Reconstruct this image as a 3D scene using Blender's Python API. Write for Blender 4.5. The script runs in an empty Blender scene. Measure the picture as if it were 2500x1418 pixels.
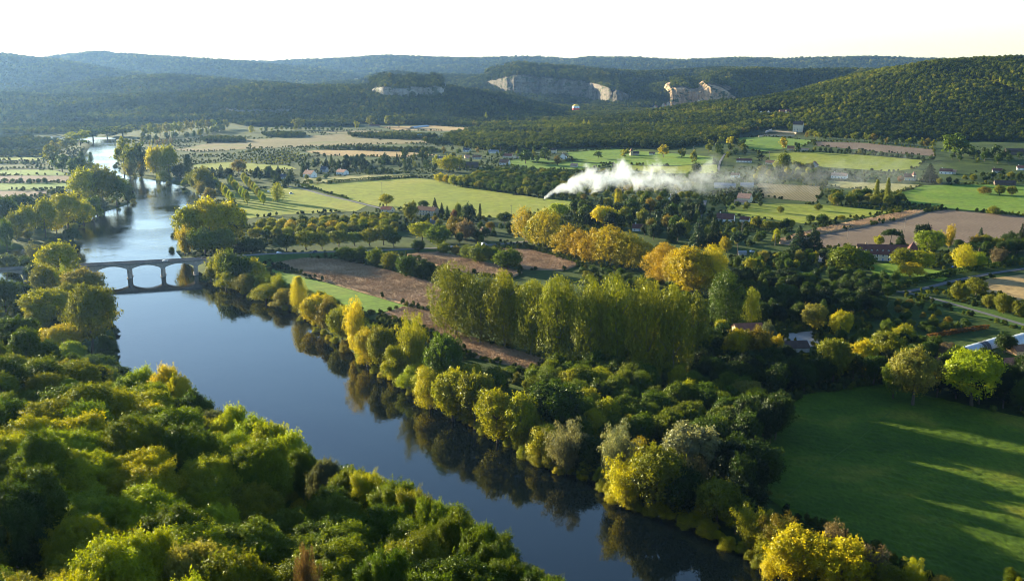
import bpy, bmesh, math, random
import numpy as np
from mathutils import Vector, Matrix
from mathutils.geometry import delaunay_2d_cdt
random.seed(7)
RNG = np.random.default_rng(11)
S = bpy.context.scene
COL = S.collection
rad = math.radians

# ------------------------------------------------------------------ camera, sky, sun, exposure
CAMZ = 150.0
FPX = 2500.0                      # focal length in photo pixels (36 mm lens on 36 mm width)
PITCH = math.atan((709 - 165) / FPX)
cam_d = bpy.data.cameras.new('camera')
cam = bpy.data.objects.new('camera', cam_d)
COL.objects.link(cam)
cam.location = (0, 0, CAMZ)
cam.rotation_euler = (math.pi / 2 - PITCH, 0, 0)
cam_d.sensor_width = 36.0
cam_d.lens = 36.0
cam_d.clip_start = 0.5
cam_d.clip_end = 40000
S.camera = cam

SUN_AZ = 50.0                     # degrees to the left of the view direction
SUN_EL = 11.0
world = bpy.data.worlds.new('World')
S.world = world
world.use_nodes = True
wn = world.node_tree
bg = wn.nodes['Background']
sky = wn.nodes.new('ShaderNodeTexSky')
sky.sky_type = 'NISHITA'
sky.sun_disc = False
sky.sun_elevation = rad(SUN_EL)
sky.sun_rotation = rad(-SUN_AZ)
sky.altitude = 150
sky.air_density = 1.0
sky.dust_density = 0.35
sky.ozone_density = 2.6
wn.links.new(sky.outputs['Color'], bg.inputs['Color'])
bg.inputs['Strength'].default_value = 0.072
sd_ = bpy.data.lights.new('sun', 'SUN')
sd_.energy = 5.0
sd_.angle = rad(0.5)
sd_.color = (1.0, 0.86, 0.56)
sun = bpy.data.objects.new('sun', sd_)
COL.objects.link(sun)
_a = rad(SUN_AZ)
_to = Vector((-math.sin(_a) * math.cos(rad(SUN_EL)), math.cos(_a) * math.cos(rad(SUN_EL)), math.sin(rad(SUN_EL))))
sun.rotation_euler = _to.to_track_quat('Z', 'Y').to_euler()
S.view_settings.view_transform = 'Standard'
S.view_settings.look = 'None'
S.view_settings.exposure = 2.25
S.view_settings.gamma = 1.0
S.view_settings.use_curve_mapping = False
cy = S.cycles
cy.use_denoising = True
cy.denoiser = 'OPENIMAGEDENOISE'
cy.denoising_input_passes = 'RGB_ALBEDO_NORMAL'
cy.denoising_prefilter = 'ACCURATE'
cy.pixel_filter_type = 'BLACKMAN_HARRIS'
cy.filter_width = 1.0
cy.sample_clamp_indirect = 4.0
cy.max_bounces = 6
cy.diffuse_bounces = 2
cy.glossy_bounces = 3
cy.transmission_bounces = 3
cy.volume_bounces = 1
cy.transparent_max_bounces = 6
cy.volume_max_steps = 256
HAZE = dict(density=2.0e-5, aniso=0.60, color=(0.28, 0.52, 1.0))

# ------------------------------------------------------------------ picture point -> ground point
cp, sp = math.cos(PITCH), math.sin(PITCH)
def ray(px, py):
    """slopes x/y and z/y of the sight line through a point of the photograph"""
    u = (px - 1250) / FPX
    v = (709 - py) / FPX
    y = cp + v * sp
    return u / y, (-sp + v * cp) / y
def flat(px, py, z=0.0):
    sx, sz = ray(px, py)
    y = (z - CAMZ) / sz
    return sx * y, y
def at(px, py, d):
    sx, sz = ray(px, py)
    return Vector((sx * d, d, CAMZ + sz * d))

# ------------------------------------------------------------------ noise
def _hash(ix, iy, seed):
    n = (ix.astype(np.int64) * 374761393 + iy.astype(np.int64) * 668265263 + seed * 974634777) & 0x7fffffff
    n = ((n ^ (n >> 13)) * 1274126177) & 0x7fffffff
    return ((n ^ (n >> 16)) & 0xffff) / 65535.0
def vnoise(x, y, seed=0):
    x = np.asarray(x, float); y = np.asarray(y, float)
    ix = np.floor(x); iy = np.floor(y)
    fx = x - ix; fy = y - iy
    fx = fx * fx * (3 - 2 * fx); fy = fy * fy * (3 - 2 * fy)
    a = _hash(ix, iy, seed); b = _hash(ix + 1, iy, seed); c = _hash(ix, iy + 1, seed); d = _hash(ix + 1, iy + 1, seed)
    return (a * (1 - fx) + b * fx) * (1 - fy) + (c * (1 - fx) + d * fx) * fy - 0.5
def fbm(x, y, seed=0, octs=3):
    s = 0; a = 1.0; f = 1.0
    for o in range(octs):
        s = s + a * vnoise(np.asarray(x) * f, np.asarray(y) * f, seed + o * 17); a *= .5; f *= 2.1
    return s
def smooth(t):
    t = np.clip(t, 0, 1)
    return t * t * (3 - 2 * t)

# ------------------------------------------------------------------ distances
def seg_dist(x, y, pts, closed=False, vals=None):
    """distance to a polyline, and the value interpolated along it at the nearest point"""
    best = np.full(np.shape(x), 1e18); bv = np.zeros(np.shape(x))
    n = len(pts)
    for i in range(n if closed else n - 1):
        ax, ay = pts[i][:2]; bx, by = pts[(i + 1) % n][:2]
        dx, dy = bx - ax, by - ay
        L = dx * dx + dy * dy + 1e-9
        t = np.clip(((x - ax) * dx + (y - ay) * dy) / L, 0, 1)
        d = (x - ax - t * dx) ** 2 + (y - ay - t * dy) ** 2
        m = d < best
        best = np.where(m, d, best)
        if vals is not None:
            bv = np.where(m, vals[i] + t * (vals[(i + 1) % n] - vals[i]), bv)
    return np.sqrt(best), bv
def inside(x, y, poly):
    c = np.zeros(np.shape(x), bool)
    n = len(poly); j = n - 1
    for i in range(n):
        xi, yi = poly[i][:2]; xj, yj = poly[j][:2]
        if yi != yj:
            c ^= ((yi > y) != (yj > y)) & (x < (xj - xi) * (y - yi) / (yj - yi) + xi)
        j = i
    return c

# ------------------------------------------------------------------ the river and the hills, in photo points
VZ = 2.5
RIGHT_BANK = [(284, 338), (283, 365), (284, 392), (296, 426), (340, 434), (401, 444), (449, 456), (492, 480), (470, 520), (436, 570), (430, 615),
              (452, 640), (485, 662), (520, 684), (561, 704), (612, 720), (666, 745), (717, 760), (748, 774), (800, 816), (868, 864), (919, 905),
              (963, 927), (1024, 960), (1065, 1000), (1150, 1040), (1220, 1078), (1290, 1112), (1345, 1148), (1440, 1165), (1480, 1200),
              (1520, 1232), (1640, 1266), (1720, 1296), (1800, 1340), (1880, 1392), (1990, 1440), (2200, 1540), (2500, 1700)]
LEFT_BANK = [(-60, 339), (190, 343), (228, 349), (216, 364), (203, 385), (228, 410), (290, 440), (322, 470), (318, 498), (240, 522), (190, 553),
             (176, 600), (196, 650), (240, 700), (268, 745), (280, 800), (286, 860), (298, 920), (345, 985), (430, 1045), (560, 1125),
             (740, 1210), (900, 1285), (1100, 1370), (1300, 1460), (1560, 1580), (1900, 1760)]
TOP_BANK = [(-60, 332), (190, 334), (262, 335)]
RIVER = [flat(*p) for p in TOP_BANK + RIGHT_BANK] + [flat(*p) for p in reversed(LEFT_BANK)]
POND = [flat(*p) for p in [(-260, 640), (-60, 634), (-10, 622), (30, 609), (66, 608), (76, 620), (52, 636), (44, 660), (60, 690), (30, 715), (-60, 740), (-260, 770)]]
def river_sd(x, y):
    """signed distance to the water's edge, negative in the water"""
    d, _ = seg_dist(x, y, RIVER, True)
    d = np.where(inside(x, y, RIVER), -d, d)
    e, _ = seg_dist(x, y, POND, True)
    e = np.where(inside(x, y, POND), -e, e)
    return np.minimum(d, e)
FOOT = [flat(*p, VZ) for p in [(-900, 1060), (-200, 1025), (0, 1012), (320, 985), (430, 1050), (560, 1130), (740, 1216), (900, 1292), (1100, 1378), (1300, 1470), (1560, 1590), (1900, 1770)]]
FOOT_POLY = FOOT + [(900, 150), (900, -900), (-2500, -900), (-2500, FOOT[0][1])]

def ridge(pts, w, name, back=None, p=1.0):
    """crest points (px, py, distance); w = half width of the slope towards the valley"""
    P = [at(px, py, d) for px, py, d in pts]
    return dict(pts=[(v.x, v.y) for v in P], z=[v.z - VZ for v in P], w=w, name=name, back=back or w * 1.6, p=p)
RIDGES = [
    ridge([(-900, 240, 3200), (-200, 238, 3300), (0, 236, 3300), (120, 246, 3300), (250, 241, 3350), (400, 235, 3400), (480, 229, 3400), (560, 219, 3400), (640, 210, 3400), (760, 216, 3350),
           (880, 215, 3350), (960, 210, 3350), (1060, 213, 3350), (1150, 228, 3300), (1210, 252, 3250), (1290, 286, 3200)], 620, 'near'),
    ridge([(60, 225, 4100), (220, 206, 4200), (330, 196, 4200), (440, 192, 4200), (520, 197, 4200), (620, 206, 4200)], 700, 'knob'),
    ridge([(-900, 120, 5200), (-200, 128, 5200), (0, 137, 5200), (100, 149, 5200), (200, 169, 5100), (300, 196, 5000), (360, 215, 4900)], 1300, 'left'),
    ridge([(100, 160, 7000), (170, 144, 7000), (240, 140, 7000), (400, 146, 7000), (520, 152, 7000), (640, 166, 6900), (730, 184, 6700), (830, 207, 6500)], 1600, 'blue'),
    ridge([(500, 160, 9800), (600, 157, 9800), (700, 159, 9600), (760, 154, 9500), (950, 145, 9500), (1090, 150, 9500), (1200, 154, 9500), (1280, 154, 9400), (1400, 156, 9400),
           (1440, 150, 9400), (1540, 149, 9400), (1660, 157, 9400), (1780, 152, 9400), (1900, 156, 9400), (2000, 154, 9300), (2090, 150, 9200), (2250, 156, 9000), (2700, 160, 9000)], 2200, 'far'),
    ridge([(960, 178, 8300), (1120, 172, 8200), (1250, 168, 8200), (1420, 166, 8300), (1650, 166, 8000)], 900, 'rows'),
    ridge([(880, 204, 5200), (905, 190, 5200), (960, 180, 5200), (1050, 189, 5200), (1150, 193, 5100), (1230, 190, 5000), (1275, 175, 4900), (1350, 170, 4800), (1440, 175, 4800),
           (1560, 181, 4800), (1660, 178, 4900), (1760, 172, 5000), (1900, 176, 5000)], 700, 'cliffs'),
    ridge([(1665, 205, 4150), (1710, 190, 4150), (1770, 173, 4150), (1850, 170, 4200), (1950, 175, 4200), (2080, 172, 4200), (2200, 170, 4100), (2300, 172, 4000)], 430, 'village'),
    ridge([(1740, 318, 2100), (1800, 300, 2180), (1870, 280, 2250), (1930, 258, 2300), (2058, 231, 2400), (2160, 198, 2450), (2245, 172, 2500), (2364, 154, 2520), (2500, 147, 2520), (2800, 144, 2500), (3300, 140, 2300)], 820, 'right', p=1.15),
    ridge([(1480, 306, 2450), (1560, 294, 2500), (1640, 278, 2550), (1720, 262, 2600), (1790, 253, 2650), (1850, 264, 2700), (1900, 290, 2700)], 330, 'knoll'),
    ridge([(1700, 345, 1900), (1850, 338, 1850), (2050, 346, 1800), (2300, 356, 1750), (2550, 360, 1700), (3000, 360, 1600)], 720, 'apron', p=1.3),
]
def hills(x, y):
    best = np.zeros(np.shape(x)); idx = np.full(np.shape(x), -1)
    for k, R in enumerate(RIDGES):
        d, z = seg_dist(x, y, R['pts'], False, R['z'])
        t = 1 - d / R['w']
        h = z * smooth(t) ** R['p']
        m = h > best
        best = np.where(m, h, best); idx = np.where(m, k, idx)
    return best, idx
def hillside(x, y):
    d, _ = seg_dist(x, y, FOOT, False)
    s = np.where(inside(x, y, FOOT_POLY), d, 0.0)
    h = np.interp(s, [0, 10, 35, 60, 80, 95, 150, 250], [0, 3, 27, 46, 56, 64, 72, 84])
    r = np.hypot(x, y)
    cliff = np.interp(r, [0, 6, 9, 16, 40], [147 - VZ, 146 - VZ, 120, 96, 0])
    return np.maximum(h + np.where(s > 8, 2.0 * fbm(x / 40, y / 40, 5, 2), 0), cliff)
def hgt(x, y, full=False):
    x = np.asarray(x, float); y = np.asarray(y, float)
    sd = river_sd(x, y)
    base = np.interp(sd, [-8, 0, 5, 12], [-2.6, -0.02, 1.9, VZ])
    hl, idx = hills(x, y)
    near_ = np.isin(idx, [k for k, R in enumerate(RIDGES) if R['name'] in ('right', 'knoll', 'near')])
    hl = hl * np.where(hl > 4, 1 + np.where(near_, .15, .06) * fbm(x / 300, y / 300, 3, 4) + np.where(near_, 0, .13) * fbm(x / 1100, y / 1100, 13, 2), 1)
    fh = hillside(x, y)
    z = base + hl + fh
    return (z, hl, idx, fh, sd) if full else z
_R = np.concatenate([np.geomspace(40, 12500, 1100)])
def G(px, py, dz=0.0):
    """where the sight line through a photo point meets the ground (lifted by dz)"""
    sx, sz = ray(px, py)
    x = sx * _R; z = CAMZ + sz * _R
    h = hgt(x, _R) + dz
    m = np.nonzero(z < h)[0]
    if len(m) == 0:
        y = 12000.0
        return Vector((sx * y, y, float(hgt([sx * y], [y])[0])))
    i = max(int(m[0]), 1)
    a = z[i - 1] - h[i - 1]; b = z[i] - h[i]
    y = _R[i - 1] + (_R[i] - _R[i - 1]) * a / (a - b + 1e-9)
    return Vector((sx * y, y, float(hgt([sx * y], [y])[0])))
def proj(x, y, z):
    """world point -> photo point"""
    z = z - CAMZ
    d = y * cp - z * sp
    return 1250 + FPX * x / d, 709 - FPX * (y * sp + z * cp) / d

# ------------------------------------------------------------------ mesh and object helpers
def mesh_np(name, V, Fq, mats=None, mi=None, smooth_=False):
    """a mesh from numpy vertices and faces (all of one size)"""
    V = np.asarray(V, np.float32); Fq = np.asarray(Fq, np.int32)
    k = Fq.shape[1]
    me = bpy.data.meshes.new(name)
    me.vertices.add(len(V)); me.vertices.foreach_set('co', V.ravel())
    me.loops.add(Fq.size); me.loops.foreach_set('vertex_index', Fq.ravel())
    me.polygons.add(len(Fq)); me.polygons.foreach_set('loop_start', np.arange(0, Fq.size, k, dtype=np.int32))
    if mi is not None: me.polygons.foreach_set('material_index', np.asarray(mi, np.int32))
    for m in (mats or []): me.materials.append(m)
    me.update(calc_edges=True)
    if smooth_: me.polygons.foreach_set('use_smooth', np.ones(len(Fq), bool))
    return me
def link(name, me, parent=None, loc=None):
    o = bpy.data.objects.new(name, me); COL.objects.link(o)
    if parent is not None: o.parent = parent
    if loc is not None: o.location = loc
    return o
def tag(o, label=None, cat=None, group=None, kind=None):
    if label: o['label'] = label
    if cat: o['category'] = cat
    if group: o['group'] = group
    if kind: o['kind'] = kind
    return o
class MB:
    """collects shapes into one bmesh and links them as one object"""
    def __init__(s): s.b = bmesh.new()
    def box(s, x0, x1, y0, y1, z0, z1, bevel=0):
        r = bmesh.ops.create_cube(s.b, size=1.0, matrix=Matrix.Translation(((x0 + x1) / 2, (y0 + y1) / 2, (z0 + z1) / 2)) @ Matrix.Diagonal((x1 - x0, y1 - y0, z1 - z0, 1)))
        if bevel:
            es = list({e for v in r['verts'] for e in v.link_edges})
            bmesh.ops.bevel(s.b, geom=es, offset=bevel, segments=1, affect='EDGES')
        return s
    def cyl(s, p, q, r0, r1=None, n=8):
        p = Vector(p); q = Vector(q); r1 = r0 if r1 is None else r1
        d = q - p
        M = Matrix.Translation((p + q) / 2) @ d.to_track_quat('Z', 'Y').to_matrix().to_4x4()
        bmesh.ops.create_cone(s.b, cap_ends=True, segments=n, radius1=r0, radius2=max(r1, 1e-3), depth=d.length, matrix=M)
        return s
    def poly(s, pts, extrude=None):
        """a polygon pushed along a vector into a solid"""
        vs = [s.b.verts.new(p) for p in pts]
        f = s.b.faces.new(vs)
        if extrude is not None:
            e = Vector(extrude)
            r = bmesh.ops.extrude_face_region(s.b, geom=[f])
            bmesh.ops.translate(s.b, vec=e, verts=[g for g in r['geom'] if isinstance(g, bmesh.types.BMVert)])
        return s
    def build(s, name, mat, parent=None, smooth_=False):
        bmesh.ops.recalc_face_normals(s.b, faces=s.b.faces[:])
        me = bpy.data.meshes.new(name); s.b.to_mesh(me); s.b.free()
        me.materials.append(mat)
        if smooth_:
            for p in me.polygons: p.use_smooth = True
        return link(name, me, parent)
def empty(name, loc, rz=0.0):
    o = bpy.data.objects.new(name, None); COL.objects.link(o)
    o.location = loc; o.rotation_euler = (0, 0, rz); o.empty_display_size = 0.5
    return o

# ------------------------------------------------------------------ materials
def new_mat(name):
    m = bpy.data.materials.new(name); m.use_nodes = True
    nt = m.node_tree
    return m, nt, nt.nodes['Principled BSDF']
def N(nt, t, **kw):
    n = nt.nodes.new(t)
    for k, v in kw.items():
        if k.startswith('i_'): n.inputs[k[2:].replace('_', ' ')].default_value = v
        elif k.startswith('n_'): n.inputs[int(k[2:])].default_value = v
        else: setattr(n, k, v)
    return n
def ramp(nt, fac, stops):
    r = nt.nodes.new('ShaderNodeValToRGB')
    e = r.color_ramp.elements
    while len(e) < len(stops): e.new(0.5)
    for k, (p, c) in enumerate(stops):
        e[k].position = p; e[k].color = (*c, 1)
    nt.links.new(fac, r.inputs['Fac'])
    return r.outputs['Color']
def noise_tex(nt, scale, detail=4, coord='Object', stretch=None, rough=.55):
    tc = N(nt, 'ShaderNodeTexCoord')
    n = N(nt, 'ShaderNodeTexNoise', i_Scale=scale, i_Detail=detail, i_Roughness=rough)
    src = tc.outputs[coord]
    if stretch is not None:
        mp = N(nt, 'ShaderNodeMapping')
        mp.inputs['Rotation'].default_value = (0, 0, stretch[0]); mp.inputs['Scale'].default_value = stretch[1]
        nt.links.new(src, mp.inputs['Vector']); src = mp.outputs['Vector']
    nt.links.new(src, n.inputs['Vector'])
    return n.outputs['Fac']
def mixc(nt, fac, a, b, mode='MIX'):
    m = N(nt, 'ShaderNodeMix', data_type='RGBA', blend_type=mode)
    for sock, v in ((m.inputs['Factor'], fac), (m.inputs[6], a), (m.inputs[7], b)):
        if hasattr(v, 'links'): nt.links.new(v, sock)
        elif isinstance(v, (int, float)): sock.default_value = v
        else: sock.default_value = (*v, 1)
    return m.outputs[2]
def bump(nt, bs, h, strength, dist=1.0):
    b = N(nt, 'ShaderNodeBump', i_Strength=strength, i_Distance=dist)
    nt.links.new(h, b.inputs['Height']); nt.links.new(b.outputs['Normal'], bs.inputs['Normal'])
def soil(name, c0, c1, c2=None, big=.012, fine=.35, rows=None, rowc=None, bmp=.4, rough=.95, rowamt=.8):
    """ground cover: wide patches, fine speckle, optional rows (angle in degrees, spacing in metres)"""
    m, nt, bs = new_mat(name)
    c2 = c2 or c1
    a = noise_tex(nt, big, 5)
    f = noise_tex(nt, fine, 5, rough=.7)
    col = ramp(nt, a, [(.32, c0), (.52, c1), (.7, c2)])
    sh = ramp(nt, f, [(.25, (.55,) * 3), (.75, (1.4,) * 3)])
    col = mixc(nt, 1.0, col, sh, 'MULTIPLY')
    h = f
    if rows:
        tc = N(nt, 'ShaderNodeTexCoord'); mp = N(nt, 'ShaderNodeMapping')
        mp.inputs['Rotation'].default_value = (0, 0, rad(rows[0]))
        nt.links.new(tc.outputs['Object'], mp.inputs['Vector'])
        w = N(nt, 'ShaderNodeTexWave', wave_type='BANDS', bands_direction='X', i_Scale=2 * math.pi / rows[1] / 20.0 * 1.0, i_Distortion=rows[2] if len(rows) > 2 else .6, i_Detail=2)
        w.inputs['Detail Scale'].default_value = 2.0
        nt.links.new(mp.outputs['Vector'], w.inputs['Vector'])
        k = ramp(nt, w.outputs['Fac'], [(.35, (0,) * 3), (.65, (rowamt,) * 3)])
        col = mixc(nt, k, col, rowc)
    nt.links.new(col, bs.inputs['Base Color'])
    bs.inputs['Roughness'].default_value = rough
    bs.inputs['Specular IOR Level'].default_value = .1
    if bmp: bump(nt, bs, h, bmp, .6)
    return m
def plain(name, c, rough=.7, var=.25, scale=.8, metal=0.0, spec=.3):
    m, nt, bs = new_mat(name)
    f = noise_tex(nt, scale, 5, rough=.65)
    sh = ramp(nt, f, [(.25, (1 - var,) * 3), (.75, (1 + var,) * 3)])
    nt.links.new(mixc(nt, 1.0, c, sh, 'MULTIPLY'), bs.inputs['Base Color'])
    bs.inputs['Roughness'].default_value = rough
    bs.inputs['Metallic'].default_value = metal
    bs.inputs['Specular IOR Level'].default_value = spec
    return m
MAT = {}
MAT['ground'] = soil('ground_cover', (.018, .036, .006), (.034, .060, .008), (.062, .088, .013), big=.02, fine=.25)
MAT['hill'] = soil('wooded_ground', (.010, .018, .006), (.018, .030, .008), (.030, .042, .011), big=.01, fine=.08)
MAT['meadow'] = soil('meadow_grass', (.128, .180, .010), (.172, .208, .012), (.215, .220, .026), big=.009, fine=.12, bmp=.25, rows=(62, 7.0, 1.2), rowc=(.26, .24, .075), rowamt=.30)
MAT['pale'] = soil('dry_meadow', (.21, .205, .075), (.26, .24, .095), (.20, .21, .06), big=.012, fine=.15, bmp=.25)
MAT['green'] = soil('bright_grass', (.078, .155, .010), (.105, .185, .012), (.145, .20, .020), big=.012, fine=.16, bmp=.25, rows=(58, 6.0, 1.5), rowc=(.15, .20, .05), rowamt=.30)
MAT['lawn'] = soil('dark_grass', (.035, .075, .012), (.055, .10, .016), (.085, .12, .02), big=.02, fine=.4, bmp=.35)  # a darker green grass
MAT['tan'] = soil('stubble_field', (.27, .19, .085), (.32, .222, .098), (.24, .185, .075), big=.012, fine=.2)
MAT['plough'] = soil('ploughed_soil', (.135, .10, .07), (.16, .12, .085), (.19, .145, .10), big=.015, fine=.35, rows=(35, 3.2, .8), rowc=(.13, .082, .06), rowamt=.35)
MAT['greyfield'] = soil('harvested_field', (.120, .108, .040), (.165, .132, .058), (.090, .128, .020), big=.008, fine=.12, rows=(75, 16, .5), rowc=(.175, .155, .085), rowamt=.4)
MAT['vine'] = soil('vineyard_rows', (.16, .12, .075), (.19, .14, .09), (.15, .13, .07), rows=(28, 3.4, .3), rowc=(.09, .10, .03), rowamt=.9)
MAT['corn'] = soil('dry_maize', (.27, .18, .10), (.36, .24, .14), (.44, .30, .18), big=.03, fine=1.1, bmp=.5)
MAT['road'] = plain('asphalt', (.085, .088, .095), .85, .2, .3)
MAT['gravel'] = plain('pale_gravel', (.30, .29, .28), .95, .2, .9)

# ------------------------------------------------------------------ the ground sheet (fine near the camera, coarse far off)
NA, NR = 900, 560
TH = np.linspace(rad(-56), rad(56), NA)
RR = np.geomspace(2.0, 13000, NR)
gx = np.sin(TH)[None, :] * RR[:, None]
gy = np.cos(TH)[None, :] * RR[:, None]
gz, ghl, gidx, gfh, gsd = hgt(gx, gy, True)
gV = np.stack([gx, gy, gz], -1).reshape(-1, 3)
ii, jj = np.meshgrid(np.arange(NR - 1), np.arange(NA - 1), indexing='ij')
q = (ii * NA + jj)
gF = np.stack([q, q + 1, q + NA + 1, q + NA], -1).reshape(-1, 4)
def cellmax(a): return np.maximum(np.maximum(a[:-1, :-1], a[1:, 1:]), np.maximum(a[1:, :-1], a[:-1, 1:])).reshape(-1)
c_hl = cellmax(ghl); c_fh = cellmax(gfh); c_id = gidx[:-1, :-1].reshape(-1)
c_sd = -cellmax(-gsd)             # smallest distance in the cell
apron = [k for k, R in enumerate(RIDGES) if R['name'] == 'apron'][0]
region = np.where(c_fh > 1.5, 1, np.where((c_hl > 6) & (c_id != apron), 2 + c_id, 0))
def sub_mesh(name, sel, mat, V=gV):
    f = gF[sel]
    u, inv = np.unique(f, return_inverse=True)
    return mesh_np(name, V[u], inv.reshape(-1, 4), [mat], smooth_=True)
ground = link('ground', sub_mesh('ground', region == 0, MAT['ground'])); tag(ground, 'flat valley floor of rough grass and scrub between the fields', None, None, 'structure')
slope = link('hillside', sub_mesh('hillside', region == 1, MAT['hill'])); tag(slope, 'steep wooded hillside below the viewpoint', None, None, 'structure')
HILL_LABEL = {'near': 'long dark wooded hill with two white cliffs beyond the fields', 'knob': 'low wooded rise behind the long dark hill',
              'left': 'hazy wooded ridge rising towards the sun', 'blue': 'blue hazy ridge behind the river valley', 'far': 'pale blue farthest hills on the skyline',
              'rows': 'folded pale hills in front of the farthest skyline', 'cliffs': 'wooded plateau above the long grey cliff', 'village': 'rounded wooded hill above the cliff village',
              'right': 'big oak covered hill behind the stone chateau', 'knoll': 'dark wooded knoll in front of the cliff village'}
for k, R in enumerate(RIDGES):
    if k != apron and (region == 2 + k).any():
        tag(link('hill', sub_mesh('hill', region == 2 + k, MAT['hill'])), HILL_LABEL[R['name']], None, None, 'structure')

# ------------------------------------------------------------------ water
m, nt, bs = new_mat('river_water')
bs.inputs['Base Color'].default_value = (.002, .0045, .006, 1)
bs.inputs['Roughness'].default_value = .035
bs.inputs['IOR'].default_value = 1.42
n1 = noise_tex(nt, .55, 4, stretch=(rad(25), (1, .55, 1)))
n2 = noise_tex(nt, .045, 3)
n3 = noise_tex(nt, .013, 3)
patch = ramp(nt, n3, [(.38, (.16,) * 3), (.62, (1,) * 3)])
mm = mixc(nt, .4, n1, n2)
hh = mixc(nt, 1.0, mm, patch, 'MULTIPLY')
ge = N(nt, 'ShaderNodeNewGeometry'); sx = N(nt, 'ShaderNodeSeparateXYZ'); nt.links.new(ge.outputs['Position'], sx.inputs[0])
mr = N(nt, 'ShaderNodeMapRange'); mr.inputs['From Min'].default_value = 690; mr.inputs['From Max'].default_value = 860; mr.inputs['To Min'].default_value = .16; mr.inputs['To Max'].default_value = .85
nt.links.new(sx.outputs['Y'], mr.inputs['Value'])               # the shallows above the bridge run faster and rougher
b_ = N(nt, 'ShaderNodeBump', i_Distance=.5); nt.links.new(mr.outputs['Result'], b_.inputs['Strength']); nt.links.new(hh, b_.inputs['Height']); nt.links.new(b_.outputs['Normal'], bs.inputs['Normal'])
MAT['water'] = m
wV = gV.copy(); wV[:, 2] = 0.0
wsel = (c_sd < 2.0) & (region == 0)
water = link('river', sub_mesh('river', wsel, m, wV)); tag(water, 'calm river curving under the stone bridge towards the far hills', None, None, 'structure')

# ------------------------------------------------------------------ fields laid on the ground
def drape(poly, step, lift, extra=None):
    """vertices and triangles of a polygon (world x, y) following the ground"""
    P = np.array([(p[0], p[1]) for p in poly])
    edge = []
    for i in range(len(P)):
        a, b = P[i], P[(i + 1) % len(P)]
        n = max(1, int(np.hypot(*(b - a)) / step))
        for k in range(n): edge.append(a + (b - a) * k / n)
    edge = np.array(edge)
    x0, y0 = P.min(0); x1, y1 = P.max(0)
    X, Y = np.meshgrid(np.arange(x0, x1, step), np.arange(y0, y1, step))
    X = (X + RNG.uniform(-.25, .25, X.shape) * step).ravel(); Y = (Y + RNG.uniform(-.25, .25, Y.shape) * step).ravel()
    m = inside(X, Y, P)
    X, Y = X[m], Y[m]
    d, _ = seg_dist(X, Y, P, True)
    X, Y = X[d > step * .45], Y[d > step * .45]
    allp = np.concatenate([edge, np.stack([X, Y], -1)])
    ne = len(edge)
    vs, es, fs, *_ = delaunay_2d_cdt([Vector(p) for p in allp], [(i, (i + 1) % ne) for i in range(ne)], [], 1, 1e-4)
    V = np.array([(v.x, v.y) for v in vs])
    z = hgt(V[:, 0], V[:, 1]) + lift
    if extra is not None: z = z + extra(V[:, 0], V[:, 1])
    return np.column_stack([V, z]), np.array([tuple(f) for f in fs])
FIELDS = []
def world_poly(pxs): return [tuple(G(*p)[:2]) for p in pxs]
def field(name, label, mat, pxs, step=14.0, lift=.15, kind='structure'):
    W = world_poly(pxs)
    V, Fc = drape(W, step, lift + .02 * (len(FIELDS) % 4))
    o = link(name, mesh_np(name, V, Fc, [MAT[mat]], smooth_=True))
    FIELDS.append(W)
    return tag(o, label, None, None, kind)
def crop(label, mat, pxs, hgt_m, step, jit, name='maize_field'):
    """a standing crop: a low uneven mass and thousands of dry stalk and leaf blades rising from it in rows"""
    W = world_poly(pxs)
    V, Fc = drape(W, max(step, 1.2), .1)
    top = V.copy(); n = len(V)
    top[:, 2] += hgt_m * .62 + RNG.uniform(-.25, .25, n)
    cnt = {}
    for f in Fc:
        for a, b in ((f[0], f[1]), (f[1], f[2]), (f[2], f[0])): cnt[(a, b)] = 1
    side = []
    for (a, b) in cnt:
        if (b, a) not in cnt: side += [(a, b, b + n), (a, b + n, a + n)]
    P = np.array(W); x0, y0 = P.min(0); x1, y1 = P.max(0)
    m = int(min(150000, (x1 - x0) * (y1 - y0) * 7 / step))
    x = RNG.uniform(x0, x1, m); y = RNG.uniform(y0, y1, m)
    e = P[1] - P[0]; e = e / np.hypot(*e); q = np.array([-e[1], e[0]])
    v = x * q[0] + y * q[1]; sh = (np.round(v / .8) * .8 - v) * .8; x, y = x + sh * q[0], y + sh * q[1]
    k = inside(x, y, P); x, y = x[k], y[k]; m = len(x)
    th = RNG.uniform(0, 2 * np.pi, m); wd = RNG.uniform(.12, .34, m) * (1 + .5 * (step - .8)); hh = hgt_m * (RNG.uniform(.75, 1.2, m) + .25 * fbm(x / 9, y / 9, 61, 2))
    z = hgt(x, y) + hgt_m * .35; lx, ly = RNG.normal(0, .3, m), RNG.normal(0, .3, m)
    B = np.stack([np.stack([x - np.cos(th) * wd, y - np.sin(th) * wd, z], -1), np.stack([x + np.cos(th) * wd, y + np.sin(th) * wd, z], -1), np.stack([x + lx, y + ly, z - hgt_m * .35 + hh], -1)], 1).reshape(-1, 3)
    o = link(name, mesh_np(name, np.concatenate([V, top, B]), np.concatenate([Fc + n, np.array(side), np.arange(3 * m).reshape(-1, 3) + 2 * n]), [MAT[mat]]))
    FIELDS.append(W)
    return tag(o, label, None, None, 'stuff')

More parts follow.
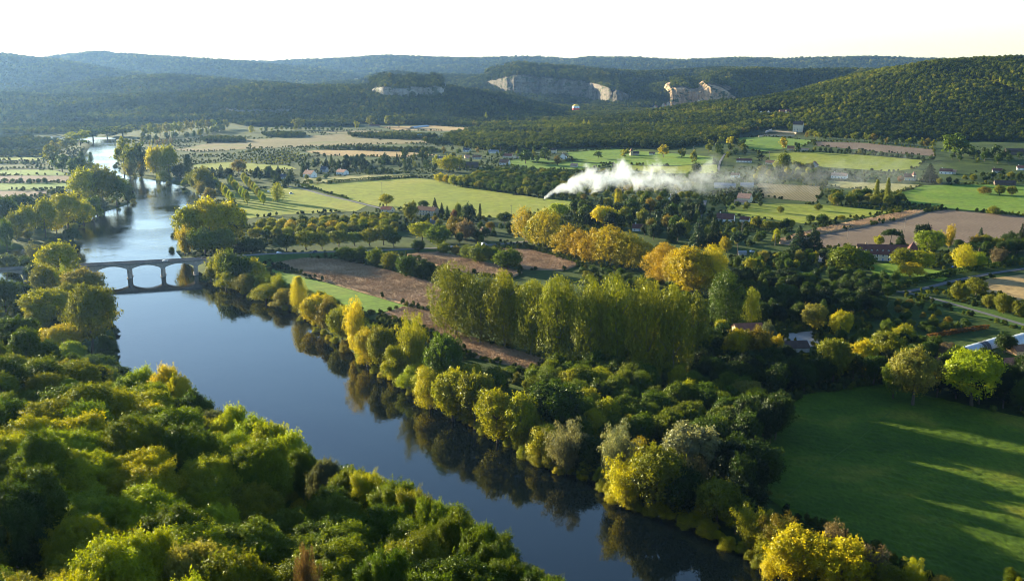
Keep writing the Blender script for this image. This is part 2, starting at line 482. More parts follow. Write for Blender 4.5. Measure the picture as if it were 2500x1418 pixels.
field('meadow', 'wide sunlit yellow-green meadow between lane and walnut wood', 'meadow', [(735, 450), (800, 449), (1010, 434), (1060, 440), (1140, 454), (1320, 484), (1400, 492), (1440, 500), (1420, 512), (1330, 516), (1240, 534), (1120, 526), (960, 512), (905, 500), (790, 470)])
field('meadow', 'pale dry meadow strip along the dark hedge', 'pale', [(700, 437), (830, 430), (1000, 424), (1008, 431), (800, 445), (730, 448)])
field('meadow', 'grass between the river poplar rows and the lane', 'meadow', [(555, 468), (640, 462), (722, 455), (785, 474), (895, 503), (870, 516), (700, 524), (604, 534), (575, 500)])
field('grass_field', 'green strip between riverside trees and brown maize', 'green', [(640, 652), (800, 692), (1000, 750), (900, 768), (800, 742), (700, 704)], 8)
field('wheat_stubble', 'long tan stubble strip behind the dark pine clump', 'tan', [(740, 370), (800, 366), (990, 371), (1070, 378), (985, 384), (800, 380)])
field('harvested_field', 'broad brown-green harvested field beside the river bend', 'greyfield', [(425, 366), (540, 345), (700, 335), (830, 328), (1010, 337), (1085, 349), (900, 353), (760, 358), (600, 364), (480, 372)])
field('harvested_field', 'thin harvested strip behind the blue barn', 'tan', [(930, 310), (1060, 307), (1180, 314), (1130, 320), (960, 318)])
field('harvested_field', 'far brown strip before the dark woods', 'greyfield', [(740, 324), (880, 319), (1000, 322), (1000, 328), (830, 327)])
field('harvested_field', 'thin brown field in front of the knoll', 'tan', [(1240, 323), (1370, 327), (1400, 336), (1300, 334), (1120, 330)])
field('meadow', 'sunlit meadow strip behind the young orchard by the bend', 'meadow', [(470, 402), (560, 396), (705, 405), (725, 413), (600, 420), (480, 414)])
field('meadow', 'sloping green meadow beside the towered cottage', 'green', [(1385, 372), (1500, 364), (1600, 372), (1740, 384), (1745, 400), (1640, 405), (1520, 402), (1400, 394)])
field('meadow', 'olive field above the smoke plume', 'meadow', [(1520, 404), (1640, 407), (1750, 402), (1752, 424), (1620, 424), (1530, 414)])
field('meadow', 'bright garden meadow below the hamlet houses', 'green', [(1228, 395), (1300, 383), (1370, 394), (1500, 402), (1440, 412), (1330, 416), (1240, 405)])
field('meadow', 'sunlit meadow below the chateau terrace', 'green', [(1800, 337), (1870, 334), (1990, 344), (1960, 358), (1850, 372), (1800, 352)])
field('ploughed_field', 'brown field at the foot of the oak hill', 'plough', [(1985, 346), (2100, 349), (2280, 366), (2282, 382), (2150, 372), (1990, 356)])
field('meadow', 'long olive meadow below the brown field', 'meadow', [(1850, 376), (1990, 371), (2120, 380), (2258, 392), (2240, 410), (2180, 420), (2010, 408), (1880, 394)])
field('vineyard', 'vineyard of dark rows under the drifting smoke', 'vine', [(1845, 447), (2010, 455), (1992, 494), (1862, 482)], 8)
field('meadow', 'pale mown field left of the bright green field', 'pale', [(2020, 441), (2250, 452), (2185, 472), (2100, 462), (2015, 456)])
field('grass_field', 'bright green field below the white houses', 'green', [(2258, 453), (2420, 450), (2620, 460), (2620, 532), (2500, 525), (2300, 508), (2215, 500), (2192, 472)])
field('meadow', 'grass strip below the pink roofed farm', 'meadow', [(1770, 496), (1900, 498), (2010, 500), (2180, 518), (2110, 530), (1960, 546), (1780, 524)])
field('ploughed_field', 'large ploughed field behind the long manor', 'plough', [(1900, 596), (2002, 574), (2240, 524), (2300, 512), (2500, 528), (2640, 536), (2640, 600), (2500, 590), (2300, 598), (2000, 606)])
crop('belt of standing dry maize crossing the ploughed field', 'corn', [(1895, 588), (2000, 559), (2150, 530), (2232, 514), (2262, 517), (2200, 536), (2000, 573), (1905, 596)], 1.9, 2.0, .45)
crop('big field of dry brown maize below the bridge road', 'corn', [(652, 642), (728, 632), (838, 637), (950, 664), (1055, 692), (1085, 712), (1085, 752), (1070, 764), (995, 747), (800, 690)], 1.7, .95, .55)
crop('brown maize between the riverside trees and plane grove', 'corn', [(985, 752), (1075, 770), (1110, 812), (1200, 842), (1330, 880), (1300, 905), (1150, 872), (1060, 815), (930, 772)], 1.7, .8, .55)
crop('brown maize strip behind the first walnut hedge', 'corn', [(990, 624), (1070, 618), (1180, 642), (1275, 668), (1245, 680), (1110, 664)], 1.7, 1.4, .45)
crop('brown maize triangle beside the orange plane trees', 'corn', [(1222, 610), (1290, 612), (1350, 626), (1412, 648), (1375, 662), (1275, 658)], 1.7, 1.4, .45)
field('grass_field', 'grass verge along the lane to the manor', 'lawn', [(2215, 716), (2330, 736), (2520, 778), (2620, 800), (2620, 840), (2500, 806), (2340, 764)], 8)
field('ploughed_field', 'bare brown field beyond the lane trees', 'tan', [(2330, 702), (2420, 680), (2620, 655), (2620, 760), (2500, 737), (2420, 716)], 8)
field('lawn', 'lawn in front of the long manor', 'green', [(2110, 650), (2170, 642), (2330, 668), (2300, 688), (2140, 672)], 8)
for lab, mt, p in [
    ('green grass strip by the young tree row near the water', 'green', [(-300, 416), (130, 415), (178, 428), (-300, 427)]),
    ('brown ploughed strip beside the lone row of round trees', 'plough', [(-300, 429), (180, 430), (184, 444), (-300, 447)]),
    ('lowest green strip on the left bank', 'green', [(-300, 449), (182, 447), (180, 462), (-300, 468)]),
    ('bare brown strip nearest the left bank trees', 'plough', [(-300, 471), (150, 466), (60, 486), (-300, 486)]),
    ('upper pale green strip behind the vine rows', 'meadow', [(-300, 384), (110, 385), (108, 391), (-300, 391)])]:
    field('grass_field' if mt != 'plough' else 'ploughed_field', lab, mt, p)
# the dark meadow in the nearest corner, with tussocks
W = [flat(*p, VZ) for p in [(1830, 1180), (1880, 1030), (1960, 965), (2150, 940), (2400, 1000), (2700, 1060), (2900, 1500), (2500, 1520), (2330, 1450), (2100, 1330), (1930, 1260)]]
m, nt, bs = new_mat('rough_pasture')
a = noise_tex(nt, .03, 4); f = noise_tex(nt, .9, 5, rough=.7, stretch=(rad(40), (1, .4, 1)))
col = ramp(nt, a, [(.35, (.030, .064, .003)), (.55, (.056, .096, .005)), (.7, (.125, .130, .013))])
col = mixc(nt, 1.0, col, ramp(nt, f, [(.25, (.6,) * 3), (.75, (1.4,) * 3)]), 'MULTIPLY')
nt.links.new(col, bs.inputs['Base Color']); bs.inputs['Roughness'].default_value = .95; bs.inputs['Specular IOR Level'].default_value = .1
bump(nt, bs, f, .5, .4)
MAT['pasture'] = m
def tuss(x, y):
    u = x * math.cos(.75) + y * math.sin(.75); v = -x * math.sin(.75) + y * math.cos(.75)
    return .42 * fbm(u / 1.1, v / 2.4, 9, 3) + .10 * np.sin(u * 2 * math.pi / 5.5) * (vnoise(x / 25, y / 25, 4) + .3)
V, Fc = drape(W, .9, .4, tuss)
tag(link('pasture', mesh_np('pasture', V, Fc, [m], smooth_=True)), 'dark green pasture with long tree shadows by the river', None, None, 'structure')
FIELDS.append(W)

ROADS = []
def ribbon(name, label, mat, pts, width, lift=.28, skirt=None):
    """a road along world points (x, y, z or None); skirt = how far its banks spread"""
    ROADS.append([tuple(q[:2]) for q in pts])
    P = []
    for a, b in zip(pts[:-1], pts[1:]):
        n = max(1, int((Vector(b[:2]) - Vector(a[:2])).length / 6))
        for k in range(n): P.append(Vector(a).lerp(Vector(b), k / n))
    P.append(Vector(pts[-1]))
    V = []
    for i, p in enumerate(P):
        t = (P[min(i + 1, len(P) - 1)] - P[max(i - 1, 0)]); t.z = 0; t.normalize()
        s = Vector((t.y, -t.x, 0))
        if skirt:
            drop = p.z - VZ + .4
            row = [p - s * (width / 2 + drop * skirt) - Vector((0, 0, drop)), p - s * width / 2, p + s * width / 2, p + s * (width / 2 + drop * skirt) - Vector((0, 0, drop))]
        else:
            row = [p - s * width / 2 + Vector((0, 0, lift)), p + s * width / 2 + Vector((0, 0, lift))]
        V += row
    k = 4 if skirt else 2
    Fq = [(i * k + j, i * k + j + 1, (i + 1) * k + j + 1, (i + 1) * k + j) for i in range(len(P) - 1) for j in range(k - 1)]
    return tag(link(name, mesh_np(name, [tuple(v) for v in V], Fq, [MAT[mat]])), label, None, None, 'structure')
def road(label, pxs, width, mat='road', name='road'):
    pts = [G(*p) for p in pxs]
    return ribbon(name, label, mat, pts, width, .30)
BRIDGE_END = flat(540, 626.5, 10.6)
RZ = [(540, 626.5, 10.6), (590, 624, 10.2), (646, 620, 8.8), (740, 617, 6.2), (826, 614, 4.6), (950, 610, 3.4), (1072, 605, 2.9), (1208, 597, 2.8), (1300, 588, 2.8)]
RPTS = [(*flat(px, py, z), z) for px, py, z in RZ]
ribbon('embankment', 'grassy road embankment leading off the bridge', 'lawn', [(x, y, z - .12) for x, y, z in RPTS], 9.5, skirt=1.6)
ribbon('road', 'grey asphalt road running from the bridge past the maize', 'road', RPTS, 6.4, .0)
_pp = [flat(*q, VZ) for q in [(1912, 1222), (1960, 1180), (2020, 1128), (2085, 1084), (2130, 1046), (2172, 1008)]]
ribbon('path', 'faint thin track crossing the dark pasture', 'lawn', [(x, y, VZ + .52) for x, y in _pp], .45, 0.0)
road('thin grey lane along the edge of the sunlit meadow', [(700, 456), (740, 462), (800, 479), (860, 492), (905, 503), (950, 514)], 4.5)
road('lane between the dark conifers below the smoke', [(1695, 575), (1706, 540), (1714, 512), (1722, 490)], 4.0)
road('thin lane climbing the olive slope above the smoke', [(1753, 418), (1758, 395), (1770, 376)], 3.0)
road('shaded lane between the manor hedge and the brown field', [(2205, 714), (2260, 704), (2330, 686), (2420, 668), (2560, 648)], 5.0)
road('straight lane running down beside the grass verge', [(2190, 712), (2250, 722), (2330, 744), (2420, 770), (2520, 800), (2640, 836)], 4.0)
field('courtyard', 'pale gravel courtyard behind the dark barn', 'gravel', [(1905, 816), (1990, 808), (2000, 842), (1960, 852)], 8)
field('forecourt', 'grey gravel forecourt beside the long manor', 'gravel', [(1985, 614), (2018, 613), (2016, 640), (1985, 640)], 8)

# ------------------------------------------------------------------ foliage
def leaf_mat(name, per_object=True, greens=None, trans=.38, gloss=.02):
    m = bpy.data.materials.new(name); m.use_nodes = True
    nt = m.node_tree; nt.nodes.clear()
    out = N(nt, 'ShaderNodeOutputMaterial')
    oi = N(nt, 'ShaderNodeObjectInfo')
    at_ = N(nt, 'ShaderNodeAttribute', attribute_name='tint')
    if per_object: base = oi.outputs['Color']
    else:
        base = ramp(nt, oi.outputs['Random'], greens)
        ge = N(nt, 'ShaderNodeNewGeometry'); nz = N(nt, 'ShaderNodeTexNoise', i_Scale=.006, i_Detail=4, i_Roughness=.6)
        nt.links.new(ge.outputs['Position'], nz.inputs['Vector'])      # leaf tint varies darker and brighter in broad patches
        base = mixc(nt, 1.0, base, ramp(nt, nz.outputs['Fac'], [(.36, (.40, .48, .58)), (.52, (.90, .90, .85)), (.66, (1.7, 1.5, .95))]), 'MULTIPLY')
    warm = mixc(nt, 1.0, base, (1.40, 1.28, .78), 'MULTIPLY')
    cool = mixc(nt, 1.0, base, (.62, .74, .85), 'MULTIPLY')
    c = mixc(nt, at_.outputs['Fac'], cool, warm)
    d = N(nt, 'ShaderNodeBsdfDiffuse'); nt.links.new(c, d.inputs['Color'])
    t = N(nt, 'ShaderNodeBsdfTranslucent'); nt.links.new(mixc(nt, 1.0, c, (1.25, 1.15, .6), 'MULTIPLY'), t.inputs['Color'])
    mx = N(nt, 'ShaderNodeMixShader'); mx.inputs[0].default_value = trans
    nt.links.new(d.outputs[0], mx.inputs[1]); nt.links.new(t.outputs[0], mx.inputs[2])
    last = mx
    if gloss:
        g = N(nt, 'ShaderNodeBsdfGlossy'); g.inputs['Roughness'].default_value = .42; g.inputs['Color'].default_value = (.9, .95, .8, 1)
        lw = N(nt, 'ShaderNodeLayerWeight', i_Blend=.25)
        k = N(nt, 'ShaderNodeMath', operation='MULTIPLY'); k.inputs[1].default_value = gloss
        nt.links.new(lw.outputs['Fresnel'], k.inputs[0])
        m2 = N(nt, 'ShaderNodeMixShader')
        nt.links.new(k.outputs[0], m2.inputs[0]); nt.links.new(mx.outputs[0], m2.inputs[1]); nt.links.new(g.outputs[0], m2.inputs[2])
        last = m2
    nt.links.new(last.outputs[0], out.inputs['Surface'])
    return m
LEAF = leaf_mat('leaves')
LEAF_FAR = leaf_mat('forest_leaves', False, [(.0, (.026, .042, .011)), (.35, (.046, .070, .015)), (.62, (.072, .098, .018)), (.82, (.105, .120, .020)), (.93, (.036, .052, .014)), (1.0, (.15, .14, .022))], .25, 0)
LEAF_HILL = leaf_mat('oak_leaves', False, [(.0, (.036, .054, .011)), (.3, (.058, .084, .014)), (.65, (.088, .116, .016)), (.88, (.125, .145, .018)), (.96, (.048, .066, .013)), (1.0, (.19, .18, .02))], .3, 0)
BARK = plain('bark', (.085, .065, .048), .9, .4, 2.0)
PALE_BARK = plain('pale_bark', (.20, .17, .13), .9, .4, 2.0)

def puffs(shape, rng):
    """centres, radii and stretch of the leaf masses that make up one crown; the crown stands in z 0..1, its width is about 1"""
    C = []
    def lobes(n, ulo, R, zc, up, dn, spread, r0, r1, core):
        for _ in range(n):
            u = rng.uniform(ulo, 1); th = rng.uniform(0, 2 * math.pi); s = math.sqrt(max(0, 1 - u * u)); k = rng.uniform(.55, 1.10)
            cx, cy_, cz = R * s * math.cos(th) * k, R * s * math.sin(th) * k, zc + (up if u > 0 else dn) * u * k
            for _ in range(6):
                d = rng.normal(0, spread, 3); C.append((cx + d[0], cy_ + d[1], cz + d[2] * .8 + .01, rng.uniform(r0, r1), .85))
        for _ in range(core): C.append((rng.normal(0, .12), rng.normal(0, .12), zc + rng.normal(0, .09), .16, 1))
    if shape == 'broad': lobes(17, -.8, .33, .55, .33, .36, .075, .045, .10, 7)
    elif shape == 'round': lobes(16, -.95, .31, .48, .38, .34, .07, .05, .105, 7)
    elif shape == 'plane':                       # upright leafy columns round the stem, each a string of clumps
        for _ in range(8):
            th = rng.uniform(0, 2 * math.pi); rr = rng.uniform(.12, .34); top = rng.uniform(.74, .96); bot = rng.uniform(.08, .34)
            for z in np.arange(bot, top, rng.uniform(.075, .11)):
                w = math.sin(math.pi * min(1, (z - bot) / (top - bot) * .75 + .2)) ** .5; o = rng.normal(0, .055, 2)
                for _ in range(4):
                    d = rng.normal(0, .032, 3); C.append((rr * math.cos(th) * (.8 + .35 * w) + o[0] + d[0] * 1.5, rr * math.sin(th) * (.8 + .35 * w) + o[1] + d[1] * 1.5, z + d[2] * .7, rng.uniform(.055, .10) * (.6 + .5 * w), 4.0))
        for _ in range(8): C.append((rng.normal(0, .08), rng.normal(0, .08), rng.uniform(.2, .85), .12, 1.2))
    elif shape == 'poplar':
        for z in np.arange(.06, .97, .03):
            w = (min(1, z / .22) ** .6) * (min(1, (1 - z) / .5) ** .75)
            for _ in range(2):
                th = rng.uniform(0, 2 * math.pi)
                C.append((.26 * w * math.cos(th), .26 * w * math.sin(th), z, .09 + .15 * w, .5))
    elif shape == 'conifer':
        for z in np.arange(.10, .99, .035):
            w = (1 - z) ** .8
            n = int(3 + 8 * w)
            for k in range(n):
                th = 2 * math.pi * k / n + rng.uniform(0, 1.2); rr = rng.uniform(.25, .46) * w
                C.append((rr * math.cos(th), rr * math.sin(th), z - .05 * w, .045 + .10 * w, .32))
    elif shape == 'umbrella':
        for _ in range(40):
            th = rng.uniform(0, 2 * math.pi); rr = .40 * math.sqrt(rng.uniform(0, 1))
            C.append((rr * math.cos(th), rr * math.sin(th), .80 - .9 * rr * rr + rng.uniform(-.14, .05), rng.uniform(.10, .16), .75))
    elif shape == 'bush':
        for _ in range(34):
            u = rng.uniform(-.2, 1); th = rng.uniform(0, 2 * math.pi); s = math.sqrt(max(0, 1 - u * u)); k = rng.uniform(.6, 1)
            C.append((.36 * s * math.cos(th) * k, .36 * s * math.sin(th) * k, .22 + .60 * max(u, -.1) * k, rng.uniform(.12, .2), 1.0))
    elif shape == 'feather':                      # many upright sprays from the base, as willows and young ashes
        for _ in range(17):
            th = rng.uniform(0, 2 * math.pi); lean = rng.uniform(.08, .42); top = rng.uniform(.62, 1.0) - .35 * lean
            for t in np.arange(.18, 1.0, .10):
                C.append((lean * math.cos(th) * t ** 1.2 + rng.normal(0, .03), lean * math.sin(th) * t ** 1.2 + rng.normal(0, .03), top * t + .02, .055 + .075 * math.sin(math.pi * min(1, t * .85 + .1)), 1.35))
    elif shape == 'far':
        for _ in range(9):
            th = rng.uniform(0, 2 * math.pi); rr = rng.uniform(0, .3)
            C.append((rr * math.cos(th), rr * math.sin(th), rng.uniform(.35, .8) - rr * .3, rng.uniform(.2, .3), .9))
    return np.array(C)
def crown_arrays(shape, ncards, size, rng, squash=1.0):
    """leaf cards on and in the puffs; size = card length as a share of the tree height"""
    C = puffs(shape, rng)
    w = C[:, 3] ** 2 * np.where(C[:, 3] > .15, .35, 1); w /= w.sum()
    k = rng.choice(len(C), ncards, p=w)
    d = rng.normal(size=(ncards, 3)); d /= np.linalg.norm(d, axis=1)[:, None]
    d[:, 2] = np.where(d[:, 2] < -.3, -d[:, 2], d[:, 2])
    r = C[k, 3] * np.where(rng.random(ncards) < .82, rng.uniform(.68, 1.24, ncards), rng.uniform(.2, .8, ncards))
    zz = C[k, 4]
    P = C[k, :3] + d * r[:, None] * np.stack([np.ones(ncards), np.ones(ncards), np.where(shape in ('plane', 'poplar', 'feather'), 1 / np.sqrt(zz), zz)], -1)
    P[:, 2] = np.clip(P[:, 2], .02, 1.04)
    nrm = d + rng.normal(0, .40, (ncards, 3)); nrm[:, 2] += .12
    nrm /= np.linalg.norm(nrm, axis=1)[:, None]
    a = rng.normal(size=(ncards, 3))
    if shape == 'conifer': a = np.stack([d[:, 0], d[:, 1], -np.abs(d[:, 2]) * .3 - .25], -1) + rng.normal(0, .3, (ncards, 3))
    if shape == 'feather': a = np.stack([d[:, 0] * .4, d[:, 1] * .4, np.ones(ncards)], -1) + rng.normal(0, .35, (ncards, 3))
    a -= (a * nrm).sum(1)[:, None] * nrm; a /= np.linalg.norm(a, axis=1)[:, None] + 1e-9
    b = np.cross(nrm, a)
    L = size * rng.uniform(.65, 1.3, ncards)[:, None]
    Wd = L * (.34 if shape in ('conifer', 'feather') else .58)
    bend = nrm * L * rng.uniform(-.18, .18, ncards)[:, None]
    V = np.empty((ncards, 4, 3))
    V[:, 0] = P - a * L / 2; V[:, 1] = P + b * Wd / 2 + bend; V[:, 2] = P + a * L / 2; V[:, 3] = P - b * Wd / 2 + bend
    tp = np.clip(rng.normal(.45, .22, len(C)), 0, 1)
    tint = np.clip(tp[k] * .75 + rng.uniform(0, .45, ncards) - .05, 0, 1)
    return V.reshape(-1, 3), np.arange(ncards * 4).reshape(-1, 4), np.repeat(tint, 4)
def sprays(P, out, size, rng, tint, per=5, rough=.55):
    """leaf sprays: each twig carries a few leaves that share its tilt"""
    nt = len(P)
    so = out + rng.normal(0, rough, (nt, 3)); so[:, 2] += .12; so /= np.linalg.norm(so, axis=1)[:, None] + 1e-9
    tw = out * .8 + rng.normal(0, .6, (nt, 3)); tw[:, 2] += .25; tw /= np.linalg.norm(tw, axis=1)[:, None] + 1e-9
    n = nt * per; sz = np.repeat(size * rng.uniform(.7, 1.35, nt), per)[:, None]
    pos = np.repeat(P, per, 0) + np.repeat(tw, per, 0) * (np.tile(np.linspace(-.5, 1.2, per), nt)[:, None] * sz) + rng.normal(0, 1, (n, 3)) * sz * .38
    nrm = np.repeat(so, per, 0) + rng.normal(0, .30, (n, 3)); nrm /= np.linalg.norm(nrm, axis=1)[:, None] + 1e-9
    a = np.repeat(tw, per, 0) + rng.normal(0, .5, (n, 3)); a -= (a * nrm).sum(1)[:, None] * nrm; a /= np.linalg.norm(a, axis=1)[:, None] + 1e-9
    c = np.cross(nrm, a); L = sz * rng.uniform(.7, 1.3, n)[:, None]; bend = nrm * L * rng.uniform(-.2, .2, n)[:, None]
    V = np.empty((n, 4, 3)); V[:, 0] = pos - a * L / 2; V[:, 1] = pos + c * L * .29 + bend; V[:, 2] = pos + a * L / 2; V[:, 3] = pos - c * L * .29 + bend
    V[:, :, 2] = np.clip(V[:, :, 2], .02, 1.1)
    t = np.clip(np.repeat(tint * .65 + rng.uniform(0, .35, nt), per) + rng.uniform(0, .12, n), 0, 1)
    return V.reshape(-1, 3), np.arange(n * 4).reshape(-1, 4), np.repeat(t, 4)
def wob(X, rng, freq, n=9):
    """a smooth random function of position, about -1..1"""
    sk = rng.normal(0, freq, (n, 3)); return np.sin(X @ sk.T + rng.uniform(0, 6.28, n)).sum(1) / math.sqrt(n / 2) / 1.6
def dome_arrays(ncards, size, rng, zc=.55, up=.42, dn=.44, R=.47):
    """a broadleaf crown: an uneven surface of many boughs with gaps between, its leaves set in sprays"""
    nl = rng.integers(16, 26)
    ld = rng.normal(size=(nl, 3)); ld[:, 2] = np.abs(ld[:, 2]) * .9 - .25; ld /= np.linalg.norm(ld, axis=1)[:, None]
    lr = rng.uniform(.06, .34, nl); lw = rng.uniform(.22, .46, nl); lt = np.clip(rng.normal(.45, .22, nl), 0, 1)
    nt = int(ncards / 5 * 1.25)
    d = rng.normal(size=(nt, 3)); d /= np.linalg.norm(d, axis=1)[:, None]
    low = d[:, 2] < -.15; d[low & (rng.random(nt) < .55), 2] *= -1
    ang = np.arccos(np.clip(d @ ld.T, -1, 1)); b = lr[None] * np.exp(-(ang / lw[None]) ** 2); k = b.argmax(1)
    f1, f2 = wob(d, rng, 6.0), wob(d, rng, 13.0)
    r = .70 + b.max(1) + .07 * f1 + .06 * f2
    lay = rng.random(nt); r = r * np.where(lay < .66, rng.uniform(.90, 1.06, nt), np.where(lay < .86, rng.uniform(.62, .90, nt), rng.uniform(1.06, 1.20, nt)))
    keep = (wob(d, rng, 9.0) > -.55) | (r < .68)
    d, r, k, f2 = d[keep], r[keep], k[keep], f2[keep]
    out = d * .9 + (d - ld[k]) * .9; out /= np.linalg.norm(out, axis=1)[:, None] + 1e-9
    P = d * r[:, None]; P = np.stack([P[:, 0] * R, P[:, 1] * R, zc + P[:, 2] * np.where(P[:, 2] > 0, up, dn)], -1)
    return sprays(P, out, size, rng, np.clip(lt[k] + .2 * f2, 0, 1))
def column_arrays(ncards, size, rng):
    """a tall plane tree: six or seven leafy columns side by side, each a chain of swelling clumps down to near the ground"""
    nc = rng.integers(5, 7); th0 = rng.uniform(0, 6.28)
    Pl, Ol, Tl = [], [], []
    for c in range(nc):
        th = th0 + 2 * math.pi * c / (nc - 1) + rng.uniform(-.3, .3); rr = 0.02 if c == nc - 1 else rng.uniform(.20, .31)
        top = 1.0 if c == nc - 1 else rng.uniform(.72, .97); bot = rng.uniform(.03, .22); rc = rng.uniform(.17, .24)
        n = int(ncards / 5 / nc)
        z = bot + (top - bot) * rng.random(n) ** .9; a = rng.uniform(0, 6.28, n); u = (z - bot) / (top - bot)
        prof = np.minimum(1, (1 - u) / .16) ** .5 * (.72 + .28 * np.minimum(1, u / .2))
        dirs = np.stack([np.cos(a) * 1.3, np.sin(a) * 1.3, z * 10], -1)
        bump = .34 * wob(dirs, rng, 1.0) + .18 * wob(dirs * 2.2, rng, 1.0)
        lay = rng.random(n); r = rc * prof * (1 + bump) * np.where(lay < .75, rng.uniform(.9, 1.06, n), rng.uniform(.5, .95, n))
        sway = .05 * np.sin(z * 9 + c * 2)
        rin = rr * (.75 + .25 * np.sin(np.pi * np.clip(u * .8 + .2, 0, 1)))
        Pl.append(np.stack([rin * math.cos(th) + sway + r * np.cos(a), rin * math.sin(th) + sway + r * np.sin(a), z + .02 * rng.normal(size=n)], -1))
        o = np.stack([np.cos(a), np.sin(a), .25 + .9 * np.maximum(0, u - .82) / .18 + .8 * bump], -1); Ol.append(o / np.linalg.norm(o, axis=1)[:, None])
        Tl.append(np.clip(.45 + .6 * bump + rng.normal(0, .05), 0, 1))
    return sprays(np.concatenate(Pl), np.concatenate(Ol), size, rng, np.concatenate(Tl), 5, .38)
def tube(p, q, r0, r1, n=6):
    p = np.array(p, float); q = np.array(q, float); d = q - p; d /= np.linalg.norm(d)
    a = np.cross(d, [0, 0, 1.0]) if abs(d[2]) < .95 else np.array([1.0, 0, 0]); a /= np.linalg.norm(a); b = np.cross(d, a)
    th = np.arange(n) * 2 * math.pi / n
    ring = np.cos(th)[:, None] * a + np.sin(th)[:, None] * b
    return np.concatenate([p + ring * r0, q + ring * r1]), np.array([(i, (i + 1) % n, n + (i + 1) % n, n + i) for i in range(n)])
def trunk_arrays(shape, rng, n=6, limbs=6):
    hi = {'broad': .62, 'round': .6, 'plane': .8, 'poplar': .85, 'conifer': .95, 'umbrella': .76, 'bush': .35, 'feather': .55, 'far': .5}[shape]
    r0 = {'plane': .020, 'poplar': .016, 'conifer': .018, 'umbrella': .02, 'bush': .025}.get(shape, .024)
    Vs, Fs, o = [], [], 0
    def add(p, q, a, b):
        nonlocal o
        v, f = tube(p, q, a, b, n); Vs.append(v); Fs.append(f + o); o += len(v)
    pts = [(0, 0, -.03)] + [(rng.normal(0, .012), rng.normal(0, .012), hi * t) for t in (.35, .7, 1.0)]
    rs = [r0 * 1.35, r0, r0 * .72, r0 * .3]
    for i in range(3): add(pts[i], pts[i + 1], rs[i], rs[i + 1])
    if shape not in ('conifer', 'poplar'):
        for _ in range(limbs):
            i = rng.integers(1, 3); p = pts[i]; th = rng.uniform(0, 2 * math.pi); k = rng.uniform(.18, .34)
            q1 = (p[0] + k * .5 * math.cos(th), p[1] + k * .5 * math.sin(th), p[2] + rng.uniform(.07, .14)); q2 = (p[0] + k * math.cos(th), p[1] + k * math.sin(th), q1[2] + rng.uniform(.06, .16))
            add(p, q1, r0 * .45, r0 * .3); add(q1, q2, r0 * .3, r0 * .1)
    return np.concatenate(Vs), np.concatenate(Fs)
def with_tint(me, tint):
    a = me.attributes.new('tint', 'FLOAT', 'POINT'); a.data.foreach_set('value', np.asarray(tint, np.float32)); return me
PROTO = {}
def proto(shape, lod, variant):
    """shared meshes: (trunk, crown), or (None, whole tree) for far trees"""
    key = (shape, lod, variant)
    if key in PROTO: return PROTO[key]
    rng = np.random.default_rng(abs(hash(shape)) % 1 + sum(map(ord, shape)) * 31 + lod * 7 + variant * 1013)
    nc, size = {0: (64000, .021), 1: (13000, .034), 2: (4200, .056), 3: (1300, .095)}[lod]
    if shape == 'plane': nc, size = int(nc * 1.6), size * .62
    if shape == 'feather': size *= 1.15
    if shape == 'conifer': size *= 1.3
    if shape == 'plane' and lod <= 2: V, Fc, t = column_arrays(nc, size, rng)
    elif shape in ('broad', 'round') and lod <= 2: V, Fc, t = dome_arrays(nc, size, rng, *((.56, .42, .42, .47) if shape == 'broad' else (.48, .50, .42, .45)))
    else: V, Fc, t = crown_arrays(shape, nc, size, rng)
    tv, tf = trunk_arrays(shape, rng, 7 if lod < 2 else 4, 7 if lod < 2 else 3)
    if lod <= 1:
        r = (mesh_np('trunk', tv, tf, [PALE_BARK if shape == 'plane' else BARK], smooth_=True), with_tint(mesh_np('crown', V, Fc, [LEAF]), t))
    else:
        mi = np.concatenate([np.zeros(len(Fc), int), np.ones(len(tf), int)])
        r = (None, with_tint(mesh_np('tree', np.concatenate([V, tv]), np.concatenate([Fc, tf + len(V)]), [LEAF, BARK], mi), np.concatenate([t, np.zeros(len(tv))])))
    PROTO[key] = r
    return r
NVAR = {'broad': 5, 'round': 4, 'plane': 5, 'poplar': 3, 'conifer': 4, 'umbrella': 2, 'bush': 4, 'feather': 4}
COLR = {'olive-gold': (0.172, 0.190, 0.010), 'dark olive-gold': (0.120, 0.138, 0.010), 'dark green': (0.026, 0.050, 0.008), 'deep green': (0.042, 0.074, 0.008), 'green': (0.064, 0.104, 0.008), 'mid green': (0.095, 0.132, 0.009), 'fresh green': (0.128, 0.180, 0.009),
        'yellow-green': (0.225, 0.240, 0.009), 'olive': (0.135, 0.150, 0.011), 'pale olive': (0.190, 0.180, 0.036), 'yellow': (0.360, 0.325, 0.010), 'bright yellow': (0.460, 0.395, 0.012), 'golden': (0.300, 0.245, 0.010),
        'orange-gold': (0.290, 0.205, 0.010), 'bronze': (0.165, 0.135, 0.016), 'rusty': (.14, .072, .028), 'silver-green': (.17, .18, .105), 'grey-green': (.095, .115, .062), 'blue-green': (.022, .046, .026), 'black-green': (.014, .027, .010),
        'lime': (0.220, 0.275, 0.010), 'brown': (.12, .072, .035), 'grey-brown': (.14, .11, .075), 'red': (.20, .045, .02)}
TREES = []
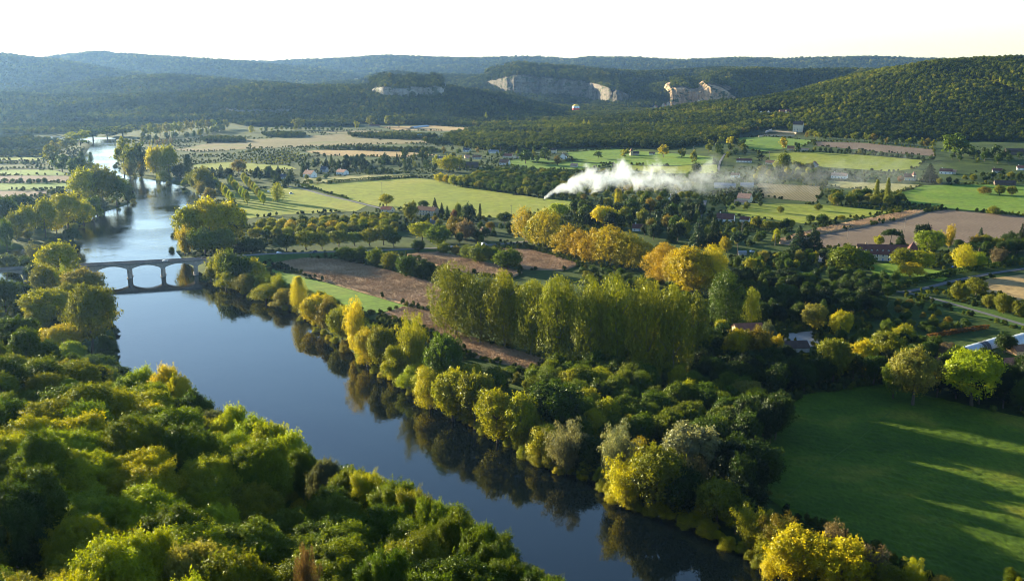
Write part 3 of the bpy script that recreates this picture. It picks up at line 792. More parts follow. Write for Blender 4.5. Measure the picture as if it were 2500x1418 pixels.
def tree(name, shape, x, y, h, w, colour, label, group=None, cat='tree', lod=None, jit=.10, z=None):
    """one tree standing on the ground: h = height, w = crown width in metres"""
    if z is None: z = float(hgt([x], [y])[0]) - .1
    d = math.hypot(x, y)
    if lod is None: lod = 0 if d < 215 else 1 if d < 720 else 2 if d < 1500 else 3
    tm, cm = proto(shape, lod, random.randrange(NVAR[shape]))
    c = COLR[colour]
    k = random.uniform(1 - jit, 1 + jit)
    rgba = (c[0] * k * random.uniform(1 - jit, 1 + jit), c[1] * k, c[2] * k, 1)
    sc = (w * random.uniform(.93, 1.07), w * random.uniform(.93, 1.07), h)
    rz = random.uniform(0, 2 * math.pi)
    if tm is None:
        root = link(name, cm); root.color = rgba
    else:
        root = bpy.data.objects.new(name, None); COL.objects.link(root); root.empty_display_size = .2
        link('trunk', tm, root)
        o = link('crown', cm, root); o.color = rgba
    root.location = (x, y, z); root.rotation_euler = (random.uniform(-.03, .03), random.uniform(-.03, .03), rz); root.scale = sc
    TREES.append((x, y, w, h))
    return tag(root, label, cat, group)

# ------------------------------------------------------------------ far woods: masses nobody could count, as instanced crowns
far_col = bpy.data.collections.new('wood crowns')        # holds the crown shapes the woods repeat; not in the scene itself
for v in range(6):
    rng = np.random.default_rng(500 + v)
    V, Fc, t = crown_arrays('far', 420, .17, rng)
    o = bpy.data.objects.new('wood_crown', with_tint(mesh_np('wood_crown', V, Fc, [LEAF_FAR]), t)); far_col.objects.link(o)
hill_col = bpy.data.collections.new('oak crowns')
for v in range(6):
    rng = np.random.default_rng(700 + v)
    V, Fc, t = crown_arrays('far', 700, .13, rng)
    o = bpy.data.objects.new('oak_crown', with_tint(mesh_np('oak_crown', V, Fc, [LEAF_HILL]), t)); hill_col.objects.link(o)
near_col = bpy.data.collections.new('thicket crowns')
for v in range(5):
    rng = np.random.default_rng(900 + v)
    V, Fc, t = crown_arrays('bush', 5200, .05, rng)
    o = bpy.data.objects.new('thicket_crown', with_tint(mesh_np('thicket_crown', V, Fc, [LEAF_HILL]), t)); near_col.objects.link(o)
def wood(name, label, P, smin, smax, far_col=far_col):
    """a mass of trees at points P (x, y, z), one object"""
    me = bpy.data.meshes.new(name); me.from_pydata([tuple(p) for p in P], [], [])
    o = tag(link(name, me), label, None, None, 'stuff')
    ng = bpy.data.node_groups.new(name, 'GeometryNodeTree')
    ng.interface.new_socket('Geometry', in_out='INPUT', socket_type='NodeSocketGeometry')
    ng.interface.new_socket('Geometry', in_out='OUTPUT', socket_type='NodeSocketGeometry')
    gi = ng.nodes.new('NodeGroupInput'); go = ng.nodes.new('NodeGroupOutput')
    ci = ng.nodes.new('GeometryNodeCollectionInfo'); ci.inputs['Collection'].default_value = far_col
    ci.inputs['Separate Children'].default_value = True; ci.inputs['Reset Children'].default_value = True
    ip = ng.nodes.new('GeometryNodeInstanceOnPoints'); ip.inputs['Pick Instance'].default_value = True
    rr = ng.nodes.new('FunctionNodeRandomValue'); rr.data_type = 'FLOAT_VECTOR'
    rr.inputs[0].default_value = (-.06, -.06, 0); rr.inputs[1].default_value = (.06, .06, 6.28)
    rs = ng.nodes.new('FunctionNodeRandomValue'); rs.data_type = 'FLOAT_VECTOR'
    rs.inputs[0].default_value = (smin, smin, smin * .9); rs.inputs[1].default_value = (smax, smax, smax * 1.15)
    for s, node in ((3, rr), (7, rs)): node.inputs['Seed'].default_value = s
    L = ng.links.new
    L(gi.outputs[0], ip.inputs['Points']); L(ci.outputs[0], ip.inputs['Instance']); L(rr.outputs[0], ip.inputs['Rotation']); L(rs.outputs[0], ip.inputs['Scale']); L(ip.outputs[0], go.inputs[0])
    md = o.modifiers.new('trees', 'NODES'); md.node_group = ng
    return o
# which ground can be seen at all (trees allowed for): running horizon along each direction
elev = (gz - CAMZ) / RR[:, None]
elev_t = (gz + np.where(ghl > 8, 11, 0) - CAMZ) / RR[:, None]
horizon = np.maximum.accumulate(elev_t, 0)
def visible(x, y, z, top):
    r = np.hypot(x, y); a = np.arctan2(x, y)
    j = np.clip(np.round((a - TH[0]) / (TH[1] - TH[0])).astype(int), 0, NA - 1)
    i = np.clip(np.floor(np.log(r / RR[0]) / np.log(RR[1] / RR[0])).astype(int) - 1, 0, NR - 1)
    return (z + top - CAMZ) / r > horizon[i, j] - .0045
def scatter(test, r0, r1, step, th0=-36, th1=36):
    """jittered points on the ground between two distances where test(hl, idx, x, y) holds"""
    xs = np.arange(-r1 * math.sin(rad(36)), r1 * math.sin(rad(36)), step); ys = np.arange(r0 * .8, r1, step)
    X, Y = np.meshgrid(xs, ys)
    X = (X + RNG.uniform(-.5, .5, X.shape) * step * .9).ravel(); Y = (Y + RNG.uniform(-.5, .5, Y.shape) * step * .9).ravel()
    r = np.hypot(X, Y); a = np.degrees(np.arctan2(X, Y))
    m = (r >= r0) & (r < r1) & (a > th0) & (a < th1)
    X, Y = X[m], Y[m]
    hl, idx = hills(X, Y)
    m = test(hl, idx, X, Y)
    X, Y = X[m], Y[m]
    for W in FIELDS:
        P = np.array(W); bb = (X > P[:, 0].min()) & (X < P[:, 0].max()) & (Y > P[:, 1].min()) & (Y < P[:, 1].max())
        if bb.any():
            k = np.ones(len(X), bool); k[bb] = ~inside(X[bb], Y[bb], W); X, Y = X[k], Y[k]
    if not len(X): return np.zeros((0, 3))
    z = hgt(X, Y)
    m = visible(X, Y, z, 14)
    return np.stack([X, Y, z - .5], -1)[m]
EXCL = []                       # (polygon) clearings for houses, cliffs and terraces
def clear(x, y):
    k = np.ones(np.shape(x), bool)
    for W in EXCL: k &= ~inside(x, y, W)
    return k
RN = {R['name']: k for k, R in enumerate(RIDGES)}

# ------------------------------------------------------------------ limestone cliffs
def rock_mat(name, c0, c1, c2):
    m, nt, bs = new_mat(name)
    a = noise_tex(nt, .022, 6, stretch=(0, (1, 1, .35)), rough=.65)
    b = noise_tex(nt, .07, 5, stretch=(0, (1, 1, 2.2)), rough=.7)
    col = ramp(nt, a, [(.36, c0), (.50, c1), (.66, c2)])
    col = mixc(nt, 1.0, col, ramp(nt, b, [(.3, (.55, .55, .55)), (.6, (1.2, 1.18, 1.15))]), 'MULTIPLY')
    veg = noise_tex(nt, .028, 5, stretch=(0, (1, 1, 1.6)), rough=.7)
    col = mixc(nt, ramp(nt, veg, [(.54, (0,) * 3), (.585, (1,) * 3)]), col, (.035, .05, .016))
    nt.links.new(col, bs.inputs['Base Color']); bs.inputs['Roughness'].default_value = .95; bs.inputs['Specular IOR Level'].default_value = .1
    bump(nt, bs, b, .7, 6.0)
    return m
ROCK = rock_mat('limestone', (.12, .08, .05), (.31, .215, .135), (.44, .32, .21))
ROCKN = rock_mat('pale_limestone', (.14, .13, .115), (.30, .28, .25), (.42, .39, .35))
ROCKG = rock_mat('grey_limestone', (.06, .054, .045), (.125, .112, .094), (.19, .165, .137))
CAPS = []
def cliff(label, cols, mat, rough=5.0, dist=None, back=260):
    px = np.array([c[0] for c in cols], float); top = np.array([c[1] for c in cols], float); bot = np.array([c[2] for c in cols], float)
    xs = np.arange(px[0], px[-1] + .1, 1.1)
    tp = np.interp(xs, px, top); bt = np.interp(xs, px, bot)
    if dist is None:
        D = np.array([G(x, y).y for x, y in zip(px, bot)]); D = np.interp(xs, px, D)
        kern = np.ones(41) / 41; D = np.convolve(np.pad(D, 20, mode='edge'), kern, 'valid')
    else: D = np.interp(xs, px, dist)
    D = D + 16 * fbm(xs / 22, xs * 0, 31, 3)
    hh_ = bt - tp; tp = tp - hh_ * .42 * np.minimum(0, fbm(xs / 14, xs * 0 + 4, 33, 3)) ; bt = bt - hh_ * .55 * np.maximum(0, fbm(xs / 12, xs * 0 + 9, 35, 3))
    nv = 26
    V = []
    tops = []
    for i, x in enumerate(xs):
        B = at(x, bt[i] + 3, D[i]); T = at(x, tp[i] + 1.2 * float(vnoise([x / 4], [0.0], 3)[0]), D[i])
        tops.append(T)
        for j in range(nv):
            f = j / (nv - 1)
            p = B.lerp(T, f); V.append([p.x, p.y, p.z])
        V.append([T.x + .02 * back * T.x / T.y, T.y + back * .5, T.z + back * .06]); V.append([T.x * (1 + back / T.y), T.y + back, T.z + back * .1])
    V = np.array(V); n = nv + 2
    K = np.arange(len(V)) % n
    u = np.repeat(np.arange(len(xs)), n) * 1.1 * np.mean(D) / FPX
    disp = rough * (1.6 * fbm(u / 26, V[:, 2] / 60, 41, 4) + .9 * np.abs(fbm(u / 9, V[:, 2] / 45, 43, 3)) + .7 * fbm(u / 60, V[:, 2] / 9, 45, 3))
    w = np.where(K < nv, np.sin(np.pi * np.clip(K / (nv - 1), .05, .97)) ** .4, 0)
    V[:, 1] -= disp * w; V[:, 0] += .3 * disp * w
    a, b = np.meshgrid(np.arange(len(xs) - 1), np.arange(n - 1), indexing='ij')
    k = (a * n + b).ravel()
    o = link('cliff', mesh_np('cliff', V, np.stack([k, k + n, k + n + 1, k + 1], -1), [mat]))
    tag(o, label, None, None, 'structure')
    P = V.reshape(len(xs), n, 3)
    CAPS.append((np.concatenate([P[:, nv - 1, :2], P[::-1, n - 1, :2]]), P[:, nv - 1, :]))
cliff('pale cliff band near the crest of the long dark hill', [(905, 222, 224), (915, 217, 236), (935, 214, 241), (960, 214, 243), (985, 213, 240), (1000, 214, 244), (1014, 213, 238), (1022, 216, 224), (1032, 215, 236), (1044, 213, 246), (1064, 213, 248), (1078, 216, 245), (1084, 222, 224)], ROCKN, 5)
cliff('low white quarry cliff at the foot of the dark hill', [(536, 268, 271), (552, 266, 277), (575, 269, 283), (600, 271, 281), (625, 270, 282), (655, 272, 281), (690, 270, 279), (720, 271, 278), (748, 269, 276), (760, 272, 273)], ROCKN, 3)
cliff('long grey cliff wall beyond the balloon', [(1185, 204, 206), (1200, 198, 216), (1222, 194, 222), (1240, 190, 228), (1252, 186, 234), (1268, 185, 236), (1285, 186, 234), (1310, 190, 236), (1340, 192, 238), (1365, 196, 238), (1390, 196, 240), (1420, 200, 243), (1450, 206, 252),
       (1480, 216, 257), (1505, 222, 258), (1525, 228, 256), (1538, 236, 244)], ROCKG, 9, back=420)
cliff('sunlit ochre cliff above the village', [(1634, 228, 268), (1640, 219, 270), (1650, 216, 268), (1668, 218, 262), (1690, 221, 255), (1706, 221, 250), (1720, 216, 246), (1733, 213, 248), (1748, 217, 250), (1765, 222, 248), (1782, 228, 247), (1796, 236, 242)], ROCK, 8, dist=np.linspace(3800, 3640, 12), back=300)
def raise_on_caps(P):
    for poly, edge in CAPS:
        if not len(P): break
        m = inside(P[:, 0], P[:, 1], poly)
        if m.any():
            az = np.arctan2(edge[:, 0], edge[:, 1]); o = np.argsort(az)
            zt = np.interp(np.arctan2(P[m, 0], P[m, 1]), az[o], edge[o, 2]); dt = np.interp(np.arctan2(P[m, 0], P[m, 1]), az[o], edge[o, 1])
            P[m, 2] = np.maximum(P[m, 2], zt + np.maximum(0, P[m, 1] - dt) * .11 - .8)
    return P

# ------------------------------------------------------------------ clearings on the hills (photo points of their ground)
for pxs in ([(1795, 338), (1810, 322), (1850, 314), (1925, 312), (1930, 322), (1968, 322), (1972, 334), (1900, 340)], [(1845, 286), (1850, 270), (1935, 270), (1935, 286)]):
    EXCL.append(world_poly(pxs))
def front_of(px0, px1, d0, d1): EXCL.append([tuple(at(px0, 300, d0)[:2]), tuple(at(px1, 300, d0)[:2]), tuple(at(px1, 300, d1)[:2]), tuple(at(px0, 300, d1)[:2])])
front_of(1585, 1800, 3450, 3800)

# ------------------------------------------------------------------ woods on the hills
def on(*names):
    ks = [RN[n] for n in names]
    return lambda hl, idx, x, y: np.isin(idx, ks) & (hl > 5) & clear(x, y)
def hill_wood(name, label, names, r0, r1, step, smin, smax):
    P = raise_on_caps(scatter(on(*names), r0, r1, step))
    if len(P): wood(name, label, P, smin, smax, hill_col if names[0] in ('right', 'knoll', 'village') else far_col)
    return len(P)
cnt = 0
cnt += hill_wood('wood', 'dense oak wood covering the big hill behind the chateau', ['right'], 1500, 3200, 6.4, 6.5, 13)
cnt += hill_wood('wood', 'dark wood covering the knoll before the cliff village', ['knoll'], 2000, 3000, 8.0, 6.5, 16)
cnt += hill_wood('wood', 'dark wood covering the long hill with pale cliffs', ['near'], 2400, 4100, 9.0, 7, 16)
cnt += hill_wood('wood', 'wood covering the low rise behind the long hill', ['knob'], 3300, 5000, 11, 11, 18)
cnt += hill_wood('wood', 'wood on the rounded hill above the cliff village', ['village'], 3300, 5000, 10.5, 10, 17)
cnt += hill_wood('wood', 'wood on the plateau above the long grey cliff', ['cliffs'], 3900, 6200, 13, 13, 20)
cnt += hill_wood('wood', 'hazy wood on the ridge towards the sun', ['left'], 3800, 6400, 16, 16, 24)
cnt += hill_wood('wood', 'blue wood on the distant ridge behind the valley', ['blue'], 5200, 8800, 21, 20, 32)
cnt += hill_wood('wood', 'pale wood on the farthest skyline hills', ['far', 'rows'], 7000, 11500, 30, 27, 44)

# ------------------------------------------------------------------ woods and plantations on the valley floor that read as masses
def valley_wood(label, pxs, step, smin, smax, name='wood'):
    W = np.array(world_poly(pxs))
    x0, y0 = W.min(0); x1, y1 = W.max(0)
    X, Y = np.meshgrid(np.arange(x0, x1, step), np.arange(y0, y1, step))
    X = (X + RNG.uniform(-.4, .4, X.shape) * step).ravel(); Y = (Y + RNG.uniform(-.4, .4, Y.shape) * step).ravel()
    m = inside(X, Y, W) & (river_sd(X, Y) > 3)
    X, Y = X[m], Y[m]
    wood(name, label, np.stack([X, Y, hgt(X, Y) - .4], -1), smin, smax)
    return len(X)
valley_wood('tall dark wood at the foot of the long hill', [(-300, 293), (0, 292), (280, 290), (560, 288), (760, 287), (900, 292), (1060, 297), (1290, 292), (1290, 299), (1060, 306), (880, 303), (700, 296), (540, 296), (300, 300), (0, 302), (-300, 303)], 9, 10, 17)
valley_wood('mixed woods before the balloon and the cliff village', [(1150, 290), (1300, 281), (1420, 276), (1560, 276), (1600, 285), (1640, 300), (1560, 312), (1420, 306), (1280, 300)], 10, 9, 17)
valley_wood('river woods between the balloon and the cliff village', [(1240, 272), (1330, 265), (1420, 263), (1520, 264), (1600, 276), (1700, 276), (1780, 272), (1790, 284), (1600, 284), (1420, 279), (1280, 284)], 10, 9, 17)
valley_wood('walnut plantation filling the left bank plain', [(-300, 306), (0, 305), (180, 306), (330, 304), (400, 312), (250, 322), (110, 328), (0, 330), (-300, 331)], 10, 7, 10.5)
valley_wood('second walnut plantation on the left bank plain', [(-300, 338), (0, 338), (150, 346), (120, 362), (0, 366), (-300, 366)], 9.5, 7, 10.5)
valley_wood('low walnut block on the left bank behind the vine rows', [(-300, 370), (0, 372), (108, 374), (106, 383), (0, 382), (-300, 382)], 8.5, 6, 8.5)
valley_wood('dark orchard block behind the harvested field', [(850, 330), (960, 328), (1060, 332), (1075, 338), (1000, 343), (860, 336)], 8, 6, 9)
valley_wood('long olive orchard between the blue barn and the knoll', [(1030, 346), (1180, 340), (1320, 343), (1420, 350), (1320, 356), (1140, 352), (1060, 354)], 8, 6.5, 9.5)
valley_wood('dark poplar plantation in the shade of the long hill', [(560, 300), (700, 299), (860, 304), (870, 310), (740, 310), (600, 309)], 7, 9, 14)
valley_wood('dark orchard strip beside the pale trees by the bend', [(490, 342), (540, 338), (598, 342), (600, 347), (540, 349), (498, 348)], 7, 6, 9)
valley_wood('dark orchard strip in front of the tall bend trees', [(640, 330), (690, 326), (745, 330), (742, 336), (690, 337), (650, 335)], 7, 6, 9)
valley_wood('grove band in front of the dark wood', [(905, 300), (1040, 297), (1240, 302), (1400, 312), (1390, 318), (1200, 310), (1000, 305), (910, 306)], 9, 7, 13)
valley_wood('young fruit trees before the tan stubble', [(780, 362), (1060, 366), (1075, 374), (800, 364)], 7, 5, 8)
valley_wood('wooded gardens between the hamlet and the knoll', [(1390, 350), (1500, 340), (1640, 332), (1730, 336), (1740, 352), (1640, 366), (1500, 360), (1400, 362)], 9.5, 8, 14)
valley_wood('oak wood under the knoll beside the chateau meadow', [(1600, 318), (1700, 320), (1800, 330), (1802, 340), (1740, 352), (1640, 336)], 8.5, 8, 14)

# ------------------------------------------------------------------ the air
def haze():
    mb = MB(); mb.box(-11500, 11500, -1200, 13600, -4.0, 330)
    m = bpy.data.materials.new('haze'); m.use_nodes = True
    nt = m.node_tree; nt.nodes.clear()
    out = N(nt, 'ShaderNodeOutputMaterial'); v = N(nt, 'ShaderNodeVolumePrincipled')
    v.inputs['Color'].default_value = (*HAZE['color'], 1); v.inputs['Density'].default_value = HAZE['density']; v.inputs['Anisotropy'].default_value = HAZE['aniso']
    nt.links.new(v.outputs[0], out.inputs['Volume'])
    o = mb.build('haze', m)
    tag(o, 'pale blue evening haze filling the whole valley', None, None, 'stuff')
haze()
print('WOOD', cnt)

# ------------------------------------------------------------------ buildings
def tiles(name, c, spacing=.35):
    m, nt, bs = new_mat(name)
    a = noise_tex(nt, .6, 5, rough=.7); b = noise_tex(nt, 4.0, 4, rough=.7)
    col = mixc(nt, 1.0, c, ramp(nt, a, [(.25, (.62,) * 3), (.75, (1.3,) * 3)]), 'MULTIPLY')
    col = mixc(nt, 1.0, col, ramp(nt, b, [(.25, (.7,) * 3), (.75, (1.25,) * 3)]), 'MULTIPLY')
    nt.links.new(col, bs.inputs['Base Color']); bs.inputs['Roughness'].default_value = .85; bs.inputs['Specular IOR Level'].default_value = .2
    bump(nt, bs, b, .5, .12)
    return m
ROOFS = {'brown': tiles('brown_tiles', (.20, .105, .065)), 'red': tiles('red_tiles', (.25, .10, .065)), 'pink': tiles('pink_tiles', (.42, .25, .18)), 'dark': tiles('dark_tiles', (.075, .05, .042)),
         'plum': tiles('plum_tiles', (.13, .055, .045)), 'slate': tiles('slate', (.065, .075, .095)), 'blue': plain('blue_sheet', (.10, .27, .33), .5), 'grey': plain('grey_sheet', (.23, .24, .26), .6)}
WALLS = {'stone': plain('pale_stone', (.47, .37, .25), .9, .3, .9), 'cream': plain('cream_render', (.62, .53, .38), .9, .15), 'white': plain('white_render', (.78, .75, .70), .9, .1), 'ochre': plain('ochre_render', (.55, .34, .17), .9, .2),
         'grey': plain('grey_render', (.36, .35, .34), .9, .2), 'wood': plain('dark_boards', (.10, .075, .06), .9, .3, 1.5)}
GLASS = plain('window_glass', (.03, .035, .045), .15, .1, 1, 0, .6)
SHUT = plain('white_shutters', (.72, .72, .70), .7, .1)
BLUESHUT = plain('blue_door', (.16, .26, .42), .7, .1)
HOUSES = []
def house(px, py, L, W, hw, hr, rot, wall, roof, label, name='house', cat='house', win=0, rows=1, chim=1, hip=0.0, dormers=0, dx=0.0):
    p = G(px, py)
    d = math.hypot(p.x, p.y)
    if not win and d < 2300 and name in ('house', 'cottage', 'bungalow', 'farmhouse'): win = 3
    root = tag(empty(name, (p.x, p.y, p.z - .25), rad(rot)), label, cat)
    HOUSES.append((p.x, p.y, max(L, W) / 2, W))
    hL, hW = L / 2, W / 2
    hip = min(hip, hL - .12)
    mb = MB()
    if hip > 0: mb.box(-hL, hL, -hW, hW, 0, hw)
    else: mb.poly([(-hL, -hW, 0), (-hL, hW, 0), (-hL, hW, hw), (-hL, 0, hw + hr), (-hL, -hW, hw)], (L, 0, 0))
    mb.build('wall', WALLS[wall], root)
    mb = MB(); o = .45; t = .22; k = hr / hW
    if hip > 0:
        z0 = hw - .05; e = .5
        a = [mb.b.verts.new(v) for v in ((-hL - e, -hW - e, z0), (hL + e, -hW - e, z0), (hL + e, hW + e, z0), (-hL - e, hW + e, z0), (-hL + hip, 0, hw + hr), (hL - hip, 0, hw + hr))]
        def fc(*v): mb.b.faces.new(v)
        fc(a[0], a[1], a[5], a[4]); fc(a[2], a[3], a[4], a[5]); fc(a[1], a[2], a[5]); fc(a[3], a[0], a[4]); fc(a[3], a[2], a[1], a[0])
    else:
        pr = [(-hW - o, hw - k * o + .03), (0, hw + hr + .03), (hW + o, hw - k * o + .03), (hW + o, hw - k * o + .03 + t), (0, hw + hr + .03 + t), (-hW - o, hw - k * o + .03 + t)]
        mb.poly([(-hL - .35, y, z) for y, z in pr], (L + .7, 0, 0))
    rf = mb.build('roof', ROOFS[roof], root)
    for c in range(chim):
        cx = (-.32 + .62 * c) * L
        mb = MB(); mb.box(cx - .45, cx + .45, -.4 + .9, .4 + .9, hw + hr * .45, hw + hr + 1.1); mb.box(cx - .55, cx + .55, .4, 1.4, hw + hr + 1.1, hw + hr + 1.3)
        mb.build('chimney', WALLS['stone' if wall != 'white' else 'white'], rf)
    if win:
        for r in range(rows):
            for i in range(win):
                x = -hL + L * (i + .5) / win
                z = .9 + r * 2.8
                if r == 0 and i == win // 2:
                    mb = MB(); mb.box(x - .5, x + .5, -hW - .06, -hW + .05, .15, 2.3); mb.build('door', BLUESHUT, root); continue
                mb = MB(); mb.box(x - .5, x + .5, -hW - .05, -hW + .05, z, z + 1.35); w = mb.build('window', GLASS, root)
                for s in (-1, 1):
                    mb = MB(); mb.box(x + s * .78 - .24, x + s * .78 + .24, -hW - .08, -hW + .04, z - .05, z + 1.4); mb.build('shutter', SHUT, w)
        if hip <= 0:
            mb = MB(); mb.box(hL - .05, hL + .05, -.5, .5, hw * .35, hw * .35 + 1.3); mb.build('window', GLASS, root)
    for i in range(dormers):
        x = -hL + L * (i + .5) / dormers
        y0 = -hW * .62; z0 = hw + hr * .25
        dm = MB(); dm.poly([(x - .6, y0 - .5, z0), (x + .6, y0 - .5, z0), (x + .6, y0 - .5, z0 + 1.0), (x, y0 - .5, z0 + 1.6), (x - .6, y0 - .5, z0 + 1.0)], (0, 2.0, 0))
        d_ = dm.build('dormer', SHUT, root)
        dm = MB(); dm.box(x - .35, x + .35, y0 - .56, y0 - .45, z0 + .15, z0 + .95); dm.build('window', GLASS, d_)
        dm = MB(); dm.poly([(x - .8, y0 - .65, z0 + .92), (x, y0 - .65, z0 + 1.72), (x + .8, y0 - .65, z0 + .92), (x + .8, y0 - .65, z0 + 1.06), (x, y0 - .65, z0 + 1.88), (x - .8, y0 - .65, z0 + 1.06)], (0, 2.2, 0))
        dm.build('roof', ROOFS[roof], d_)
    return root

house(1044, 525, 23, 9, 5.6, 3.2, -30, 'stone', 'brown', 'long stone farmhouse with brown roof and white shutters by the meadow', 'farmhouse', 'farmhouse', 6, 2, 2)
house(946, 517, 13, 8, 3.0, 2.8, -28, 'cream', 'red', 'low barn with red brown roof left of the stone farmhouse', 'barn', 'barn', 2, 1, 0)
house(1060, 551, 11, 8, 2.8, 2.6, -10, 'white', 'slate', 'small house with dark slate roof below the stone farmhouse', win=3)
house(1186, 572, 9, 7, 3.2, 2.6, 25, 'cream', 'red', 'little cream cottage half hidden in trees near the road', 'cottage', 'cottage', 2)
house(1640, 494, 9, 8, 4.5, 4.2, 70, 'white', 'red', 'white gabled house with red roof just below the smoke', win=2)
house(1818, 493, 15, 9, 5.0, 4.6, -35, 'cream', 'pink', 'farm with steep pink roof and low wing below the vineyard', 'farmhouse', 'farmhouse', 3, 1)
house(1808, 499, 13, 6, 2.8, 2.2, -20, 'cream', 'pink', 'low pink roofed wing in front of the steep pink roof', 'annex', 'annex', 3, 1, 0)
house(1770, 459, 26, 9, 3.6, 2.8, -18, 'grey', 'grey', 'long grey barn veiled by the smoke', 'barn', 'barn', 0, 1, 0)
house(1824, 457, 16, 9, 3.2, 2.6, -18, 'grey', 'grey', 'shorter grey shed beside the long smoky barn', 'shed', 'shed', 0, 1, 0)
house(1795, 433, 11, 7, 3.2, 2.8, -25, 'white', 'brown', 'small white house standing in the smoke above the grey barns', win=3)
house(2049, 435, 20, 10, 3.8, 3.2, -28, 'white', 'pink', 'wide white house with pink roof alone in the olive field', win=5)
house(2220, 440, 13, 10, 4.6, 4.0, -20, 'cream', 'plum', 'large house with plum roof and pointed turret', win=3)
house(2309, 424, 16, 9, 3.6, 3.2, -25, 'white', 'plum', 'white house with dark red roof beside the big cedar', win=3)
house(2326, 424, 8, 7, 2.8, 2.4, -25, 'cream', 'pink', 'small cream annex right of the white house by the cedar', 'annex', 'annex', 1, 1, 0)
house(2434, 422, 12, 8, 3.4, 2.8, -20, 'grey', 'plum', 'grey house with plum roof by the far right meadow', win=2)
house(2492, 415, 10, 8, 3.4, 2.8, -20, 'white', 'red', 'white house with red roof at the far right edge', win=2)
house(2452, 452, 24, 10, 3.0, 3.2, -12, 'wood', 'dark', 'long dark timber barn under the far right houses', 'barn', 'barn', 0, 1, 0)
house(1817, 396, 22, 9, 2.8, 2.6, -15, 'white', 'plum', 'low white bungalow with dark red roof above the smoke', 'bungalow', 'bungalow', 5)
house(1880, 401, 12, 9, 2.8, 2.8, -30, 'cream', 'brown', 'small brown roofed house right of the white bungalow', win=2)
house(1930, 367, 11, 8, 4.6, 2.6, -20, 'ochre', 'red', 'ochre cottage between two round trees', 'cottage', 'cottage', 3)
house(1963, 368, 15, 5, 2.6, 1.4, -12, 'cream', 'pink', 'long low cream outbuilding right of the ochre cottage', 'outbuilding', 'outbuilding', 0, 1, 0)
house(1988, 410, 11, 10, 4.4, 5.0, 65, 'grey', 'brown', 'tall gabled grey house among trees behind the smoke', win=2)
ch = house(1948, 322, 19, 13, 14.5, 6.0, -22, 'cream', 'dark', 'tall pale stone chateau on the wooded hill terrace', 'chateau', 'castle', 3, 3, 2, 0)
for i, (px, py, rf, wl) in enumerate([(1858, 283, 'dark', 'white'), (1876, 283, 'slate', 'white'), (1893, 283, 'dark', 'cream'), (1908, 281, 'red', 'ochre'), (1924, 280, 'plum', 'cream')]):
    house(px, py, 12, 9, 5, 6, (75, 80, 70, 15, 20)[i], wl, rf, ('leftmost gabled white house of the hillside hamlet', 'white gabled house with slate roof in the hillside hamlet', 'cream gabled house in the middle of the hillside hamlet',
          'ochre house with orange roof in the hillside hamlet', 'rightmost house of the hillside hamlet with plum roof')[i], chim=0)
house(1232, 402, 15, 10, 3.6, 4.6, -22, 'white', 'brown', 'white house with steep brown roof at the walnut wood corner', win=3)
house(1152, 409, 19, 11, 5.0, 3.2, -4, 'wood', 'dark', 'large dark barn left of the steep roofed white house', 'barn', 'barn', 0, 1, 0)
house(1376, 388, 9, 9, 5.0, 4.0, 75, 'white', 'brown', 'white gable house behind the bronze tree at the meadow', win=1)
house(1352, 374, 9, 8, 5.4, 2.0, -10, 'cream', 'dark', 'square pale house behind the two round oaks', win=2)
house(1240, 385, 15, 9, 3.4, 3.2, -18, 'cream', 'red', 'pale house with red roof behind the steep roofed house', win=3)
house(1260, 387, 8, 7, 3.0, 2.8, 60, 'cream', 'pink', 'little pink gabled house right of the red roofed house', chim=0)
house(1205, 374, 17, 8, 3.0, 2.4, -14, 'white', 'grey', 'long white house with grey roof in the hamlet trees', win=3)
house(1140, 370, 12, 9, 3.2, 3.0, -20, 'white', 'slate', 'white house with slate roof under the hamlet cedars', win=2)
house(1079, 390, 15, 9, 3.0, 2.6, -15, 'white', 'slate', 'slate roofed bungalow left of the big yellow-green tree', 'bungalow', 'bungalow', 3)
house(1140, 386, 8, 6, 2.8, 2.2, 20, 'ochre', 'pink', 'small pink roofed cottage among the hamlet gardens', 'cottage', 'cottage')
house(1165, 388, 14, 8, 3.0, 2.8, -20, 'cream', 'brown', 'brown roofed house above the large dark barn')
house(1550, 379, 13, 8, 3.6, 3.0, -15, 'stone', 'dark', 'stone cottage with a pointed tower on the green slope', 'cottage', 'cottage', 2)
house(1592, 378, 9, 6, 2.6, 2.0, -15, 'white', 'brown', 'low white house right of the towered cottage', chim=0)
house(1402, 408, 10, 7, 2.8, 2.6, -20, 'cream', 'pink', 'pink roofed cottage at the edge of the walnut wood', 'cottage', 'cottage', 2)
house(757, 433, 16, 11, 5.2, 4.6, -35, 'white', 'pink', 'white house with pink roof beside the dark pines', win=3)
house(836, 426, 15, 10, 4.0, 3.4, -35, 'white', 'pink', 'white house with pink roof right of the pine clump', win=3)
house(792, 420, 9, 8, 4.4, 3.6, -20, 'grey', 'slate', 'blue grey house between the two white pine clump houses')
house(694, 436, 10, 8, 3.0, 2.6, -20, 'white', 'slate', 'small slate roofed house hidden in the riverside conifers')
house(1771, 540, 17, 9, 3.2, 4.6, -22, 'white', 'plum', 'white house with plum red roof above the conifers', win=4)
house(1818, 541, 9, 6, 2.6, 2.4, -22, 'white', 'plum', 'plum roofed garage right of the white conifer house', 'garage', 'garage', 0, 1, 0)
house(1562, 563, 13, 9, 3.0, 3.2, -12, 'white', 'plum', 'dark roofed house deep in the wood behind the orange planes', win=3)
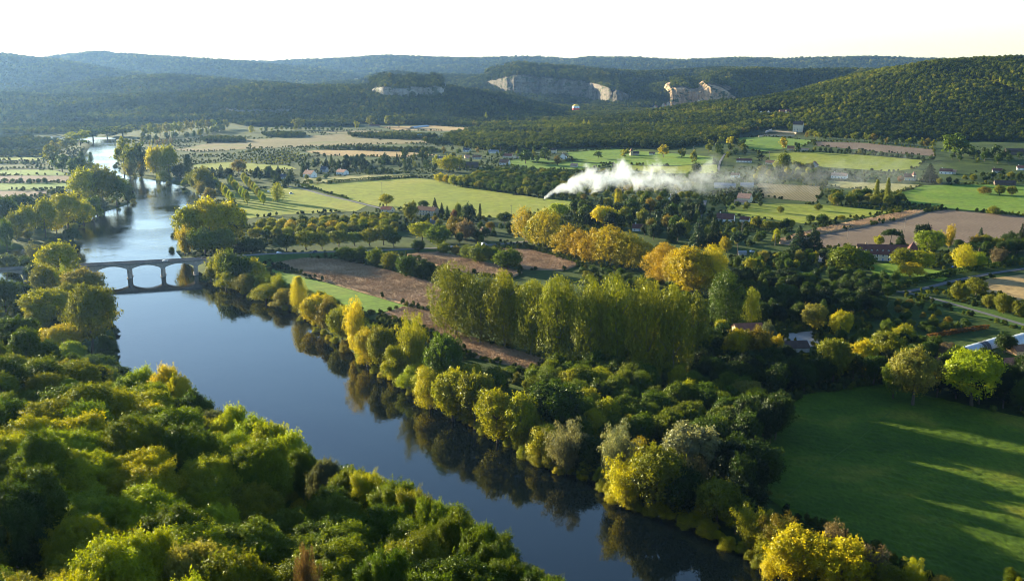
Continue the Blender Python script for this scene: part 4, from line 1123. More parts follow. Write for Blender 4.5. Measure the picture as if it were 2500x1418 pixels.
# the long manor with its corner pavilion
house(2152, 634, 38, 10, 5.6, 6.6, -9, 'cream', 'plum', 'long cream manor with steep plum roof and a row of dormers', 'manor', 'manor', 9, 2, 1, 0, 9)
house(2226, 640, 13, 13, 5.8, 10.5, -9, 'cream', 'plum', 'square corner pavilion with pointed plum roof beside the manor', 'pavilion', 'pavilion', 3, 2, 0, 6.5, 2)
house(1937, 855, 14, 9, 2.8, 2.6, 8, 'grey', 'dark', 'dark roofed barn beside the pale courtyard', 'barn', 'barn', 0, 1, 1)
house(1825, 812, 16, 8, 3.0, 2.8, 8, 'stone', 'red', 'red roof showing between the dark trees above the barn', 'barn', 'barn', 0, 1, 0)
house(2466, 905, 18, 12, 3.0, 4.0, 15, 'grey', 'red', 'wide farm building with red tiled roof by the tunnels', 'farm_building', 'farm building', 2, 1, 0)
house(2492, 862, 12, 8, 2.8, 2.2, 15, 'ochre', 'brown', 'small brown roofed shed behind the red farm roof', 'shed', 'shed', 0, 1, 0)
house(2285, 895, 12, 8, 2.6, 2.6, 10, 'grey', 'plum', 'low plum roofed shed between the lime and pale trees', 'shed', 'shed', 0, 1, 0)
house(1812, 622, 6, 4, 2.3, 1.2, 0, 'grey', 'grey', 'small grey garden shed under the tall pine', 'shed', 'shed', 0, 1, 0)
house(915, 311, 26, 12, 4, 3.5, -10, 'stone', 'plum', 'far farm with plum roof between two round trees', 'farmhouse', 'farmhouse')
house(1033, 336, 22, 12, 4, 3.0, -10, 'grey', 'blue', 'barn with blue metal roof at the edge of the orchards', 'barn', 'barn', 0, 1, 0)
house(1227, 320, 24, 10, 3, 3, -10, 'stone', 'plum', 'far low farm building in the grove before the dark hill', 'farm_building', 'farm building', 0, 1, 0)
house(1482, 301, 30, 12, 5, 4, -10, 'grey', 'slate', 'far slate roofed farm below the cliff woods', 'farmhouse', 'farmhouse', 0, 1, 0)
house(1533, 327, 16, 10, 5, 5, -15, 'stone', 'dark', 'dark roofed house in the trees under the knoll')
house(2475, 377, 26, 14, 5, 4, -8, 'wood', 'dark', 'dark barn in the shade under the oak hill', 'barn', 'barn', 0, 1, 0)
# the cliff village and the two far castles
vill = [(1592, 274, 'stone', 'brown', 12), (1600, 268, 'stone', 'red', 16), (1612, 272, 'cream', 'brown', 11), (1620, 263, 'stone', 'brown', 9), (1628, 268, 'cream', 'red', 10), (1632, 259, 'stone', 'dark', 9), (1640, 272, 'stone', 'brown', 12), (1652, 270, 'cream', 'brown', 10),
        (1664, 268, 'stone', 'brown', 9), (1676, 262, 'cream', 'dark', 10), (1686, 259, 'stone', 'brown', 11), (1696, 257, 'cream', 'dark', 11), (1706, 254, 'cream', 'brown', 12), (1714, 252, 'stone', 'dark', 10)]
ORD = ['first', 'second', 'third', 'fourth', 'fifth', 'sixth', 'seventh', 'eighth', 'ninth', 'tenth', 'eleventh', 'twelfth', 'thirteenth', 'fourteenth', 'fifteenth', 'sixteenth', 'seventeenth', 'eighteenth', 'nineteenth', 'twentieth']
TENS = {20: 'twenty', 30: 'thirty', 40: 'forty', 50: 'fifty', 60: 'sixty', 70: 'seventy', 80: 'eighty', 90: 'ninety'}
def ordinal(i):
    """0 -> first"""
    n = i + 1
    if n <= 20: return ORD[n - 1]
    t, u = n // 10 * 10, n % 10
    return TENS[t] + '-' + ORD[u - 1] if u else TENS[t][:-1] + 'ieth'
for i, (px, py, wl, rf, L) in enumerate(vill):
    dd = 3600 + (px - 1590) * .4
    v = at(px, py, dd)
    mb = empty('village_house', (v.x, v.y, v.z), rad(random.choice([65, 70, -20, 75])))
    tag(mb, f'pale stone house with {dict(brown="brown", red="red", dark="dark")[rf]} roof, {ordinal(i)} from the left in the cliff village', 'house', 'houses of the village under the cliff')
    hL, hW, h, r = L / 2 + 2, 5.0, 9.0, 6.0
    zlow = float(hgt([v.x], [v.y])[0]) - v.z - 2
    w_ = MB(); w_.poly([(-hL, -hW, min(zlow, -2)), (-hL, hW, min(zlow, -2)), (-hL, hW, h), (-hL, 0, h + r), (-hL, -hW, h)], (2 * hL, 0, 0)); w_.build('wall', WALLS[wl], mb)
    w_ = MB(); w_.poly([(-hL - .3, -hW - .6, h - .6), (-hL - .3, 0, h + r + .1), (-hL - .3, hW + .6, h - .6), (-hL - .3, hW + .6, h), (-hL - .3, 0, h + r + .7), (-hL - .3, -hW - .6, h)], (2 * hL + .6, 0, 0)); w_.build('roof', ROOFS[rf], mb)
def castle(label, px, py, d, blocks, wall, roof):
    v = at(px, py, d)
    r = tag(empty('castle', v, 0), label, 'castle')
    wl = MB(); rf = MB()
    for x0, x1, h, rh in blocks:
        wl.box(x0, x1, -5, 9, -30, h)
        a = [rf.b.verts.new(q) for q in ((x0 - .4, -5.4, h), (x1 + .4, -5.4, h), (x1 + .4, 9.4, h), (x0 - .4, 9.4, h))]
        t = rf.b.verts.new(((x0 + x1) / 2 - .1, 2, h + rh))
        for i in range(4): rf.b.faces.new((a[i], a[(i + 1) % 4], t))
        rf.b.faces.new(a[::-1])
    wl.build('wall', WALLS[wall], r); rf.build('roof', ROOFS[roof], r)
castle('grey castle with slate towers at the foot of the long cliff', 1563, 258, 4200, [(-24, -14, 26, 14), (-14, 14, 22, 9), (14, 26, 28, 14)], 'grey', 'slate')
castle('distant fortress on the cliff edge of the blue hills', 870, 204, 5300, [(-22, -8, 14, 5), (-8, 6, 26, 8), (6, 20, 18, 6)], 'stone', 'dark')
castle('cluster of pale farm roofs high on the plateau', 1518, 200, 4700, [(-22, -6, 7, 6), (0, 22, 8, 7)], 'cream', 'brown')
# towers that belong to no single roof line
def tower(px, py, w, h, rh, wall, roof, label):
    p = G(px, py); r = tag(empty('tower', (p.x, p.y, p.z - .3), .3), label, 'tower')
    mb = MB(); mb.box(-w / 2, w / 2, -w / 2, w / 2, 0, h); mb.build('wall', WALLS[wall], r)
    mb = MB(); e = w / 2 + .3
    a = [mb.b.verts.new(q) for q in ((-e, -e, h), (e, -e, h), (e, e, h), (-e, e, h))]; t = mb.b.verts.new((0, 0, h + rh))
    for i in range(4): mb.b.faces.new((a[i], a[(i + 1) % 4], t))
    mb.b.faces.new(a[::-1]); mb.build('roof', ROOFS[roof], r)
    mb = MB(); mb.box(-.5, .5, -w / 2 - .06, -w / 2 + .1, h * .6, h * .6 + 1.2); mb.build('window', GLASS, r)
tower(1541, 380, 4.5, 7.5, 5.0, 'stone', 'brown', 'small stone dovecote tower beside the stone cottage')
tower(2230, 441, 4.2, 7.5, 5.0, 'cream', 'plum', 'pointed turret at the right end of the plum roofed house')
# the terrace walls under the chateau
def wall_line(label, a, b, h, t, mat, name='terrace_wall'):
    A, B = G(*a), G(*b); n = 12
    V = []
    for i in range(n + 1):
        p = A.lerp(B, i / n); z = float(hgt([p.x], [p.y])[0])
        s = (B - A); s.z = 0; s.normalize(); q = Vector((s.y, -s.x, 0)) * t / 2
        for u, zz in ((-1, z - 1), (-1, z + h), (1, z + h), (1, z - 1)): V.append(((p + q * u).x, (p + q * u).y, zz))
    Fq = [(i * 4 + j, i * 4 + (j + 1) % 4, i * 4 + 4 + (j + 1) % 4, i * 4 + 4 + j) for i in range(n) for j in range(4)] + [(0, 1, 2, 3), (n * 4 + 3, n * 4 + 2, n * 4 + 1, n * 4)]
    tag(link(name, mesh_np(name, V, Fq, [mat])), label, 'wall')
wall_line('upper pale terrace wall in front of the chateau', (1878, 322), (1944, 327), 3.0, 1.0, WALLS['stone'])
wall_line('lower long terrace wall below the chateau', (1852, 335), (1940, 333), 2.6, 1.0, WALLS['stone'])
wall_line('grey terrace wall left of the upper terrace', (1868, 326), (1884, 320), 4.0, 1.0, WALLS['grey'])

# ------------------------------------------------------------------ trees one can tell apart
USED = {}
def free_of_houses(x, y, h):
    for hx, hy, r, w in HOUSES:
        if math.hypot(x - hx, y - hy) < r * .8 + 3: return False
        # keep the view from the valley side open: no tall tree just in front of a house
        if abs(x - hx * y / max(hy, 1)) < r * .8 and hy - 4 - h * 2.4 < y < hy: return False
    return True
def one(name, px, py, top, w, shape, colour, label, cat='tree', group=None):
    """a tree given by its foot, its top and its width in the photograph"""
    p = G(px, py); z = max(p.z, .15) - .1
    sl = p.y * cp + 0.0
    h = (py - top) * math.hypot(p.y, CAMZ) / FPX * 1.04
    wm = w * math.hypot(p.y, CAMZ) / FPX * (1.5 if shape in ('poplar',) else 1.12)
    return tree(name, shape, p.x, p.y, h, wm, colour, label, group, cat, None, .07, z)
def pick(ws):
    t = random.uniform(0, sum(w for w, _ in ws))
    for w, v in ws:
        t -= w
        if t <= 0: return v
    return ws[-1][1]
def zone(name, kind, place, pxs, n, hr, wr, cols, shapes, gap, group=None, lo=0, keep=True):
    """n trees spread over a patch of ground; each label counts from the left among those of its colour"""
    W = np.array(world_poly(pxs)); x0, y0 = W.min(0); x1, y1 = W.max(0)
    P = []
    for _ in range(n * 60):
        x, y = random.uniform(x0, x1), random.uniform(y0, y1)
        if not inside(np.array([x]), np.array([y]), W)[0]: continue
        if any((x - a) ** 2 + (y - b) ** 2 < gap * gap for a, b, *_ in P): continue
        h = random.uniform(*hr)
        if keep and not free_of_houses(x, y, h): continue
        if any((x - a) ** 2 + (y - b) ** 2 < (gap * .55) ** 2 for a, b, *_ in TREES[lo:]): continue
        P.append((x, y, h, pick(cols), pick(shapes)))
        if len(P) == n: break
    P.sort(key=lambda p: p[0] / p[1])
    tot = {}
    for p in P: tot[p[3]] = tot.get(p[3], 0) + 1
    k = {}
    for x, y, h, c, s in P:
        i = k.get(c, 0); k[c] = i + 1
        lab = f'{ordinal(i)} {c} {kind} from the left {place}' if tot[c] > 1 else f'only {c} {kind} {place}'
        tree(name, s, x, y, h, h * random.uniform(*wr) * 1.15 if s not in ('poplar',) else h * .34, c, lab, group or f'{kind}s {place}', 'tree' if 'bush' not in kind else 'bush')
    return len(P)
def row(name, kind, place, pts, n, hr, wr, cols, shapes, cat='tree', jit=.12, frm='from left', lead=''):
    """n trees along a line of photo points"""
    P = [G(*p) for p in pts]
    L = [0]
    for a, b in zip(P[:-1], P[1:]): L.append(L[-1] + (b - a).length)
    for i in range(n):
        t = L[-1] * (i + .5) / n
        j = max(k for k in range(len(L) - 1) if L[k] <= t)
        q = P[j].lerp(P[j + 1], (t - L[j]) / (L[j + 1] - L[j]))
        g = L[-1] / n
        x, y = q.x + random.uniform(-jit, jit) * g, q.y + random.uniform(-jit, jit) * g
        h = random.uniform(*hr); c = pick(cols); s = pick(shapes)
        tree(name, s, x, y, h, h * random.uniform(*wr), c, f'{lead}{kind}, {ordinal(i)} {frm} {place}', f'{kind}s {place}', cat)
def orchard(name, kind, place, A, B, C, D, rows, cols, hr, wr, colrs, shapes):
    """rows and columns of trees between four photo points: A-B is the nearest row, D-C the farthest"""
    A, B, C, D = (G(*p) for p in (A, B, C, D))
    for r in range(rows):
        for c in range(cols):
            u = (c + .5 * (r % 2) * .0 + .25) / (cols - .5); v = r / max(rows - 1, 1)
            q = A.lerp(B, u).lerp(D.lerp(C, u), v)
            h = random.uniform(*hr)
            x, y = q.x + random.uniform(-.8, .8), q.y + random.uniform(-.8, .8)
            if not free_of_houses(x, y, 3): continue
            tree(name, pick(shapes), x, y, h, h * random.uniform(*wr), pick(colrs), f'{ordinal(c)} {kind} from left, {ordinal(r)} row {place}', f'{kind}s {place}')

# --- the right bank, from the bridge down to the nearest corner of the picture
BANK = [(524, 686, 622, 40, 'feather', 'yellow-green'), (562, 690, 614, 48, 'broad', 'mid green'), (592, 694, 626, 52, 'round', 'deep green'), (622, 690, 634, 44, 'broad', 'olive'), (545, 692, 606, 44, 'feather', 'yellow-green'), (572, 694, 626, 46, 'round', 'mid green'), (514, 690, 654, 40, 'bush', 'olive'), (552, 708, 662, 48, 'bush', 'bronze'), (600, 712, 662, 66, 'bush', 'pale olive'), (598, 690, 642, 36, 'feather', 'grey-green'),
        (636, 712, 666, 32, 'bush', 'mid green'), (650, 738, 690, 60, 'bush', 'yellow-green'), (680, 726, 663, 46, 'feather', 'yellow-green'), (695, 750, 700, 58, 'bush', 'grey-brown'), (732, 766, 680, 26, 'poplar', 'bright yellow'), (771, 798, 720, 68, 'round', 'yellow'),
        (802, 804, 716, 60, 'bush', 'bronze'), (836, 834, 745, 64, 'round', 'yellow-green'), (868, 868, 718, 76, 'feather', 'bright yellow'), (897, 896, 792, 62, 'bush', 'yellow'), (934, 912, 790, 62, 'round', 'olive'), (963, 934, 832, 58, 'bush', 'yellow-green'),
        (1012, 930, 752, 78, 'feather', 'olive'), (1000, 962, 892, 58, 'bush', 'lime'), (1086, 975, 812, 84, 'broad', 'green'), (1052, 1000, 890, 76, 'bush', 'yellow'), (1106, 1032, 902, 84, 'round', 'yellow-green'), (1160, 1048, 905, 84, 'broad', 'olive'),
        (1150, 965, 880, 70, 'bush', 'bronze'), (1204, 990, 892, 58, 'round', 'green'), (1216, 1082, 948, 88, 'round', 'yellow-green'), (1270, 1102, 962, 76, 'round', 'olive'), (1330, 1126, 1026, 82, 'bush', 'yellow'), (1386, 1160, 1016, 88, 'feather', 'silver-green'),
        (1345, 1064, 930, 124, 'broad', 'deep green'), (1432, 1150, 1060, 80, 'bush', 'dark green'), (1502, 1192, 1019, 90, 'feather', 'silver-green'), (1534, 1242, 1098, 112, 'feather', 'yellow'), (1602, 1252, 1082, 112, 'broad', 'olive'), (1684, 1186, 1028, 120, 'broad', 'silver-green'),
        (1660, 1264, 1132, 92, 'round', 'dark green'), (1732, 1206, 1128, 46, 'bush', 'silver-green'), (1752, 1288, 1166, 100, 'broad', 'olive'), (1770, 1112, 1015, 70, 'round', 'mid green'), (1832, 1346, 1226, 94, 'feather', 'yellow-green'), (1893, 1356, 1238, 88, 'feather', 'bronze'),
        (1950, 1440, 1290, 128, 'broad', 'yellow'), (2046, 1462, 1312, 120, 'broad', 'bright yellow'), (1905, 1440, 1330, 80, 'bush', 'yellow'), (2024, 1400, 1262, 78, 'feather', 'grey-brown'), (2112, 1452, 1316, 90, 'feather', 'grey-brown'), (2170, 1480, 1368, 84, 'bush', 'olive'), (2222, 1480, 1356, 74, 'feather', 'yellow-green'),
        (2290, 1500, 1400, 80, 'bush', 'bronze'), (1840, 1200, 1075, 115, 'round', 'dark green'), (1810, 1270, 1160, 90, 'round', 'black-green'), (1560, 1160, 1060, 70, 'bush', 'golden'), (2090, 1480, 1390, 80, 'bush', 'bright yellow')]
HOW = {'feather': 'feathery', 'round': 'rounded', 'broad': 'broad', 'bush': 'low bushy', 'poplar': 'narrow upright'}
BANK.sort(key=lambda b: b[0])
for i, (px, py, tp, w, s, c) in enumerate(BANK):
    c = {'bronze': 'yellow-green', 'olive': 'yellow-green', 'grey-brown': 'pale olive'}.get(c, c) if px < 1300 and i % 4 else c
    one('riverside_tree', px, py, tp, w * 1.16, s, c, f'{HOW[s]} {c} riverside tree, {ordinal(i)} from the bridge along the right bank', 'tree', 'trees along the right river bank')
# low growth right at the water's edge
row('waterside_bush', 'overhanging waterside bush', 'along the right bank', [(530, 692), (612, 722), (717, 763), (800, 820), (919, 908), (1024, 966)], 30, (3.5, 7), (1.0, 1.3), [(2, 'olive'), (6, 'yellow-green'), (1, 'bronze'), (2, 'yellow')], [(1, 'bush')], 'bush', .3, 'below the bridge')
row('waterside_bush', 'overhanging waterside bush', 'below the maize on the right bank', [(1040, 980), (1150, 1042), (1290, 1114), (1345, 1150), (1440, 1168), (1520, 1234), (1640, 1268), (1720, 1300), (1880, 1394), (1980, 1440)], 44, (4, 8), (1.0, 1.3), [(2, 'olive'), (6, 'yellow-green'), (1, 'dark green'), (2, 'yellow')], [(1, 'bush')], 'bush', .3, 'downstream')
row('waterside_bush', 'low waterside bush', 'on the left bank above the bridge', [(200, 392), (226, 412), (288, 442), (318, 470), (315, 500), (240, 526), (190, 556), (172, 602)], 34, (4, 8), (1.1, 1.5), [(4, 'dark green'), (3, 'deep green'), (2, 'olive')], [(1, 'bush')], 'bush', .3, 'downstream')
row('waterside_bush', 'low waterside bush', 'on the island below the bridge', [(196, 655), (238, 702), (264, 748), (276, 802), (282, 862), (292, 925)], 22, (3, 6), (1.1, 1.5), [(4, 'dark green'), (2, 'deep green'), (2, 'olive')], [(1, 'bush')], 'bush', .3, 'below the bridge')
row('waterside_bush', 'low waterside bush', 'on the right bank above the bridge', [(288, 396), (300, 428), (342, 437), (402, 447), (450, 460), (492, 482), (476, 522), (442, 570), (434, 615)], 30, (4, 7), (1.1, 1.5), [(3, 'olive'), (2, 'deep green'), (2, 'yellow-green')], [(1, 'bush')], 'bush', .3, 'downstream')
row('riverside_tree', 'inner bank tree', 'behind the right bank belt', [(560, 684), (640, 704), (730, 738), (800, 772), (850, 804), (910, 862), (960, 898), (1010, 934), (1080, 988), (1160, 1022), (1250, 1062), (1330, 1088), (1400, 1122), (1500, 1162), (1600, 1216), (1700, 1250), (1800, 1292), (1900, 1352), (2000, 1404)], 58, (9, 14), (.85, 1.1), [(2, 'olive'), (6, 'yellow-green'), (2, 'mid green'), (2, 'yellow')], [(2, 'round'), (2, 'broad'), (1, 'bush')], 'tree', .35, 'from the bridge')
# --- thicket between the bank and the plane grove
zone('thicket_tree', 'young tree', 'in the thicket below the plane grove', [(1300, 930), (1400, 915), (1680, 945), (1860, 985), (1880, 1090), (1720, 1110), (1520, 1090), (1420, 1110), (1310, 1030)], 105, (9.5, 15), (.68, .9), [(4, 'mid green'), (4, 'green'), (2, 'deep green'), (1, 'yellow-green')], [(2, 'broad'), (2, 'round'), (2, 'plane')], 4.7)
zone('thicket_tree', 'bush', 'under the end of the maize strip', [(1180, 930), (1300, 900), (1420, 925), (1320, 960), (1230, 960)], 14, (5, 8), (.8, 1.1), [(3, 'green'), (2, 'olive'), (1, 'dark green')], [(2, 'bush'), (1, 'round')], 4.5)
zone('thicket_tree', 'tall dark tree', 'at the left edge of the pasture', [(1720, 1130), (1840, 1040), (1900, 1000), (1910, 1040), (1880, 1130), (1850, 1220), (1790, 1265), (1740, 1230)], 22, (16, 21), (.5, .65), [(4, 'dark green'), (3, 'black-green'), (1, 'deep green')], [(2, 'round'), (2, 'broad')], 5.5)
# --- the plane grove: two ranks of very tall trees
for rank, data in (('front', [(1113, 822, 642, 118), (1172, 842, 672, 96), (1234, 856, 668, 90), (1296, 872, 694, 92), (1366, 892, 676, 96), (1436, 906, 694, 92), (1506, 914, 678, 92), (1576, 926, 696, 92), (1642, 936, 712, 90)]),
                   ('back', [(1238, 806, 664, 84), (1300, 820, 664, 84), (1368, 836, 656, 88), (1434, 850, 664, 86), (1502, 860, 654, 88), (1568, 872, 660, 86), (1632, 886, 676, 86), (1690, 902, 704, 84)])):
    for i, (px, py, tp, w) in enumerate(data):
        one('plane_tree', px, py, tp + (14 if rank == 'back' else 0) + random.uniform(-4, 14), w * random.uniform(1.06, 1.22), 'plane', random.choice(['olive-gold', 'olive-gold', 'dark olive-gold']), f'tall olive-gold plane tree, {ordinal(i)} from the left in the {rank} rank of the grove', 'tree', 'tall plane trees beside the maize')
# --- the orange plane row
OR = [(1283, 588, 508, 58, 'golden'), (1304, 602, 532, 46, 'olive'), (1336, 608, 514, 76, 'golden'), (1386, 624, 550, 74, 'orange-gold'), (1416, 634, 564, 62, 'orange-gold'), (1446, 642, 562, 62, 'orange-gold'), (1490, 650, 553, 80, 'golden'), (1534, 657, 570, 66, 'golden'),
      (1562, 662, 588, 62, 'golden'), (1618, 692, 596, 82, 'orange-gold'), (1648, 706, 612, 66, 'golden'), (1692, 722, 606, 104, 'golden'), (1738, 718, 602, 84, 'yellow')]
for i, (px, py, tp, w, c) in enumerate(OR):
    one('plane_tree', px, py, tp, w * 1.1, 'plane' if i not in (1, 11) else 'round', c, f'{c} autumn plane tree, {ordinal(i)} from the left in the orange row', 'tree', 'orange plane trees behind the grove')
zone('thicket_tree', 'bush', 'between the orange planes and the grove', [(1400, 665), (1500, 668), (1600, 690), (1680, 720), (1680, 745), (1560, 705), (1440, 690)], 22, (5, 8), (.9, 1.2), [(3, 'deep green'), (2, 'green'), (1, 'olive')], [(2, 'bush'), (1, 'round')], 6)
# --- wood behind the orange row
for a in [(1472, 556, 504, 54, 'broad', 'bright yellow', 'bright yellow maple standing out of the dark wood'), (1362, 540, 496, 54, 'broad', 'lime', 'lime green tree at the head of the orange row'), (1505, 510, 466, 9, 'poplar', 'yellow', 'left one of two thin yellow poplars under the smoke'),
          (1514, 511, 468, 9, 'poplar', 'yellow', 'right one of two thin yellow poplars under the smoke'), (1705, 604, 528, 44, 'conifer', 'blue-green', 'left of two big dark conifers by the shaded road'), (1742, 603, 526, 44, 'conifer', 'black-green', 'right of two big dark conifers by the shaded road'),
          (1950, 612, 551, 46, 'conifer', 'blue-green', 'left blue-green cedar in front of the maize belt'), (1987, 614, 553, 46, 'conifer', 'blue-green', 'right blue-green cedar in front of the maize belt'), (1800, 628, 562, 38, 'umbrella', 'blue-green', 'tall slender pine above the small grey shed'),
          (1772, 617, 580, 32, 'round', 'golden', 'small golden tree left of the slender pine'), (1430, 548, 500, 44, 'broad', 'deep green', 'broad deep green tree right of the lime green one'), (1440, 552, 508, 40, 'feather', 'blue-green', 'grey-blue cedar left of the bright yellow maple')]:
    one('garden_tree' if 'conifer' not in a[6] and 'cedar' not in a[6] and 'pine' not in a[6] else 'conifer_tree', *a)
zone('wood_tree', 'wood tree', 'in the dark wood under the smoke', [(1400, 520), (1500, 508), (1600, 503), (1730, 514), (1690, 555), (1670, 600), (1600, 590), (1500, 565), (1420, 545)], 70, (10, 17), (.6, .85), [(4, 'black-green'), (4, 'dark green'), (3, 'deep green'), (2, 'blue-green'), (1, 'olive'), (1, 'bronze')], [(4, 'broad'), (3, 'conifer'), (3, 'round')], 7)
zone('wood_tree', 'tree', 'between the shaded road and the cedars', [(1720, 575), (1760, 560), (1930, 575), (1920, 600), (1780, 615), (1740, 640)], 24, (5, 10), (.6, .9), [(3, 'dark green'), (3, 'deep green'), (2, 'yellow-green'), (1, 'golden')], [(3, 'round'), (2, 'bush'), (1, 'conifer')], 7)
# --- walnut orchard beside the road
orchard('walnut_tree', 'olive walnut tree', 'of the orchard beyond the road', (615, 586), (968, 562), (968, 540), (632, 556), 4, 14, (8, 10.5), (1.05, 1.3), [(4, 'olive'), (2, 'yellow-green'), (1, 'deep green'), (1, 'golden')], [(3, 'broad'), (1, 'round')])
for i, (px, py, tp, w, c) in enumerate([(700, 613, 570, 50, 'deep green'), (748, 610, 563, 54, 'olive'), (786, 609, 568, 40, 'olive'), (827, 602, 562, 50, 'olive'), (866, 600, 566, 46, 'mid green'), (902, 600, 560, 46, 'olive'), (936, 598, 548, 58, 'olive'), (962, 603, 568, 40, 'deep green')]):
    one('walnut_tree', px, py, tp, w, 'broad', c, f'{c} walnut tree, {ordinal(i)} from the left in the roadside front row', 'tree', 'walnut trees in the front row by the road')
HG = [('first', [(842, 640, 603, 52, 'deep green'), (880, 644, 603, 46, 'deep green'), (917, 652, 606, 48, 'mid green'), (952, 660, 616, 48, 'olive'), (993, 678, 622, 56, 'deep green'), (1034, 684, 634, 58, 'dark green')]),
      ('second', [(1022, 616, 585, 34, 'dark green'), (1084, 622, 592, 34, 'mid green'), (1113, 623, 600, 26, 'bronze'), (1141, 634, 598, 42, 'mid green'), (1172, 646, 596, 56, 'mid green'), (1204, 644, 604, 40, 'green'), (1240, 660, 606, 72, 'green')])]
for nm, d in HG:
    for i, (px, py, tp, w, c) in enumerate(d):
        one('walnut_tree', px, py, tp, w, 'round', c, f'{c} bushy walnut, {ordinal(i)} from the left in the {nm} tree line between maize', 'tree', 'bushy walnuts between the maize fields')
# --- round the stone farmhouse
for a in [(1172, 539, 500, 6, 'poplar', 'black-green', 'slim black cypress standing alone at the meadow edge'), (1003, 543, 491, 40, 'round', 'olive', 'olive tree hugging the left end of the stone farmhouse'), (1062, 516, 483, 17, 'conifer', 'black-green', 'dark spire behind the stone farmhouse roof'),
          (1034, 509, 489, 26, 'round', 'dark green', 'dark tree left of the spire behind the farmhouse'), (1078, 528, 496, 17, 'conifer', 'black-green', 'dark conifer right of the farmhouse gable'), (1092, 537, 503, 18, 'conifer', 'dark green', 'second dark conifer right of the farmhouse gable'),
          (1145, 544, 497, 32, 'round', 'blue-green', 'big blue-green tree left of the black cypress'), (1108, 540, 511, 17, 'round', 'rusty', 'rust red tree between the conifers and the blue-green tree'), (1119, 536, 496, 18, 'round', 'mid green', 'green tree touching the rust red one'),
          (944, 503, 475, 34, 'broad', 'yellow-green', 'yellow-green tree at the foot of the tall meadow pole'), (1030, 588, 541, 56, 'broad', 'yellow-green', 'spreading yellow-green walnut by the dark slate house'), (1070, 604, 553, 66, 'broad', 'mid green', 'broad green walnut at the road bend'),
          (1112, 580, 527, 44, 'round', 'bronze', 'bronze round tree right of the slate house'), (1138, 588, 538, 46, 'round', 'grey-brown', 'grey-brown round tree beside the bronze one'), (1232, 545, 518, 36, 'round', 'deep green', 'deep green tree under the thick wooden pole')]:
    one('conifer_tree' if a[4] == 'conifer' else 'garden_tree', *a)
zone('garden_tree', 'garden tree', 'around the stone farmhouse', [(975, 560), (1020, 540), (1100, 548), (1260, 560), (1272, 582), (1180, 596), (1130, 600), (1000, 575)], 34, (6, 11), (.6, .9), [(4, 'dark green'), (4, 'deep green'), (3, 'green'), (1, 'olive'), (1, 'bronze')], [(3, 'round'), (2, 'broad'), (1, 'conifer'), (1, 'bush')], 6)
# --- dark walnut wood behind the smoke
orchard('walnut_tree', 'dark walnut tree', 'of the wood behind the smoke', (1112, 455), (1330, 484), (1500, 432), (1190, 422), 9, 15, (9, 11.5), (1.15, 1.4), [(4, 'deep green'), (3, 'green'), (3, 'olive'), (1, 'dark green')], [(3, 'broad'), (1, 'round')])
for i, (px, py, tp, w, c) in enumerate([(1074, 446, 423, 30, 'yellow'), (1092, 449, 427, 22, 'golden'), (1108, 454, 428, 26, 'yellow-green'), (1124, 456, 430, 26, 'yellow-green'), (1142, 458, 430, 26, 'olive')]):
    one('walnut_tree', px, py, tp, w, 'round', c, f'{c} tree, {ordinal(i)} from the left at the yellow corner of the walnut wood', 'tree', 'yellowing trees at the walnut wood corner')
zone('orchard_tree', 'orchard tree', 'in the grove right of the bonfire', [(1350, 478), (1500, 462), (1680, 462), (1700, 490), (1540, 496), (1420, 495)], 56, (6, 9), (.9, 1.2), [(4, 'olive'), (3, 'green'), (2, 'deep green'), (1, 'bronze')], [(3, 'broad'), (2, 'round')], 8)
zone('orchard_tree', 'tree', 'in the smoke above the bonfire grove', [(1500, 440), (1620, 432), (1740, 440), (1700, 462), (1540, 462)], 34, (7, 11), (.8, 1.1), [(4, 'deep green'), (3, 'olive'), (2, 'green')], [(3, 'broad'), (2, 'round')], 9)
# --- the hamlet in the middle
for a in [(1283, 400, 367, 42, 'broad', 'deep green', 'big spreading oak alone on the hamlet lawn'), (1331, 390, 355, 30, 'round', 'deep green', 'tall round oak behind the spreading oak'), (1096, 420, 380, 52, 'round', 'yellow-green', 'big yellow-green tree left of the dark barn'), (1122, 416, 380, 34, 'round', 'olive', 'olive tree between the yellow-green tree and the dark barn'),
          (1361, 404, 380, 24, 'round', 'bronze', 'bronze round tree in front of the white gable'), (1460, 388, 369, 24, 'broad', 'green', 'single green tree in the towered cottage meadow'), (1200, 368, 341, 20, 'conifer', 'blue-green', 'tall cedar at the top of the hamlet'), (1222, 372, 346, 28, 'umbrella', 'dark green', 'umbrella pine beside the hamlet cedar'),
          (1254, 374, 353, 26, 'round', 'black-green', 'nearly black round tree right of the umbrella pine'), (1064, 408, 377, 20, 'round', 'yellow-green', 'yellowing birch left of the big yellow-green tree'), (1031, 398, 375, 4, 'poplar', 'black-green', 'thin cypress in front of the tan stubble'), (1030, 384, 366, 18, 'conifer', 'dark green', 'dark pine on the tan stubble edge'),
          (989, 388, 364, 24, 'round', 'deep green', 'round green tree on the tan stubble edge'), (970, 396, 374, 12, 'conifer', 'black-green', 'small black conifer left of the thin cypress'), (940, 400, 374, 30, 'conifer', 'blue-green', 'broad blue cedar at the end of the pine clump'), (1620, 384, 352, 32, 'broad', 'golden', 'golden tree right of the towered cottage'),
          (1524, 384, 362, 26, 'round', 'yellow-green', 'yellow-green tree left of the dovecote tower')]:
    one('conifer_tree' if a[4] in ('conifer', 'umbrella') else 'garden_tree', *a)
zone('garden_tree', 'garden tree', 'among the hamlet houses', [(1000, 378), (1130, 362), (1290, 358), (1370, 386), (1340, 397), (1250, 394), (1200, 408), (1110, 424), (1010, 410)], 64, (6, 12), (.6, .95), [(4, 'deep green'), (4, 'dark green'), (3, 'green'), (2, 'olive'), (1, 'yellow-green'), (1, 'bronze')], [(4, 'round'), (3, 'broad'), (1, 'conifer'), (1, 'bush')], 9)
